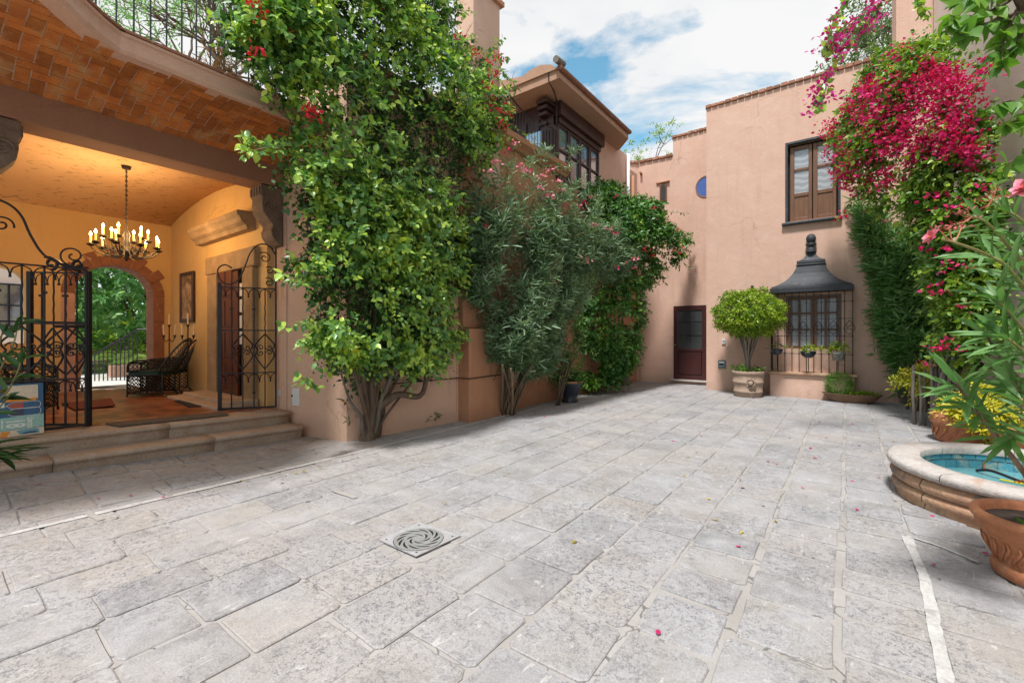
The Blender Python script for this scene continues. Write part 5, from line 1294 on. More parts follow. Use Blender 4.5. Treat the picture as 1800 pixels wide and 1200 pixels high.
flat2d('frame_plate', [[tuple(p) for p in cor], circ(R_ + .004)], .006, .003, 'drain_plate', dg_)
slots = []
def slot(rc, a, L, w, sk):
    pts = []; n = 8; ax = []
    for k in range(n + 1):
        t = k / n; r = rc + (t - .5) * L * .62; ang = a + (t - .5) * L * sk / rc; ax.append((r * math.cos(ang), r * math.sin(ang), w * (math.sin(math.pi * min(1, .08 + t * .95)) ** .6) * (.35 + .65 * t)))
    lft, rgt = [], []
    for k in range(n + 1):
        x0, y0 = ax[max(k - 1, 0)][:2]; x1, y1 = ax[min(k + 1, n)][:2]; d = math.hypot(x1 - x0, y1 - y0); nx_, ny_ = -(y1 - y0) / d, (x1 - x0) / d; x, y, ww = ax[k]
        lft.append((x + nx_ * ww, y + ny_ * ww)); rgt.append((x - nx_ * ww, y - ny_ * ww))
    return lft + rgt[::-1]
for k in range(12): slots.append(slot(.122, k * .5236, .078, .0125, 1.25))
for k in range(6): slots.append(slot(.058, k * 1.0472 + .2, .066, .0115, 1.2))
flat2d('round_cover', [circ(R_)] + slots, .010, .002, 'steel', dg_)
MB().lathe((DRAIN[0], DRAIN[1], .0035), [(0, -.0005), (R_ + .002, -.0005), (R_ + .002, .002), (0, .002)], 24).build('dark_pit', 'drain_dark', dg_)
for k in range(4): p = cor[k] * .80; MB().lathe((DRAIN[0] + p[0], DRAIN[1] + p[1], .0085), [(0, .002), (.006, .002), (.007, 0)], 8).build('screw', 'drain_dark', dg_)

# ================================================================== FOUNTAIN
fo = thing('fountain', (FC[0], FC[1], 0), 'round carved stone fountain basin lined with turquoise tiles', 'fountain')
bodyprof = [(.80, -.05), (.865, -.04), (.875, .02), (.87, .05), (.895, .06), (.90, .10), (.885, .125), (.86, .13), (.90, .155), (.915, .19), (.895, .235), (.84, .26), (.80, .265)]
nseg = 11
for i in range(nseg):
    a0, a1 = 6.2832 * i / nseg + .004 + .3, 6.2832 * (i + 1) / nseg - .004 + .3
    MB().lathe((FC[0], FC[1], 0), bodyprof + [(.74, .26), (.74, -.05)], 8, a0, a1, .004).build('basin_stone', 'fountain_body', fo, True)
rp = [(.76, .262), (.92, .262), (.935, .285), (.935, .315), (.915, .333), (.80, .337), (.715, .333), (.705, .32), (.71, .27)]
for i in range(8):
    a0, a1 = 6.2832 * i / 8 + .003, 6.2832 * (i + 1) / 8 - .003; MB().lathe((FC[0], FC[1], 0), rp, 10, a0, a1, .003).build('rim_stone', 'fountain_rim', fo, True)
MB().lathe((FC[0], FC[1], 0), [(.735, .30), (.735, .02), (0, .0)], 48).build('lining', 'grout', fo)
tm = MB().box(-.5, .5, -.5, .5, -.5, .5).data('basin_tile', 'basin_tile')
for row, (z0, z1) in enumerate(((.215, .315), (.11, .21))):
    for i in range(44):
        a = 6.2832 * (i + .5 * (row % 2)) / 44; m = Matrix.Translation((math.cos(a) * .727, math.sin(a) * .727, (z0 + z1) / 2)) @ Matrix.Rotation(a, 4, 'Z') @ Matrix.Diagonal((.01, .0985, z1 - z0 - .006, 1))
        o = bpy.data.objects.new('basin_tile', tm); COL.objects.link(o); o.parent = fo; o.matrix_basis = m
MB().lathe((FC[0], FC[1], .135), [(.722, 0), (0, 0)], 48).build('water', 'pool_water', fo)
hs = MB().tube(bez([(.95, 5.85, .15), (1.02, 5.72, .19), (1.15, 5.62, .16), (1.22, 5.55, .15)], 6), .012, 6).build('pump_hose', 'iron', fo)
MB().tube([(1.05, 5.6, .15), (1.45, 5.45, .15)], .009, 5).build('pump_cable', 'yellow_leaf', fo)
for ox in (.56,): MB().tube([(1.02, 5.98, .21), (1.02, 5.98, .10)], .008, 5).build('inlet_pipe', 'terracotta', fo)

# ================================================================== PLANTS
def pot(parent, c, prof, mat, name='pot', relief=False, n=32, soil=None):
    o = MB().lathe(c, prof, n).build(name, mat, parent, True)
    if soil: MB().lathe((c[0], c[1], c[2] + soil[1]), [(soil[0], 0), (soil[0] * .5, .01), (0, .015)], 16).build('soil', 'soil', parent)
    return o

# --- big wall vine -------------------------------------------------
V1 = [(430, 105), (398, 60), (410, 10), (430, -50), (520, -120), (700, -130), (775, -30), (790, 35), (822, 70), (850, 110), (868, 118), (900, 180), (872, 240), (845, 310), (832, 400), (830, 470), (800, 520), (815, 585), (775, 630), (730, 660), (690, 640), (650, 668), (600, 655), (560, 610), (545, 560), (552, 505), (508, 475), (545, 440), (540, 380), (505, 340), (498, 290), (440, 265), (500, 245), (505, 200), (470, 150)]
vine = thing('climbing_vine', (-4.95, 3.75, 0), 'huge green climbing bougainvillea with a few red flowers covering the wall', 'vine')
pA, pB = (-5.02, 3.4), (-4.95, 6.2)
def dv1(u, v): return .38 if (150 < v < 330 and 520 < u < 800) else 1
P, nv = fill(V1, pA, pB, 3900, -.12, .80, 80, 1, 26, nf=2.5, full=.16, dens=dv1)
D = nrmz(nv * .9 + np.array((0, 0, .25)) + RNG.normal(0, .5, P.shape))
Bq, Dq, Nq, Lq = twigs(P, D, .26, 8, .074, 1.0, .35, 4, .75, nv, .35)
put_leaves(vine, Bq, Dq, Nq, Lq, .86, 'leaf', 'vine_leaf', 300)
# inner dead twigs and stems seen between the leaves
P2, _ = fill(V1, pA, pB, 700, -.15, .25, 60, 2, 10)
sticks(vine, P2, P2 + RNG.normal(0, .12, P2.shape) + np.array((0, 0, .22)), .006, 'twig', 'inner_twigs', 3)
P3, _ = fill(V1, pA, pB, 4600, -.16, .30, 60, 6, 10, full=.7)
Bq, Dq, Nq, Lq = twigs(P3, nrmz(RNG.normal(size=P3.shape)), .2, 5, .07, 1, .3, 8, .3)
put_leaves(vine, Bq, Dq, Nq, Lq, .9, 'small', 'dark_leaf', 0, 'inner_foliage')  # inner leaves coloured darker, putting the vine's inside shade into the colour
base = onZ(648, 772) + np.array((0, .02, -.03))
rs = np.random.default_rng(4); k = 0
for (u, v, r, off) in ((590, 655, .022, .0), (612, 640, .030, .0), (628, 600, .034, .05), (645, 560, .040, -.05), (655, 520, .036, -.05), (668, 560, .034, 0.0), (690, 600, .030, .05), (705, 620, .026, 0), (640, 480, .03, -.08), (720, 560, .02, -.05), (675, 400, .03, -.1), (700, 350, .025, -.1), (630, 380, .025, -.1), (600, 450, .022, -.1), (735, 640, .018, 0)):
    tp = onP(u, v, pA, pB) + nv * (.12 + off); mb = MB(); b0 = base + rs.normal(0, .035, 3) * np.array((1, 1, 0))
    mid = b0 * .6 + tp * .4 + np.array((0, 0, -.02)); mid[:2] = mid[:2] * .75 + b0[:2] * .25
    pts = bez([b0, b0 + (mid - b0) * .5 + rs.normal(0, .03, 3), mid, (mid + tp) / 2 + rs.normal(0, .05, 3), tp], 5)
    mb.tube(pts, [r * (1.5 - 1.0 * i / len(pts)) for i in range(len(pts))], 6).build('stem', 'bark' if k % 3 else 'grey_bark', vine, True); k += 1
MB().tube(bez([base + (.0, -.05, -.05), base + (-.02, 0, .15), base + (-.03, .02, .38), base + (-.08, .0, .6)], 5), [.12 - .0035 * i for i in range(16)], 9).build('trunk', 'bark', vine, True)
MB().tube(bez([base + (-.05, .10, -.05), base + (-.05, .16, .2), base + (-.02, .2, .45), base + (-.05, .15, .65)], 5), [.085 - .003 * i for i in range(16)], 8).build('trunk', 'bark', vine, True)
q1, q2, q3 = onP(690, 690, pA, pB), onP(735, 690, pA, pB), onP(745, 610, pA, pB)
MB().tube(bez([base + (0, .1, .42), q1 + nv * .1 + (0, 0, -.02), q2 + nv * .1, q3 + nv * .1], 6), [.06 - .0018 * i for i in range(19)], 7).build('stem', 'bark', vine, True)
red = [blossom('red_bract', 16, .045, s, .9, 'small', .035) for s in range(3)]
pts = [tow(onP(u, v, pA, pB), .82) for u, v in ((838, 92), (845, 98), (835, 100), (858, 108), (876, 98), (884, 108), (866, 125), (872, 132), (860, 152), (850, 156), (866, 175), (858, 190), (875, 192), (882, 196), (895, 200), (880, 215), (545, 195), (552, 206), (447, 8), (463, 27), (800, 65), (548, 191), (512, 62), (668, 12), (855, 398), (862, 404), (540, 200), (448, 92), (640, 98), (830, 88), (890, 182), (886, 222))]
scatter(vine, 'flower', red, pts, .9, 3)
for (u0, v0, u1, v1) in ((548, 505, 500, 483), (560, 570, 505, 572), (500, 262, 428, 268), (560, 680, 530, 665), (770, 25, 830, 20), (880, 120, 905, 150), (870, 210, 925, 235), (800, 45, 780, 5), (838, 85, 888, 102), (850, 120, 878, 235), (835, 150, 898, 205), (860, 95, 880, 70), (540, 215, 545, 175)):
    a, b = tow(onP(u0, v0, pA, pB), .3), tow(onP(u1, v1, pA, pB), .42); mb = MB().tube([a, (a + b) / 2 + (0, 0, .03), b], .004, 4); mb.build('shoot', 'green_stem', vine)
    n = 7; PP = np.array([a + (b - a) * i / n for i in range(n + 1)]); Bq, Dq, Nq, Lq = twigs(PP, np.tile(nrmz(b - a), (n + 1, 1)), .08, 3, .085, 1.2, .4, int(u0), .9, nv, .3); put_leaves(vine, Bq, Dq, Nq, Lq, .9, 'leaf', 'vine_leaf', 24)

# small orange-flowered plant at the vine foot, small sprout by the wall
def smallplant(name, label, cat, base, h, n, L, ratio, mat, shape='leaf', spread=.35, flower=None, nfl=0, seed=1, group=None, singles=0, stem='green_stem'):
    o = thing(name, tuple(base), label, cat, group); rs = np.random.default_rng(seed); base = np.array(base, float)
    ends = base + np.c_[rs.normal(0, h * spread, (n, 2)), rs.uniform(.45, 1.0, n) * h]
    mb = MB()
    for e in ends: mb.tube([base + rs.normal(0, .01, 3) * (1, 1, 0), (base + e) / 2 + (0, 0, h * .08), e], .003, 3)
    s_ = mb.build('stems', stem, o)
    PP = base + (ends - base) * rs.uniform(.35, .9, (n, 1)); Bq, Dq, Nq, Lq = twigs(np.r_[PP, ends], nrmz(np.r_[ends, ends] - base), h * .15, 5, L, 1.1, .3, seed, .8, None, .4)
    put_leaves(o, Bq, Dq, Nq, Lq, ratio, shape, mat, singles)
    if flower: scatter(o, 'flower', [blossom(flower, 9, L * .35 if ratio < .4 else L * .6, 4, 1, 'small', L * .2)], ends[:nfl] + (0, 0, .01), 1, seed)
    return o
smallplant('milkweed', 'small orange-flowered plant at the foot of the big vine', 'plant', onZ(622, 772) + (-.03, 0, 0), .62, 9, .10, .25, 'dark_leaf', 'long', .12, 'orange_petal', 3, 3)
smallplant('wall_sprout', 'little sprouting plant against the wall between vine and buttress', 'plant', onZ(763, 748) + (-.02, 0, 0), .20, 14, .05, .55, 'dull_leaf', 'leaf', .35, None, 0, 5)

# --- oleanders ------------------------------------------------------
def oleander(name, label, poly, p, q, base, nt, back, front, seed, stems, dens=None, mat='oleander_leaf', L=.135, nsing=200, lower=None, upright=1.0, cane='cane'):
    o = thing(name, tuple(base), label, 'shrub'); base = np.array(base, float)
    P, nv = fill(poly, p, q, nt, back, front, 60, seed, 24, nf=1.3, dens=dens, full=.3)
    D = nrmz((P - base) * np.array((1, 1, .55)) + np.array((0, 0, .9 * upright)) + nv * .35 + RNG.normal(0, .35, P.shape))
    Bq, Dq, Nq, Lq = twigs(P, D, .30, 12, L, .85, .18, seed, .5, nv, .5, 3)
    put_leaves(o, Bq, Dq, Nq, Lq, .20, 'long', mat, nsing)
    rs = np.random.default_rng(seed); idx = rs.choice(len(P), 160, replace=False); sticks(o, P[idx] - D[idx] * .35, P[idx] + D[idx] * .3, .004, 'twig', 'twigs', seed)
    for k in range(stems):
        tp = P[rs.integers(len(P))]; b0 = base + np.r_[rs.normal(0, .09, 2), -.03]; m = b0 + (tp - b0) * .35 + (0, 0, .22 * np.linalg.norm(tp - b0)); pts = bez([b0, m, tp], 5)
        MB().tube(pts, [.022 * (1 - .7 * i / len(pts)) for i in range(len(pts))], 5).build('stem', cane, o, True)
    return o, P, nv
O1 = [(868, 300), (872, 268), (905, 268), (935, 245), (985, 262), (1040, 300), (1075, 370), (1118, 405), (1112, 455), (1085, 480), (1035, 500), (1020, 555), (985, 600), (960, 640), (925, 672), (880, 665), (862, 620), (848, 560), (835, 500), (838, 420), (855, 350)]
p, q = (-4.45, 5.9), (-4.2, 8.2)
def od_(u, v): return .035 if v < 345 else (.16 if v < 395 else (.6 if v < 440 else 1))
ob, Pq, nv2 = oleander('oleander', 'tall oleander with pink flowers fanning over the buttress', O1, p, q, onZ(893, 728), 3000, -.45, .35, 21, 9, nsing=220, dens=od_)
rose_s = [blossom('rose_petal', 14, .034, s, 1, 'leaf', .022) for s in range(2)] + [blossom('magenta_bract', 12, .026, 5, .8, 'leaf', .022)]
fl = [(915, 290), (922, 298), (930, 296), (872, 285), (965, 300), (975, 295), (952, 310), (985, 335), (1030, 355), (1020, 362), (1072, 402), (1080, 408), (1018, 450), (1030, 460), (1085, 468), (1115, 455), (1116, 470), (1098, 462), (1044, 395), (905, 250), (890, 262), (948, 330), (860, 300), (1040, 345), (1028, 452), (980, 318), (990, 360), (965, 345), (1060, 400)]
scatter(ob, 'flower', rose_s, [tow(onP(u, v, p, q), .50) for u, v in fl], 1.5, 9)
cn = onZ(893, 728)
for k in range(14):
    a = RNG.uniform(0, 6.28); b0 = cn + (math.cos(a) * .12, math.sin(a) * .12, -.03); tp = onP(870 + 6.5 * k, 655 - abs(k - 5) * 3, p, q) + nv2 * RNG.uniform(-.25, .2)
    MB().tube(bez([b0, b0 * .55 + tp * .45 + (0, 0, .05), tp], 4), [.018] * 9, 5).build('stem', 'cane', ob, True)

O2 = [(1498, 348), (1535, 362), (1565, 405), (1610, 415), (1645, 450), (1668, 560), (1660, 640), (1615, 676), (1575, 660), (1550, 620), (1532, 560), (1535, 500), (1508, 430), (1500, 390)]
p, q = (.0, 11.5), (1.3, 11.2)
ob2, P_o2, nv3 = oleander('oleander', 'dense oleander against the far wall under the magenta bougainvillea', O2, p, q, onZ(1618, 722), 2000, -.45, .45, 31, 14, nsing=150, L=.17, mat='near_oleander_leaf')
scatter(ob2, 'flower', rose_s, [tow(onP(u, v, p, q), .4) for u, v in ((1543, 362), (1556, 388), (1520, 370))], 1.0, 2)

# --- far wall vine ---------------------------------------------------
V3 = [(1028, 360), (1045, 340), (1080, 335), (1120, 352), (1150, 364), (1178, 390), (1194, 430), (1186, 458), (1160, 452), (1150, 480), (1128, 500), (1132, 545), (1118, 590), (1108, 640), (1078, 672), (1050, 668), (1035, 620), (1022, 560), (1030, 500), (1040, 440), (1035, 400)]
p, q = (-4.72, 9.0), (-3.55, 12.2)
vf = thing('wall_vine', (-4.7, 11.2, 0), 'leafy vine in the far corner reaching over the recessed door wall', 'vine')
P, nv = fill(V3, p, q, 3200, -.35, .35, 60, 41, 22, nf=1.5, full=.6)
D = nrmz(nv + np.array((0, 0, .2)) + RNG.normal(0, .5, P.shape)); Bq, Dq, Nq, Lq = twigs(P, D, .26, 8, .085, 1, .3, 5, .8, nv, .35)
put_leaves(vf, Bq, Dq, Nq, Lq, .8, 'leaf', 'far_vine_leaf', 200)
for k in range(8):
    b0 = onZ(1052 + 5 * k, 676 + (k % 3)) + (0, 0, -.02); tp = onP(1040 + 9 * k, 520 - 12 * (k % 4), p, q); MB().tube(bez([b0, b0 * .6 + tp * .4 + (-.05, 0, 0), tp], 5), [.03 - .0015 * i for i in range(11)], 5).build('stem', 'grey_bark', vf, True)
scatter(vf, 'flower', red, [tow(onP(u, v, p, q), .55) for u, v in ((1084, 345), (1150, 365), (1190, 405), (1195, 445), (1134, 440), (1148, 450), (1186, 440), (1132, 436), (1200, 436))], .8, 2)
for (u0, v0, u1, v1) in ((1150, 372, 1206, 374), (1185, 400, 1214, 412), (1185, 440, 1208, 470), (1120, 500, 1142, 505)):
    a, b = tow(onP(u0, v0, p, q), .2), tow(onP(u1, v1, p, q), .3); MB().tube([a, b], .004, 3).build('shoot', 'green_stem', vf)
    PP = np.array([a + (b - a) * i / 6 for i in range(7)]); Bq, Dq, Nq, Lq = twigs(PP, np.tile(nrmz(b - a), (7, 1)), .08, 3, .085, 1.2, .3, int(u0), .9, nv, .3); put_leaves(vf, Bq, Dq, Nq, Lq, .8, 'leaf', 'far_vine_leaf', 8)

# --- plants along the left wall foot ----------------------------------
b = onZ(978, 712); sp = thing('leggy_shrub', tuple(b), 'leggy leaning shrub with bare brown stems beside the glazed pot', 'shrub'); ends = []
for k in range(9):
    tp = at(985 + RNG.uniform(-15, 45), 640 - RNG.uniform(0, 70), 8.6 + RNG.uniform(-.2, .2)); MB().tube(bez([b + RNG.normal(0, .03, 3) * (1, 1, 0), (b + tp) / 2 + (0, 0, .1), tp], 4), [.014 - .0011 * i for i in range(9)], 4).build('stem', 'bark', sp, True); ends.append(tp); ends.append((b + tp) / 2 + (0, 0, .2)); ends.append(tp * .7 + b * .3)
ends = np.array(ends); Bq, Dq, Nq, Lq = twigs(np.repeat(ends, 5, 0) + RNG.normal(0, .09, (len(ends) * 5, 3)), nrmz(RNG.normal(0, .6, (len(ends) * 5, 3)) + (0, 0, .7)), .16, 6, .10, .9, .2, 7, .6)
put_leaves(sp, Bq, Dq, Nq, Lq, .3, 'long', 'dull_leaf', 0)
b = onZ(1002, 706); gp_ = thing('potted_fern', tuple(b), 'dark glazed pot with green leaves standing by the wall', 'potted plant')
pot(gp_, tuple(b), [(0, 0), (.16, 0), (.17, .03), (.13, .07), (.20, .2), (.24, .34), (.27, .40), (.27, .44), (.24, .44), (.22, .36)], 'blue_glaze', soil=(.23, .38))
MB().lathe(tuple(b + (0, 0, .0)), [(.255, .41), (.278, .41), (.278, .446), (.252, .446)], 32).build('rim_band', 'terracotta', gp_)
PP = b + (0, 0, .45) + RNG.normal(0, .10, (90, 3)) * (1, 1, .8); Bq, Dq, Nq, Lq = twigs(PP, nrmz(PP - b - (0, 0, .2)), .25, 7, .13, .8, .4, 8, .7)
put_leaves(gp_, Bq, Dq, Nq, Lq, .32, 'long', 'far_vine_leaf', 0)
smallplant('arum', 'low bright green leafy clump by the wall, next to the glazed pot', 'plant', onZ(1035, 692), .42, 34, .16, .55, 'fresh_leaf', 'leaf', .42, None, 0, 12)
smallplant('lantana', 'dark green plant with orange flowers at the foot of the far vine', 'plant', onZ(1072, 684), .60, 34, .10, .35, 'dark_leaf', 'long', .42, 'orange_petal', 10, 14)
b = onZ(1100, 677); sp_ = thing('small_patterned_pot', tuple(b), 'small patterned pot with a thin plant at the far corner', 'potted plant')
pot(sp_, tuple(b), [(0, 0), (.10, 0), (.12, .12), (.16, .22), (.165, .24), (.14, .24), (.13, .2)], 'talavera', soil=(.135, .22))
PP = b + (0, 0, .35) + RNG.normal(0, .06, (16, 3)) * (1, 1, 2); Bq, Dq, Nq, Lq = twigs(PP, nrmz(RNG.normal(0, .4, PP.shape) + (0, 0, 1)), .15, 4, .06, 1, .2, 9, .6); put_leaves(sp_, Bq, Dq, Nq, Lq, .4, 'small', 'far_vine_leaf', 0)

# --- round ficus in carved pot ------------------------------------------
b = np.array((-1.80, 11.25, 0.)); fc = thing('round_topped_tree', tuple(b), 'clipped round-crowned small tree in a big carved stone pot', 'potted tree')
pot(fc, tuple(b), [(0, 0), (0.249, 0), (0.267, .02), (0.284, .10), (0.297, .105), (0.301, .14), (0.288, .15), (0.297, .30), (0.314, .31), (0.318, .36), (0.305, .37), (0.314, .50), (0.331, .515), (0.335, .56), (0.323, .585), (0.284, .58), (0.267, .52)], 'carved_pot_stone', n=40, soil=(.335, .54))
mb = MB()
for k in range(9): a = 6.283 * k / 9; mb.tube(spiral(b + (.10, -.30, .33), (1, 0, .1), (0, -.1, 1), .085, .085, a, a + .55, 5), .020, 5)
mb.lathe((b[0] + .10, b[1] - .315, .33), [(0, .05), (.045, .04), (.05, 0), (.045, -.04), (0, -.05)], 10); mb.build('knot_relief', 'carved_pot_stone', fc, True)
for k in range(10):
    a = k * .628; tp = b + (math.cos(a) * RNG.uniform(.12, .42), math.sin(a) * RNG.uniform(.1, .38), RNG.uniform(1.35, 1.8)); MB().tube(bez([b + (math.cos(a) * .035, math.sin(a) * .035, .5), b + (math.cos(a) * .04, math.sin(a) * .04, .85), tp], 5), [.030 - .0018 * i for i in range(11)], 6).build('trunk', 'grey_bark', fc, True)
n = 2600; U = nrmz(RNG.normal(size=(n, 3))); rr = 1 - np.abs(RNG.normal(0, .14, n)); rr *= 1 + .22 * wnoise(U * 1.0, 3.6, 3); cc = b + (0, 0, 1.86)
U2 = U.copy(); low = U2[:, 2] < 0; sc_ = np.where(low, .46, .54); PP = cc + U2 * rr[:, None] * np.c_[np.full(n, .655), np.full(n, .62), sc_]
Bq, Dq, Nq, Lq = twigs(PP, nrmz(U + (0, 0, .3)), .09, 6, .062, 1, .35, 11, .5, None, .5); put_leaves(fc, Bq, Dq, Nq, Lq, .55, 'small', 'lime_leaf', 0, 'crown')
n = 900; U = nrmz(RNG.normal(size=(n, 3))); PP = cc + (0, 0, .02) + U * RNG.uniform(.3, .85, (n, 1)) * (.66, .6, .5); Bq, Dq, Nq, Lq = twigs(PP, U, .09, 5, .06, 1, .35, 12, .5); put_leaves(fc, Bq, Dq, Nq, Lq, .55, 'small', 'dull_leaf', 0, 'inner_crown')
PP = b + (0, 0, .60) + RNG.normal(0, 1, (60, 3)) * (.20, .15, .03); Bq, Dq, Nq, Lq = twigs(PP, nrmz(RNG.normal(0, .5, PP.shape) + (0, -.3, .5)), .1, 5, .06, 1, .4, 13, .8); put_leaves(fc, Bq, Dq, Nq, Lq, .7, 'leaf', 'fresh_leaf', 0, 'underplanting')

# --- pots on the grille ------------------------------------------------
def grille_pot(x, z, r, h, label, potmat, leafmat, seed, fl=None, nl=40, bowl=False, hh=.18):
    y = FY - .50; o = thing('grille_flowerpot', (x, y, z), label, 'flower pot', 'small pots hung on the window grille')
    prof = [(0, 0), (r * .45, 0), (r * .8, h * .35), (r * .97, h * .8), (r, h), (r * .92, h), (r * .85, h * .85)] if bowl else [(0, 0), (r * .7, 0), (r * .9, h * .8), (r * 1.02, h * .82), (r * 1.02, h), (r * .9, h)]
    pot(o, (x, y, z), prof, potmat, n=20, soil=(r * .86, h * .88))
    MB().tube([(x, FY - .38, z + h * .5), (x, FY - .40, z + h * .2), (x, y + r * .5, z - .004), (x + .0, FY - .385, z - .35)], .007, 4).build('bracket', 'iron', o)
    PP = np.array((x, y, z + h + hh * .35)) + np.random.default_rng(seed).normal(0, 1, (nl, 3)) * (r * .62, r * .5, hh * .3); Bq, Dq, Nq, Lq = twigs(PP, nrmz(PP - (x, y, z)), .06, 4, .05, 1, .3, seed, .8); put_leaves(o, Bq, Dq, Nq, Lq, .9, 'leaf', leafmat, 0)
    if fl: scatter(o, 'flower', [blossom(fl, 20, .03, 3, .9, 'small', .03)], [(x - .01, y, z + h + hh * 1.1)], 1.1, 2)
grille_pot(-1.27, .95, .125, .13, 'shallow grey bowl with sparse plant, leftmost pot on the grille', 'blue_glaze', 'fresh_leaf', 3, None, 14, True, .12)
grille_pot(-.68, .90, .15, .14, 'dark bowl with trailing green plant, middle pot on the grille', 'blue_glaze', 'lime_leaf', 4, None, 34, True, .14)
for s in (-1, 1):
    pass
grille_pot(-.16, .86, .13, .17, 'painted pottery flowerpot with pink geranium on the grille', 'talavera', 'lime_leaf', 5, 'rose_petal', 60, False, .24)

# --- boat-shaped planter -----------------------------------------------
bo = thing('boat_planter', (.06, 11.55, 0), 'long terracotta boat planter with a fluffy green ball bush', 'planter')
mb = MB(); lev = [(.30, .13, 0), (.38, .17, .05), (.46, .20, .12), (.50, .22, .165), (.51, .225, .175), (.47, .20, .175), (.42, .17, .14)]; n = 28
for (a_, b_, z_) in lev: mb.v += [(.06 + a_ * math.copysign(abs(math.cos(6.2832 * i / n)) ** .9, math.cos(6.2832 * i / n)), 11.55 + b_ * math.sin(6.2832 * i / n), z_ + (.012 * abs(math.cos(6.2832 * i / n)) ** 3 if z_ > .1 else 0)) for i in range(n)]
for i in range(len(lev) - 1):
    for j in range(n): mb.f.append((i * n + j, i * n + (j + 1) % n, (i + 1) * n + (j + 1) % n, (i + 1) * n + j))
mb.f.append(tuple(range(n))[::-1]); mb.f.append(tuple((len(lev) - 1) * n + j for j in range(n)))
mb.build('trough', 'brown_clay', bo, True)
n = 900; U = nrmz(RNG.normal(size=(n, 3))); PP = np.array((-.14, 11.55, .36)) + U * (1 - np.abs(RNG.normal(0, .2, (n, 1)))) * (.23, .2, .24); Bq, Dq, Nq, Lq = twigs(PP, nrmz(U + (0, 0, .3)), .05, 6, .026, 1, .2, 15, .5); put_leaves(bo, Bq, Dq, Nq, Lq, .5, 'small', 'fresh_leaf', 0, 'ball_bush')
PP = np.array((.22, 11.52, .20)) + RNG.normal(0, 1, (260, 3)) * (.13, .07, .015); PP[:, 0] = np.clip(PP[:, 0], -.05, .52); Bq, Dq, Nq, Lq = twigs(PP, nrmz(RNG.normal(0, .5, PP.shape) + (0, 0, .5)), .04, 4, .03, 1, .2, 16, .8); put_leaves(bo, Bq, Dq, Nq, Lq, .7, 'small', 'lime_leaf', 0, 'ground_cover')

# --- right-hand planting --------------------------------------------------
b = onZ(1602, 706); gb = thing('grey_stone_planter', tuple(b), 'low grey stone bowl with a small-leaved pale shrub beside the oleander', 'planter')
pot(gb, tuple(b), [(0, -.01), (.40, 0), (.42, .04), (.40, .07), (.43, .11), (.44, .24), (.46, .27), (.45, .30), (.38, .30)], 'grey_pot_stone', n=36, soil=(.40, .26))
n = 520; U = nrmz(RNG.normal(size=(n, 3))); PP = b + (-.18, 0, .50) + U * (1 - np.abs(RNG.normal(0, .3, (n, 1)))) * (.44, .3, .30); Bq, Dq, Nq, Lq = twigs(PP, nrmz(U + (0, 0, .4)), .10, 6, .045, 1, .2, 17, .6); put_leaves(gb, Bq, Dq, Nq, Lq, .5, 'small', 'dull_leaf', 0)
sticks(gb, np.tile(b + (-.1, 0, .25), (60, 1)), PP[:60], .005, 'twig', 'twigs', 3)

B4 = [(1478, 300), (1455, 238), (1490, 208), (1500, 178), (1535, 165), (1560, 105), (1600, 70), (1660, 55), (1705, 100), (1735, 95), (1738, 150), (1745, 230), (1770, 300), (1745, 330), (1750, 400), (1735, 470), (1745, 560), (1720, 640), (1680, 668), (1668, 640), (1662, 560), (1655, 470), (1628, 420), (1590, 372), (1535, 345), (1510, 352)]
p, q = (.0, 10.4), (1.55, 8.2)
bg = thing('bougainvillea', (1.35, 9.2, 0), 'big bougainvillea full of magenta flowers cascading from the tall pale wall', 'bougainvillea')
P, nv = fill(B4, p, q, 2900, -.55, .55, 60, 51, 30, nf=1.8)
D = nrmz(nv * .8 + np.array((0, 0, .1)) + RNG.normal(0, .5, P.shape)); Bq, Dq, Nq, Lq = twigs(P, D, .26, 8, .078, 1, .4, 6, .7, nv, .4)
put_leaves(bg, Bq, Dq, Nq, Lq, .85, 'leaf', 'bougainvillea_leaf', 250)
P3, _ = fill([(1560, 330), (1740, 330), (1740, 480), (1720, 640), (1650, 640), (1640, 450), (1590, 380)], p, q, 1500, -.55, .15, 60, 52, 10)
Bq, Dq, Nq, Lq = twigs(P3, nrmz(RNG.normal(size=P3.shape)), .2, 5, .075, 1, .3, 18, .3); put_leaves(bg, Bq, Dq, Nq, Lq, .9, 'small', 'dark_leaf', 0, 'inner_foliage')  # dark leaf colour stands in for shade deep in the plant
FLW = [(1480, 300), (1462, 240), (1500, 185), (1560, 120), (1620, 90), (1690, 110), (1722, 170), (1738, 240), (1725, 290), (1690, 300), (1640, 310), (1590, 330), (1545, 310), (1510, 320)]
mag = [blossom('magenta_bract', 13, .052, s, .85, 'leaf', .05) for s in range(5)]
Pf, _ = fill(FLW, p, q, 290, .35, .80, 40, 53, 26, nf=3.6); scatter(bg, 'flower', mag, Pf, 1.0, 11)
more, _ = fill(FLW, p, q, 420, .10, .70, 40, 57, 30, nf=3.6)
Dm = RNG.normal(size=(len(more) * 7, 3)); Bm = np.repeat(more, 7, 0) + RNG.normal(0, .055, (len(more) * 7, 3)); put_leaves(bg, Bm, Dm, RNG.normal(size=Dm.shape) + nv, np.full(len(Bm), .055), .9, 'small', 'magenta_bract', 0, 'small_flowers')
pts = [(1655, 345), (1690, 360), (1625, 440), (1670, 365), (1660, 470), (1645, 505), (1648, 515), (1690, 540), (1657, 608), (1664, 604), (1652, 612), (1630, 640), (1722, 330), (1668, 400), (1700, 460), (1640, 345), (1738, 100), (1735, 128), (1742, 118), (1480, 376), (1484, 382), (1480, 330), (1500, 345), (1455, 215), (1450, 222), (1466, 212), (1560, 320), (1548, 330)]
scatter(bg, 'flower', mag, [tow(onP(u, v, p, q), .75) for u, v in pts], 1.0, 12)
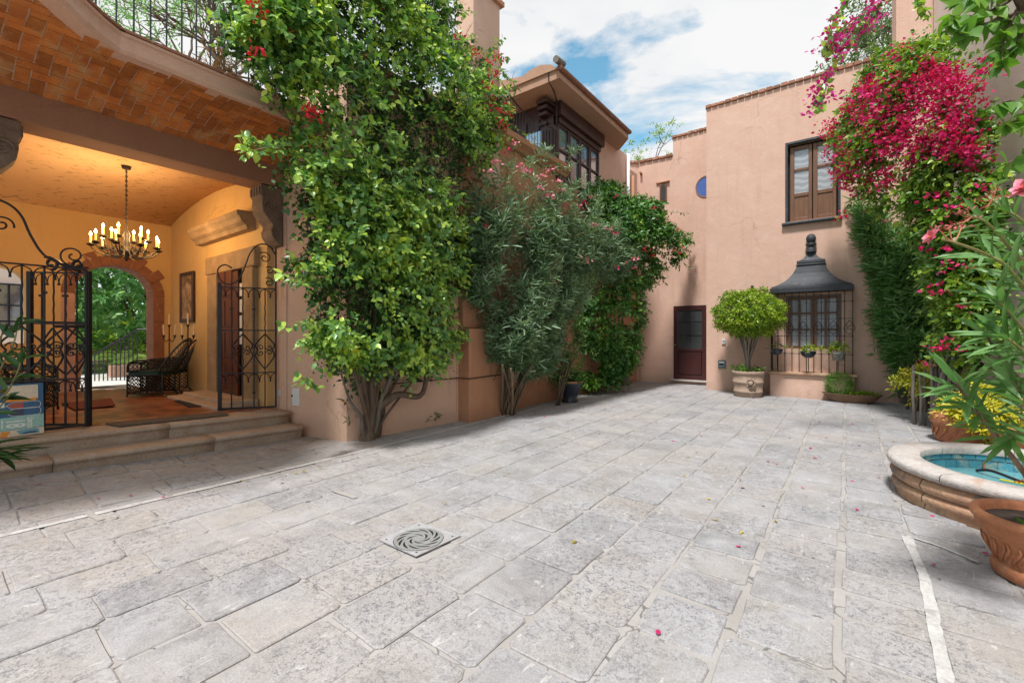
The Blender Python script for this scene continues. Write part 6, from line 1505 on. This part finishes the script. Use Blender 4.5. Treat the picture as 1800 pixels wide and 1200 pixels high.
for k in range(12):
    b0 = onZ(1650 + 7 * (k % 6), 756 + 3 * (k % 3)) * (1, 1.02, 1) + (0, 0, -.02); tp = onP(1640 + 8 * k, 590 - 18 * (k % 5), p, q) + nv * .05; MB().tube(bez([b0, b0 * .6 + tp * .4 + RNG.normal(0, .05, 3), tp], 6), [.032 - .0014 * i for i in range(13)], 6).build('trunk', 'grey_bark', bg, True)
for (u0, v0, u1, v1) in ((1500, 285, 1470, 320), (1500, 250, 1455, 240), (1510, 335, 1475, 380), (1560, 330, 1500, 345), (1700, 300, 1760, 330), (1700, 180, 1740, 120), (1560, 130, 1530, 90)):
    a, b_ = tow(onP(u0, v0, p, q), .35), tow(onP(u1, v1, p, q), .5); MB().tube([a, b_], .005, 3).build('shoot', 'twig', bg); PP = np.array([a + (b_ - a) * i / 6 for i in range(7)]); Bq, Dq, Nq, Lq = twigs(PP, np.tile(nrmz(b_ - a), (7, 1)), .1, 3, .075, 1.2, .3, int(u0), .8, nv, .3); put_leaves(bg, Bq, Dq, Nq, Lq, .85, 'leaf', 'bougainvillea_leaf', 4)

# stake fence (a row of rough poles)
fe = thing('stake_fence', (1.0, 8.9, 0), 'row of rough grey poles standing behind the terracotta pot', 'fence')
for k in range(15):
    x = .84 + .055 * k; y = 9.35 - .055 * k + RNG.normal(0, .03); h = RNG.uniform(.75, .98); r = RNG.uniform(.016, .026)
    MB().tube([(x, y, -.03), (x + RNG.normal(0, .02), y, h * .5), (x + RNG.normal(0, .03), y, h)], [r, r * .95, r * .85], 6).build('pole', 'grey_bark', fe, True)
# yellow duranta
def yellow(label, base, poly, p, q, n, seed, front=.35):
    o = thing('golden_shrub', tuple(base), label, 'shrub'); P, nv = fill(poly, p, q, n, -.1, front, 30, seed, 16, nf=2.4)
    D = nrmz(nv * .5 + np.array((-.3, 0, .35)) + RNG.normal(0, .45, P.shape)); Bq, Dq, Nq, Lq = twigs(P, D, .22, 8, .062, 1, .3, seed, .8, nv, .35); put_leaves(o, Bq, Dq, Nq, Lq, .5, 'leaf', 'yellow_leaf', 60)
    sticks(o, P[:70] - D[:70] * .25, P[:70] + D[:70] * .2, .005, 'cane', 'twigs', seed)
    for k in range(7): MB().tube(bez([base + RNG.normal(0, .04, 3) * (1, 1, 0), (base + P[k * 9]) / 2 + (0, 0, .05), P[k * 9]], 4), [.010 - .0008 * i for i in range(9)], 4).build('stem', 'cane', o)
yellow('golden yellow shrub spilling over the grey stone bowl', onZ(1625, 712), [(1592, 665), (1615, 645), (1660, 632), (1720, 640), (1750, 660), (1720, 688), (1650, 682), (1612, 680)], (.6, 9.9), (1.6, 9.0), 230, 61, .12)
yc2 = onZ(1700, 778); yc2 = np.array((1.22, 8.15, 0.))
tp_ = thing('terracotta_planter', tuple(yc2), 'wide terracotta pot behind the fountain rim, its golden shrub spilling over', 'planter')
pot(tp_, tuple(yc2), [(0, 0), (.27, 0), (.29, .04), (.305, .20), (.32, .235), (.335, .24), (.345, .27), (.335, .30), (.345, .335), (.335, .36), (.30, .36), (.29, .30)], 'terracotta', n=40, soil=(.30, .31))
mb = MB()
for k in range(18):
    a = 6.283 * k / 18; c_, s_ = math.cos(a), math.sin(a); pts = [yc2 + (c_ * r2 + -s_ * d_, s_ * r2 + c_ * d_, z_) for r2, d_, z_ in ((.30, -.05, .05), (.307, -.01, .11), (.311, .03, .15), (.317, .06, .21))]; mb.tube(pts, [.004, .012, .012, .004], 5)
mb.build('swag_relief', 'terracotta', tp_, True)
yellow('golden yellow leafy shrub growing in the terracotta pot behind the fountain', yc2 + (0, 0, .3), [(1634, 715), (1650, 700), (1700, 700), (1760, 690), (1810, 700), (1810, 768), (1770, 772), (1745, 766), (1722, 748), (1670, 733)], (.95, 8.1), (1.8, 7.6), 400, 63, .22)
b = np.array((1.60, 7.75, 0)); t2 = thing('terracotta_bowl', tuple(b), 'plain terracotta bowl half hidden behind the golden shrub', 'flower pot')
pot(t2, tuple(b), [(0, .0), (.16, 0), (.24, .12), (.30, .26), (.33, .30), (.33, .34), (.29, .34)], 'terracotta', soil=(.29, .30))

# --- big near pot with the close oleander ----------------------------------
pc = np.array((.90, 3.84, 0.)); bp_ = thing('potted_oleander', tuple(pc), 'large terracotta pot with leaf relief holding the close pink oleander', 'potted plant')
pot(bp_, tuple(pc), [(0, 0), (.20, 0), (.215, .01), (.22, .05), (.215, .075), (.195, .08), (.235, .16), (.262, .25), (.272, .262), (.282, .27), (.277, .285), (.288, .295), (.282, .31), (.305, .325), (.312, .345), (.30, .362), (.27, .365), (.255, .34), (.245, .29)], 'terracotta', n=56, soil=(.255, .315))
mb = MB()
for k in range(22):
    a = 6.283 * k / 22; c_, s_ = math.cos(a), math.sin(a)
    for dd in (0, .022):
        pts = [pc + (c_ * r2 - s_ * (d_ + dd), s_ * r2 + c_ * (d_ + dd), z_) for r2, d_, z_ in ((.205, -.03, .095), (.222, -.012, .13), (.238, .016, .165), (.245, .03, .19), (.255, .028, .225))]; mb.tube(pts, [.003, .008, .010, .008, .003], 5)
mb.build('leaf_relief', 'terracotta', bp_, True)
allB, allD, allN, allL = [], [], [], []
rs = np.random.default_rng(77)
def branch(pts, r0, r1, name='branch', mat='green_stem'):
    c_ = bez(pts, 8); MB().tube(c_, [r0 + (r1 - r0) * i / len(c_) for i in range(len(c_))], 8).build(name, mat, bp_, True); return c_
def whorls(c_, i0, i1, step, L, ang=.75):
    for i in np.arange(i0, i1, step):
        i = int(min(i, len(c_) - 2)); pnt = c_[i]; d = nrmz(c_[min(i + 2, len(c_) - 1)] - c_[max(i - 2, 0)]); a = nrmz(np.cross(d, rs.normal(size=3))); b_ = np.cross(d, a)
        for k in range(3):
            an = 2.094 * k + rs.uniform(-.2, .2) + i; rad = a * math.cos(an) + b_ * math.sin(an); dd = nrmz(d * rs.uniform(.65, 1.0) + rad * ang * rs.uniform(.7, 1.1) + (0, 0, -.10)); allB.append(pnt); allD.append(dd); allN.append(nrmz(d * .9 - rad * .2 + np.array((0, 0, .55)))); allL.append(L * rs.uniform(.7, 1.15))
root = pc + (0, 0, .30)
b1 = branch([root, at(1812, 850, 2.5), at(1765, 785, 2.35), at(1722, 728, 2.25), at(1700, 700, 2.2), at(1680, 672, 2.15)], .017, .006, mat='cane'); whorls(b1, 18, 41, 2.2, .185); 
b2 = branch([root, at(1835, 780, 2.6), at(1812, 700, 2.5), at(1780, 652, 2.35), at(1752, 618, 2.3), at(1735, 590, 2.25)], .015, .006, mat='cane'); whorls(b2, 12, 41, 2.5, .175)
b3 = branch([root, at(1850, 720, 2.4), at(1835, 600, 2.3), at(1800, 470, 2.2), at(1770, 430, 2.15), at(1735, 392, 2.1), at(1700, 378, 2.1)], .013, .004); whorls(b3, 22, 41, 2.6, .155)
b4 = branch([root, at(1850, 700, 2.2), at(1830, 560, 2.1), at(1775, 475, 2.0), at(1735, 448, 2.0), at(1690, 430, 1.95), at(1655, 420, 1.95)], .012, .0035); whorls(b4, 20, 35, 3.0, .16)
b5 = branch([root, at(1870, 600, 2.4), at(1850, 470, 2.3), at(1800, 393, 2.2), at(1765, 368, 2.2), at(1740, 350, 2.2)], .012, .004); whorls(b5, 14, 31, 2.6, .16)
b6 = branch([root, at(1840, 800, 2.3), at(1820, 720, 2.2), at(1800, 690, 2.15), at(1775, 672, 2.1)], .012, .006, mat='cane'); whorls(b6, 8, 33, 2.4, .17)
b7 = branch([root, at(1850, 640, 2.5), at(1840, 560, 2.4), at(1815, 520, 2.3), at(1790, 500, 2.3)], .010, .005); whorls(b7, 12, 33, 3.0, .17)
b8 = branch([root, at(1850, 820, 2.4), at(1825, 780, 2.3), at(1790, 760, 2.2), at(1775, 770, 2.15)], .009, .005); whorls(b8, 12, 33, 3.4, .15)
b9 = branch([root, at(1860, 740, 2.3), at(1840, 660, 2.15), at(1805, 590, 2.05), at(1770, 545, 2.0), at(1748, 520, 2.0)], .010, .005); whorls(b9, 14, 41, 2.4, .16)
b10 = branch([root, at(1870, 760, 2.2), at(1850, 700, 2.1), at(1815, 640, 2.0), at(1790, 610, 1.95), at(1765, 590, 1.95)], .010, .005); whorls(b10, 14, 41, 2.4, .16)
b11 = branch([root, at(1870, 700, 2.5), at(1850, 560, 2.4), at(1825, 470, 2.3), at(1800, 430, 2.3)], .010, .005); whorls(b11, 12, 33, 2.6, .17)
b12 = branch([root, at(1860, 860, 2.1), at(1840, 790, 2.0), at(1815, 735, 1.95), at(1795, 700, 1.95)], .010, .005); whorls(b12, 10, 33, 2.8, .15)
aB, aD, aN, aL = map(np.array, (allB, allD, allN, allL))
put_leaves(bp_, aB, aD, aN, aL * 1.12, .19, 'long', 'near_oleander_leaf', 300)
bud = blossom('bud_red', 7, .020, 3, .5, 'leaf', .008)
for (u, v, d) in ((1685, 375, 2.1), (1700, 368, 2.1), (1692, 390, 2.1), (1715, 382, 2.1), (1720, 350, 2.2), (1735, 345, 2.2), (1745, 338, 2.2), (1757, 345, 2.2), (1728, 365, 2.15), (1675, 395, 2.0), (1690, 400, 2.0), (1648, 400, 1.95), (1668, 402, 1.95), (1752, 330, 2.2)):
    e = at(u, v, d); s0 = c0 = (b3[-3] if u < 1716 else b5[-2]) if v < 398 else b4[-6]; MB().tube([s0, (s0 + e) / 2 + (0, 0, -.01), e], .0028, 4).build('flower_stalk', 'terracotta', bp_); scatter(bp_, 'bud', [bud], [e], 1.0, u)
ros = rosette('rose_petal', .045, 3); scatter(bp_, 'flower', [ros], [at(1640, 416, 1.93)], 1.05, 4, (-.5, -.6, .3)); scatter(bp_, 'flower', [ros], [at(1802, 332, 2.0)], 1.25, 5, (-.4, -.6, .3))
scatter(bp_, 'flower', [blossom('magenta_bract', 8, .022, 5, .9, 'leaf', .01)], [at(1662, 435, 1.97)], 1, 4)
scatter(bp_, 'flower', [blossom('orange_petal', 10, .012, 5, .9, 'leaf', .014)], [at(1793, 843, 2.3)], 1, 4)
PP = pc + (.0, -.12, .33) + RNG.normal(0, 1, (5, 3)) * (.05, .03, .003); Bq, Dq, Nq, Lq = twigs(PP, nrmz(RNG.normal(0, .3, PP.shape) + (0, 0, 1)), .03, 3, .035, 1, .1, 19, .6); put_leaves(bp_, Bq, Dq, Nq, Lq, .5, 'leaf', 'fresh_leaf', 15, leafname='seedling_leaf')

# --- overhanging tree, top right, and the dangling flowering strand -----------
ot = thing('overhanging_branch', tuple(at(1850, -60, 3.2)), 'light green heart-leaved branch hanging into the top corner by the pale wall', 'tree branch')
st = at(1850, -60, 3.2); B_, D_, N_, L_ = [], [], [], []
for pts in ([(1850, -60), (1790, -10), (1740, 20), (1700, 30), (1670, 28)], [(1850, -60), (1800, 0), (1770, 50), (1762, 85), (1758, 118)], [(1850, -60), (1815, 30), (1790, 70), (1775, 95)], [(1850, -60), (1830, 100), (1805, 172), (1770, 178), (1752, 185)], [(1850, -60), (1830, 150), (1800, 205), (1780, 215), (1765, 222)], [(1850, -60), (1790, -25), (1730, -10), (1690, 0)], [(1850, -60), (1815, 10), (1765, 30), (1712, 50), (1688, 60)], [(1850, -60), (1830, 220), (1800, 268), (1770, 288)]):
    c_ = bez([at(u, v, 3.2 - .0012 * (1850 - u)) for u, v in pts], 6); MB().tube(c_, [.014 - .010 * i / len(c_) for i in range(len(c_))], 5).build('branch', 'bark', ot, True)
    for i in range(int(len(c_) * .38), len(c_)):
        for k in range(2 if pts[1][1] < 60 else 1): B_.append(c_[i]); D_.append(RNG.normal(0, .6, 3) + (0, 0, -.55)); N_.append(nrmz(-CF * .6 + RNG.normal(0, .5, 3) + (0, 0, .5))); L_.append(RNG.uniform(.075, .135))
MB().tube([at(1850, -30, 3.0), at(1800, 8, 3.0), at(1784, -30, 3.0)], [.05, .045, .04], 8).build('limb', 'bark', ot, True)
put_leaves(ot, np.array(B_), np.array(D_), np.array(N_), np.array(L_), .92, 'leaf', 'fresh_leaf', 300)
ds = thing('hanging_flower_strand', tuple(at(1560, -40, 5)), 'loose strand of violet bougainvillea dangling against the sky', 'bougainvillea')
B_, D_, N_, L_ = [], [], [], []; Fp = []
for pts, fl_ in (([(1560, -40), (1500, -10), (1475, 20), (1460, 60), (1456, 90)], .25), ([(1590, -60), (1545, 10), (1520, 50), (1480, 90), (1455, 130), (1445, 165), (1440, 192)], .8), ([(1545, 20), (1500, 45), (1478, 60), (1450, 85)], .9), ([(1620, -60), (1618, -20), (1620, 15), (1630, 35)], .0)):
    c_ = bez([at(u, v, 5.0) for u, v in pts], 8); MB().tube(c_, .004, 4).build('stem', 'bark', ds)
    for i in range(4, len(c_)):
        for k in range(2): B_.append(c_[i] + RNG.normal(0, .02, 3)); D_.append(RNG.normal(0, .6, 3) + (0, 0, -.4)); N_.append(nrmz(-CF * .6 + RNG.normal(0, .5, 3))); L_.append(RNG.uniform(.06, .10))
        if RNG.uniform() < fl_: Fp.append(c_[i] + RNG.normal(0, .05, 3))
put_leaves(ds, np.array(B_), np.array(D_), np.array(N_), np.array(L_), .9, 'leaf', 'vine_leaf', 120); scatter(ds, 'flower', [blossom('violet_bract', 9, .045, s, .9, 'leaf', .035) for s in range(3)], Fp, 1.0, 3)

# --- left edge: rubber plant and dark fronds -------------------------------
rp_ = thing('rubber_plant', tuple(onZ(-40, 800, .3)), 'glossy big-leaved plant at the picture edge before the iron gate', 'plant'); B_, D_, N_, L_ = [], [], [], []
rb = np.array(at(-40, 800, 4.0)); rb[2] = .2
for pts in ([(-40, 790), (-20, 700), (5, 640), (25, 600), (32, 560)], [(-40, 790), (-10, 720), (15, 685), (32, 650), (38, 625)], [(-40, 790), (-15, 660), (0, 600), (8, 570)], [(-40, 790), (-20, 740), (0, 715), (20, 690)]):
    c_ = bez([rb] + [at(u, v, 3.75) for u, v in pts[1:]], 7); MB().tube(c_, [.010 - .006 * i / len(c_) for i in range(len(c_))], 5).build('stem', 'green_stem', rp_, True)
    for i in range(10, len(c_), 2):
        B_.append(c_[i]); a = i * 2.4; d = nrmz(c_[min(i + 2, len(c_) - 1)] - c_[i - 2]); D_.append(d * .5 + CR * math.cos(a) * .9 + np.array((0, 0, .5 * math.sin(a))) - CF * .4 * math.sin(a)); N_.append(nrmz(-CF * .5 + (0, 0, .8) + RNG.normal(0, .3, 3))); L_.append(RNG.uniform(.13, .21))
put_leaves(rp_, np.array(B_), np.array(D_), np.array(N_), np.array(L_), .42, 'leaf', 'dark_leaf', 60)
fr_ = thing('dark_fronds', tuple(onZ(-30, 850, .2)), 'dark narrow fronds drooping over the step below the poster', 'plant'); b0 = at(-25, 800, 3.6); B_, D_, N_, L_ = [], [], [], []
for k in range(26): B_.append(b0 + RNG.normal(0, .05, 3)); D_.append(CR * RNG.uniform(.5, 1.0) + np.array((0, 0, RNG.uniform(-.2, .35))) + CF * RNG.normal(0, .3)); N_.append((0, 0, 1)); L_.append(RNG.uniform(.22, .40))
put_leaves(fr_, np.array(B_), np.array(D_), np.array(N_) * 1.0, np.array(L_), .13, 'long', 'dark_leaf', 26)

# --- balcony plants and trees beyond ------------------------------------------
bs = onP(402, 145, (-5.5, 0), (-5.5, 4)); su = thing('balcony_succulent', tuple(bs), 'spiky dry succulent clump standing on the balcony edge', 'plant')
PP = bs + (-.12, 0, .16) + RNG.normal(0, 1, (90, 3)) * (.1, .14, .12); Bq, Dq, Nq, Lq = twigs(PP, nrmz(RNG.normal(0, .7, PP.shape) + (0, 0, .7)), .08, 5, .11, 1, .4, 22, .5); put_leaves(su, Bq, Dq, Nq, Lq, .12, 'long', 'dry_foliage', 0)
mb_ = MB().lathe((bs[0] - .12, bs[1], 4.16), [(0, 0), (.10, 0), (.13, .14), (.12, .14)], 16); mb_.build('pot', 'terracotta', su)
def bgtree(name, label, base, top, r, depth, kids, seed, leaf, L, k, mat, spread=.55, per=3, shape='small', ratio=.5, barkm='bark', tl=.5, jit=.25, first=.30):
    o = thing(name, tuple(base), label, 'tree'); mb, tips = branching(base, top, r, depth, kids, seed, spread, first); mb.build('trunk', barkm, o, True)
    T = np.array([t_[0] for t_ in tips]); Dd = np.array([t_[1] for t_ in tips]); T = np.repeat(T, per, 0) + RNG.normal(0, jit, (len(T) * per, 3)); Dd = nrmz(np.repeat(Dd, per, 0) + RNG.normal(0, .6, (len(Dd) * per, 3)))
    Bq, Dq, Nq, Lq = twigs(T, Dd, tl, k, L, 1, .25, seed, .6); put_leaves(o, Bq, Dq, Nq, Lq, ratio, shape, mat, 0, 'crown'); return o
bgtree('feathery_tree', 'open feathery-leaved tree rising behind the balcony railing', (-12.6, 5.8, 0), (-11.9, 5.0, 6.6), .15, 4, 4, 5, None, .09, 16, 'garden_leaf', .50, 3, 'sliver', .3, 'bark', .55, .3)
bgtree('feathery_tree', 'second open feathery tree further along behind the balcony railing', (-15.2, 5.4, 0), (-14.7, 4.6, 7.2), .12, 4, 4, 8, None, .10, 16, 'garden_leaf', .50, 3, 'sliver', .3, 'bark', .55, .3)
bgtree('airy_tree', 'sparse airy treetop showing above the turret roof', (-7.0, 19.5, 0), (-6.8, 19.3, 6.9), .12, 4, 3, 3, None, .12, 10, 'lime_leaf', .6, 4, 'small', .5, 'bark', .4, .25, .17)
bgtree('grey_leaved_tree', 'pale grey-green treetop above the far roof behind the flowers', (1.0, 24.0, 0), (1.1, 24.0, 10.2), .16, 4, 4, 6, None, .18, 10, 'dull_leaf', .55, 4, 'small', .4, 'grey_bark', .6, .4, .18)
# garden seen through the arch
gt = thing('garden_tree', (-17.6, 4.2, .2), 'broad leafy garden tree seen through the arch', 'tree'); gb0 = np.array((-17.6, 4.2, .2)); cc = np.array((-17.8, 3.9, 3.1))
mbt, tips = branching(gb0, (-17.7, 4.1, 1.35), .12, 3, 4, 4, .7); mbt.build('trunk', 'bark', gt, True)
n = 2600; U = nrmz(RNG.normal(size=(n, 3))); rr = (RNG.uniform(.35, 1, n)) ** .5 * (1 + .2 * wnoise(U, 3.0, 4)); PP = cc + U * rr[:, None] * (2.0, 3.0, 2.0); Bq, Dq, Nq, Lq = twigs(PP, nrmz(U + (.2, 0, .2)), .25, 7, .16, 1, .4, 25, .7, np.array((.8, -.3, .4)), .5); put_leaves(gt, Bq, Dq, Nq, Lq, .6, 'leaf', 'garden_leaf', 0, 'crown')
he = tag(None or MB().box(-25, -24.6, -8, 14, 0, 2.2).build('boundary_wall', 'pink_stucco'), 'low pink wall at the bottom of the garden beyond the arch', 'wall')
n = 2400; PP = np.c_[RNG.normal(-22, .7, n), RNG.uniform(-2.0, 14, n), RNG.uniform(1.0, 8, n)]; Bq, Dq, Nq, Lq = twigs(PP, nrmz(RNG.normal(0, 1, PP.shape) + (1, 0, .2)), .5, 7, .26, 1, .4, 26, .7)
dh = put_leaves(None, Bq, Dq, Nq, Lq, .6, 'small', 'far_vine_leaf', 0, 'garden_woods'); tag(dh, 'dark dense woods closing the garden behind the broad tree', 'woods')
def cycad(x, y, z, label, s, seed):
    o = thing('cycad', (x, y, z), label, 'plant'); rs = np.random.default_rng(seed); B_, D_, N_, L_ = [], [], [], []
    for k in range(16):
        a = 6.283 * k / 16 + rs.uniform(-.2, .2); e = rs.uniform(.25, .9); d = np.array((math.cos(a), math.sin(a), 0)); pts = bez([(x, y, z), np.array((x, y, z)) + d * s * .45 + (0, 0, s * .55 * e), np.array((x, y, z)) + d * s + (0, 0, s * .35 * e)], 8); MB().tube(pts, .006, 3).build('frond_stem', 'green_stem', o)
        side = np.array((-d[1], d[0], 0))
        for i in range(3, len(pts)):
            for sg in (-1, 1): B_.append(pts[i]); D_.append(side * sg + d * .7); N_.append((0, 0, 1.)); L_.append(s * .22)
    put_leaves(o, np.array(B_), np.array(D_), np.array(N_), np.array(L_), .16, 'sliver', 'fresh_leaf', 0, 'fronds')
pl = thing('garden_planter', (-14.8, 3.05, .33), 'low brick planter with a cycad on the garden path', 'planter'); MB().box(-15.1, -14.5, 2.8, 3.4, .33, .62).build('box_body', 'pink_stone', pl, bev=.02)
cycad(-14.8, 3.1, .62, 'bright green cycad in the low planter beyond the arch', .75, 3)
up_ = np.array((-11.9, 1.63, .335)); ur = thing('garden_urn', tuple(up_), 'tall terracotta urn of ferns just outside the arch', 'potted plant'); pot(ur, tuple(up_), [(0, 0), (.18, 0), (.20, .3), (.25, .62), (.30, .66), (.31, .74), (.27, .74)], 'terracotta', soil=(.27, .70))
PP = up_ + (0, 0, .8) + RNG.normal(0, .12, (50, 3)); Bq, Dq, Nq, Lq = twigs(PP, nrmz(PP - up_), .3, 8, .09, 1, .5, 27, .7); put_leaves(ur, Bq, Dq, Nq, Lq, .35, 'long', 'fresh_leaf', 0)
hb = thing('clipped_hedge', (-16.9, 2.2, .2), 'low rounded clipped green hedge beyond the path', 'hedge'); n = 1500; U = nrmz(RNG.normal(size=(n, 3))); PP = np.array((-17.0, 2.4, .45)) + U * (.6, 1.2, .42); Bq, Dq, Nq, Lq = twigs(PP, U, .05, 5, .05, 1, .2, 28, .5); put_leaves(hb, Bq, Dq, Nq, Lq, .6, 'small', 'fresh_leaf', 0)
fb = thing('flowering_shrub', (-16.4, 5.0, .2), 'yellow-green flowering shrub behind the stair railing', 'shrub'); PP = np.array((-16.6, 4.6, .9)) + RNG.normal(0, 1, (420, 3)) * (.4, .9, .5); Bq, Dq, Nq, Lq = twigs(PP, nrmz(RNG.normal(0, .6, PP.shape) + (0, 0, .8)), .2, 6, .11, 1, .3, 29, .7); put_leaves(fb, Bq, Dq, Nq, Lq, .6, 'small', 'lime_leaf', 0)
sr = thing('stair_railing', (-13.4, 2.9, .33), 'black iron stair railing sloping down beyond the arch', 'railing')
ra, rb_ = at(193, 650, 10.4), at(238, 612, 10.4); 
A = np.array((-13.8, 2.35, 0)); Bb = np.array((-13.3, 3.0, 0)); Cc = np.array((-12.9, 3.9, 0))
zA, zB = .95, 1.52
MB().tube([A + (0, 0, zA), Bb + (0, 0, zB), Cc + (0, 0, zB)], .022, 6).build('handrail', 'iron', sr)
for k in range(11): t_ = k / 10; w_ = A + (Bb - A) * t_; MB().tube([w_ + (0, 0, .33), w_ + (0, 0, zA + (zB - zA) * t_)], .012, 4).build('bar', 'iron', sr)
for k in range(1, 5): t_ = k / 4; w_ = Bb + (Cc - Bb) * t_; MB().tube([w_ + (0, 0, .33), w_ + (0, 0, zB)], .012, 4).build('bar', 'iron', sr)
# pale wing with a barred window beyond the second arch
ow = thing('garden_wing', (-16, -1, 0), 'pale wall with dark barred window seen through the small arch', 'house'); MB().box(-16.4, -16, -5, 2.0, 0, 7).build('wall', 'pale_stucco', ow); MB().box(-16.0, -15.94, -.2, 1.4, 1.6, 2.6).build('window', 'sky_glass', ow)
for k in range(9): MB().tube([(-15.9, -.2 + .2 * k, 1.6), (-15.9, -.2 + .2 * k, 2.6)], .018, 4).build('bar', 'iron', ow)
for z in (1.6, 2.1, 2.6): MB().tube([(-15.9, -.2, z), (-15.9, 1.4, z)], .02, 4).build('rail', 'iron', ow)

# --- fallen petals and leaves on the paving ---------------------------------
pm = single_leaf('leaf', 'pink_petal', .9); lm = single_leaf('leaf', 'dry_leaf', .6)
def where(u, v):
    return 'near the stone steps' if u < 500 else ('near the vine trunks' if u < 700 and v < 850 else ('by the floor drain' if u < 850 and v > 850 else ('along the vine-covered wall' if u < 1060 and v < 790 else ('close to the fountain' if u > 1500 else ('in front of the hooded window' if u > 1280 and v < 850 else 'out in the middle of the court')))))
def fallen(name, me, u, v, L, label, cat, grp):
    w_ = onZ(u, v); o = bpy.data.objects.new(name, me); COL.objects.link(o); w_[2] = gz(w_[0], w_[1]) + .009; o.location = w_; o.rotation_euler = (RNG.uniform(-.25, .25), RNG.uniform(-.25, .25), RNG.uniform(0, 6.28)); o.scale = (L, L, L); tag(o, label + ' ' + where(u, v), cat, grp)
for u, v in ((1302, 858), (1303, 963), (1424, 787), (1429, 805), (1513, 784), (1640, 907), (1729, 975), (1157, 1118), (1185, 775), (1388, 770), (1442, 742), (1568, 776), (38, 850), (52, 846), (80, 851), (50, 862), (4, 858), (940, 728), (1015, 718), (960, 733), (995, 722), (855, 740), (810, 758), (1452, 770), (1500, 745), (1638, 992), (495, 850), (1350, 812)):
    fallen('fallen_petal', pm, u, v, .035 if v > 900 else .045, 'small fallen magenta petal', 'petal', 'fallen petals scattered over the court')
for u, v in [(RNG.uniform(850, 1050), RNG.uniform(700, 745)) for _ in range(9)] + [(RNG.uniform(1150, 1560), RNG.uniform(740, 900)) for _ in range(10)] + [(RNG.uniform(0, 300), RNG.uniform(840, 880)) for _ in range(5)]:
    fallen('fallen_petal', pm, u, v, .035, 'small fallen magenta petal', 'petal', 'fallen petals scattered over the court')
for i in range(64):
    u, v = (RNG.uniform(60, 620), RNG.uniform(790, 850)) if i < 44 else (RNG.uniform(600, 1400), RNG.uniform(740, 960))
    if onZ(u, v)[0] > -5.85: fallen('fallen_leaf', lm, u, v, RNG.uniform(.03, .055), 'small fallen yellowish leaf', 'leaf', 'fallen leaves scattered over the court')
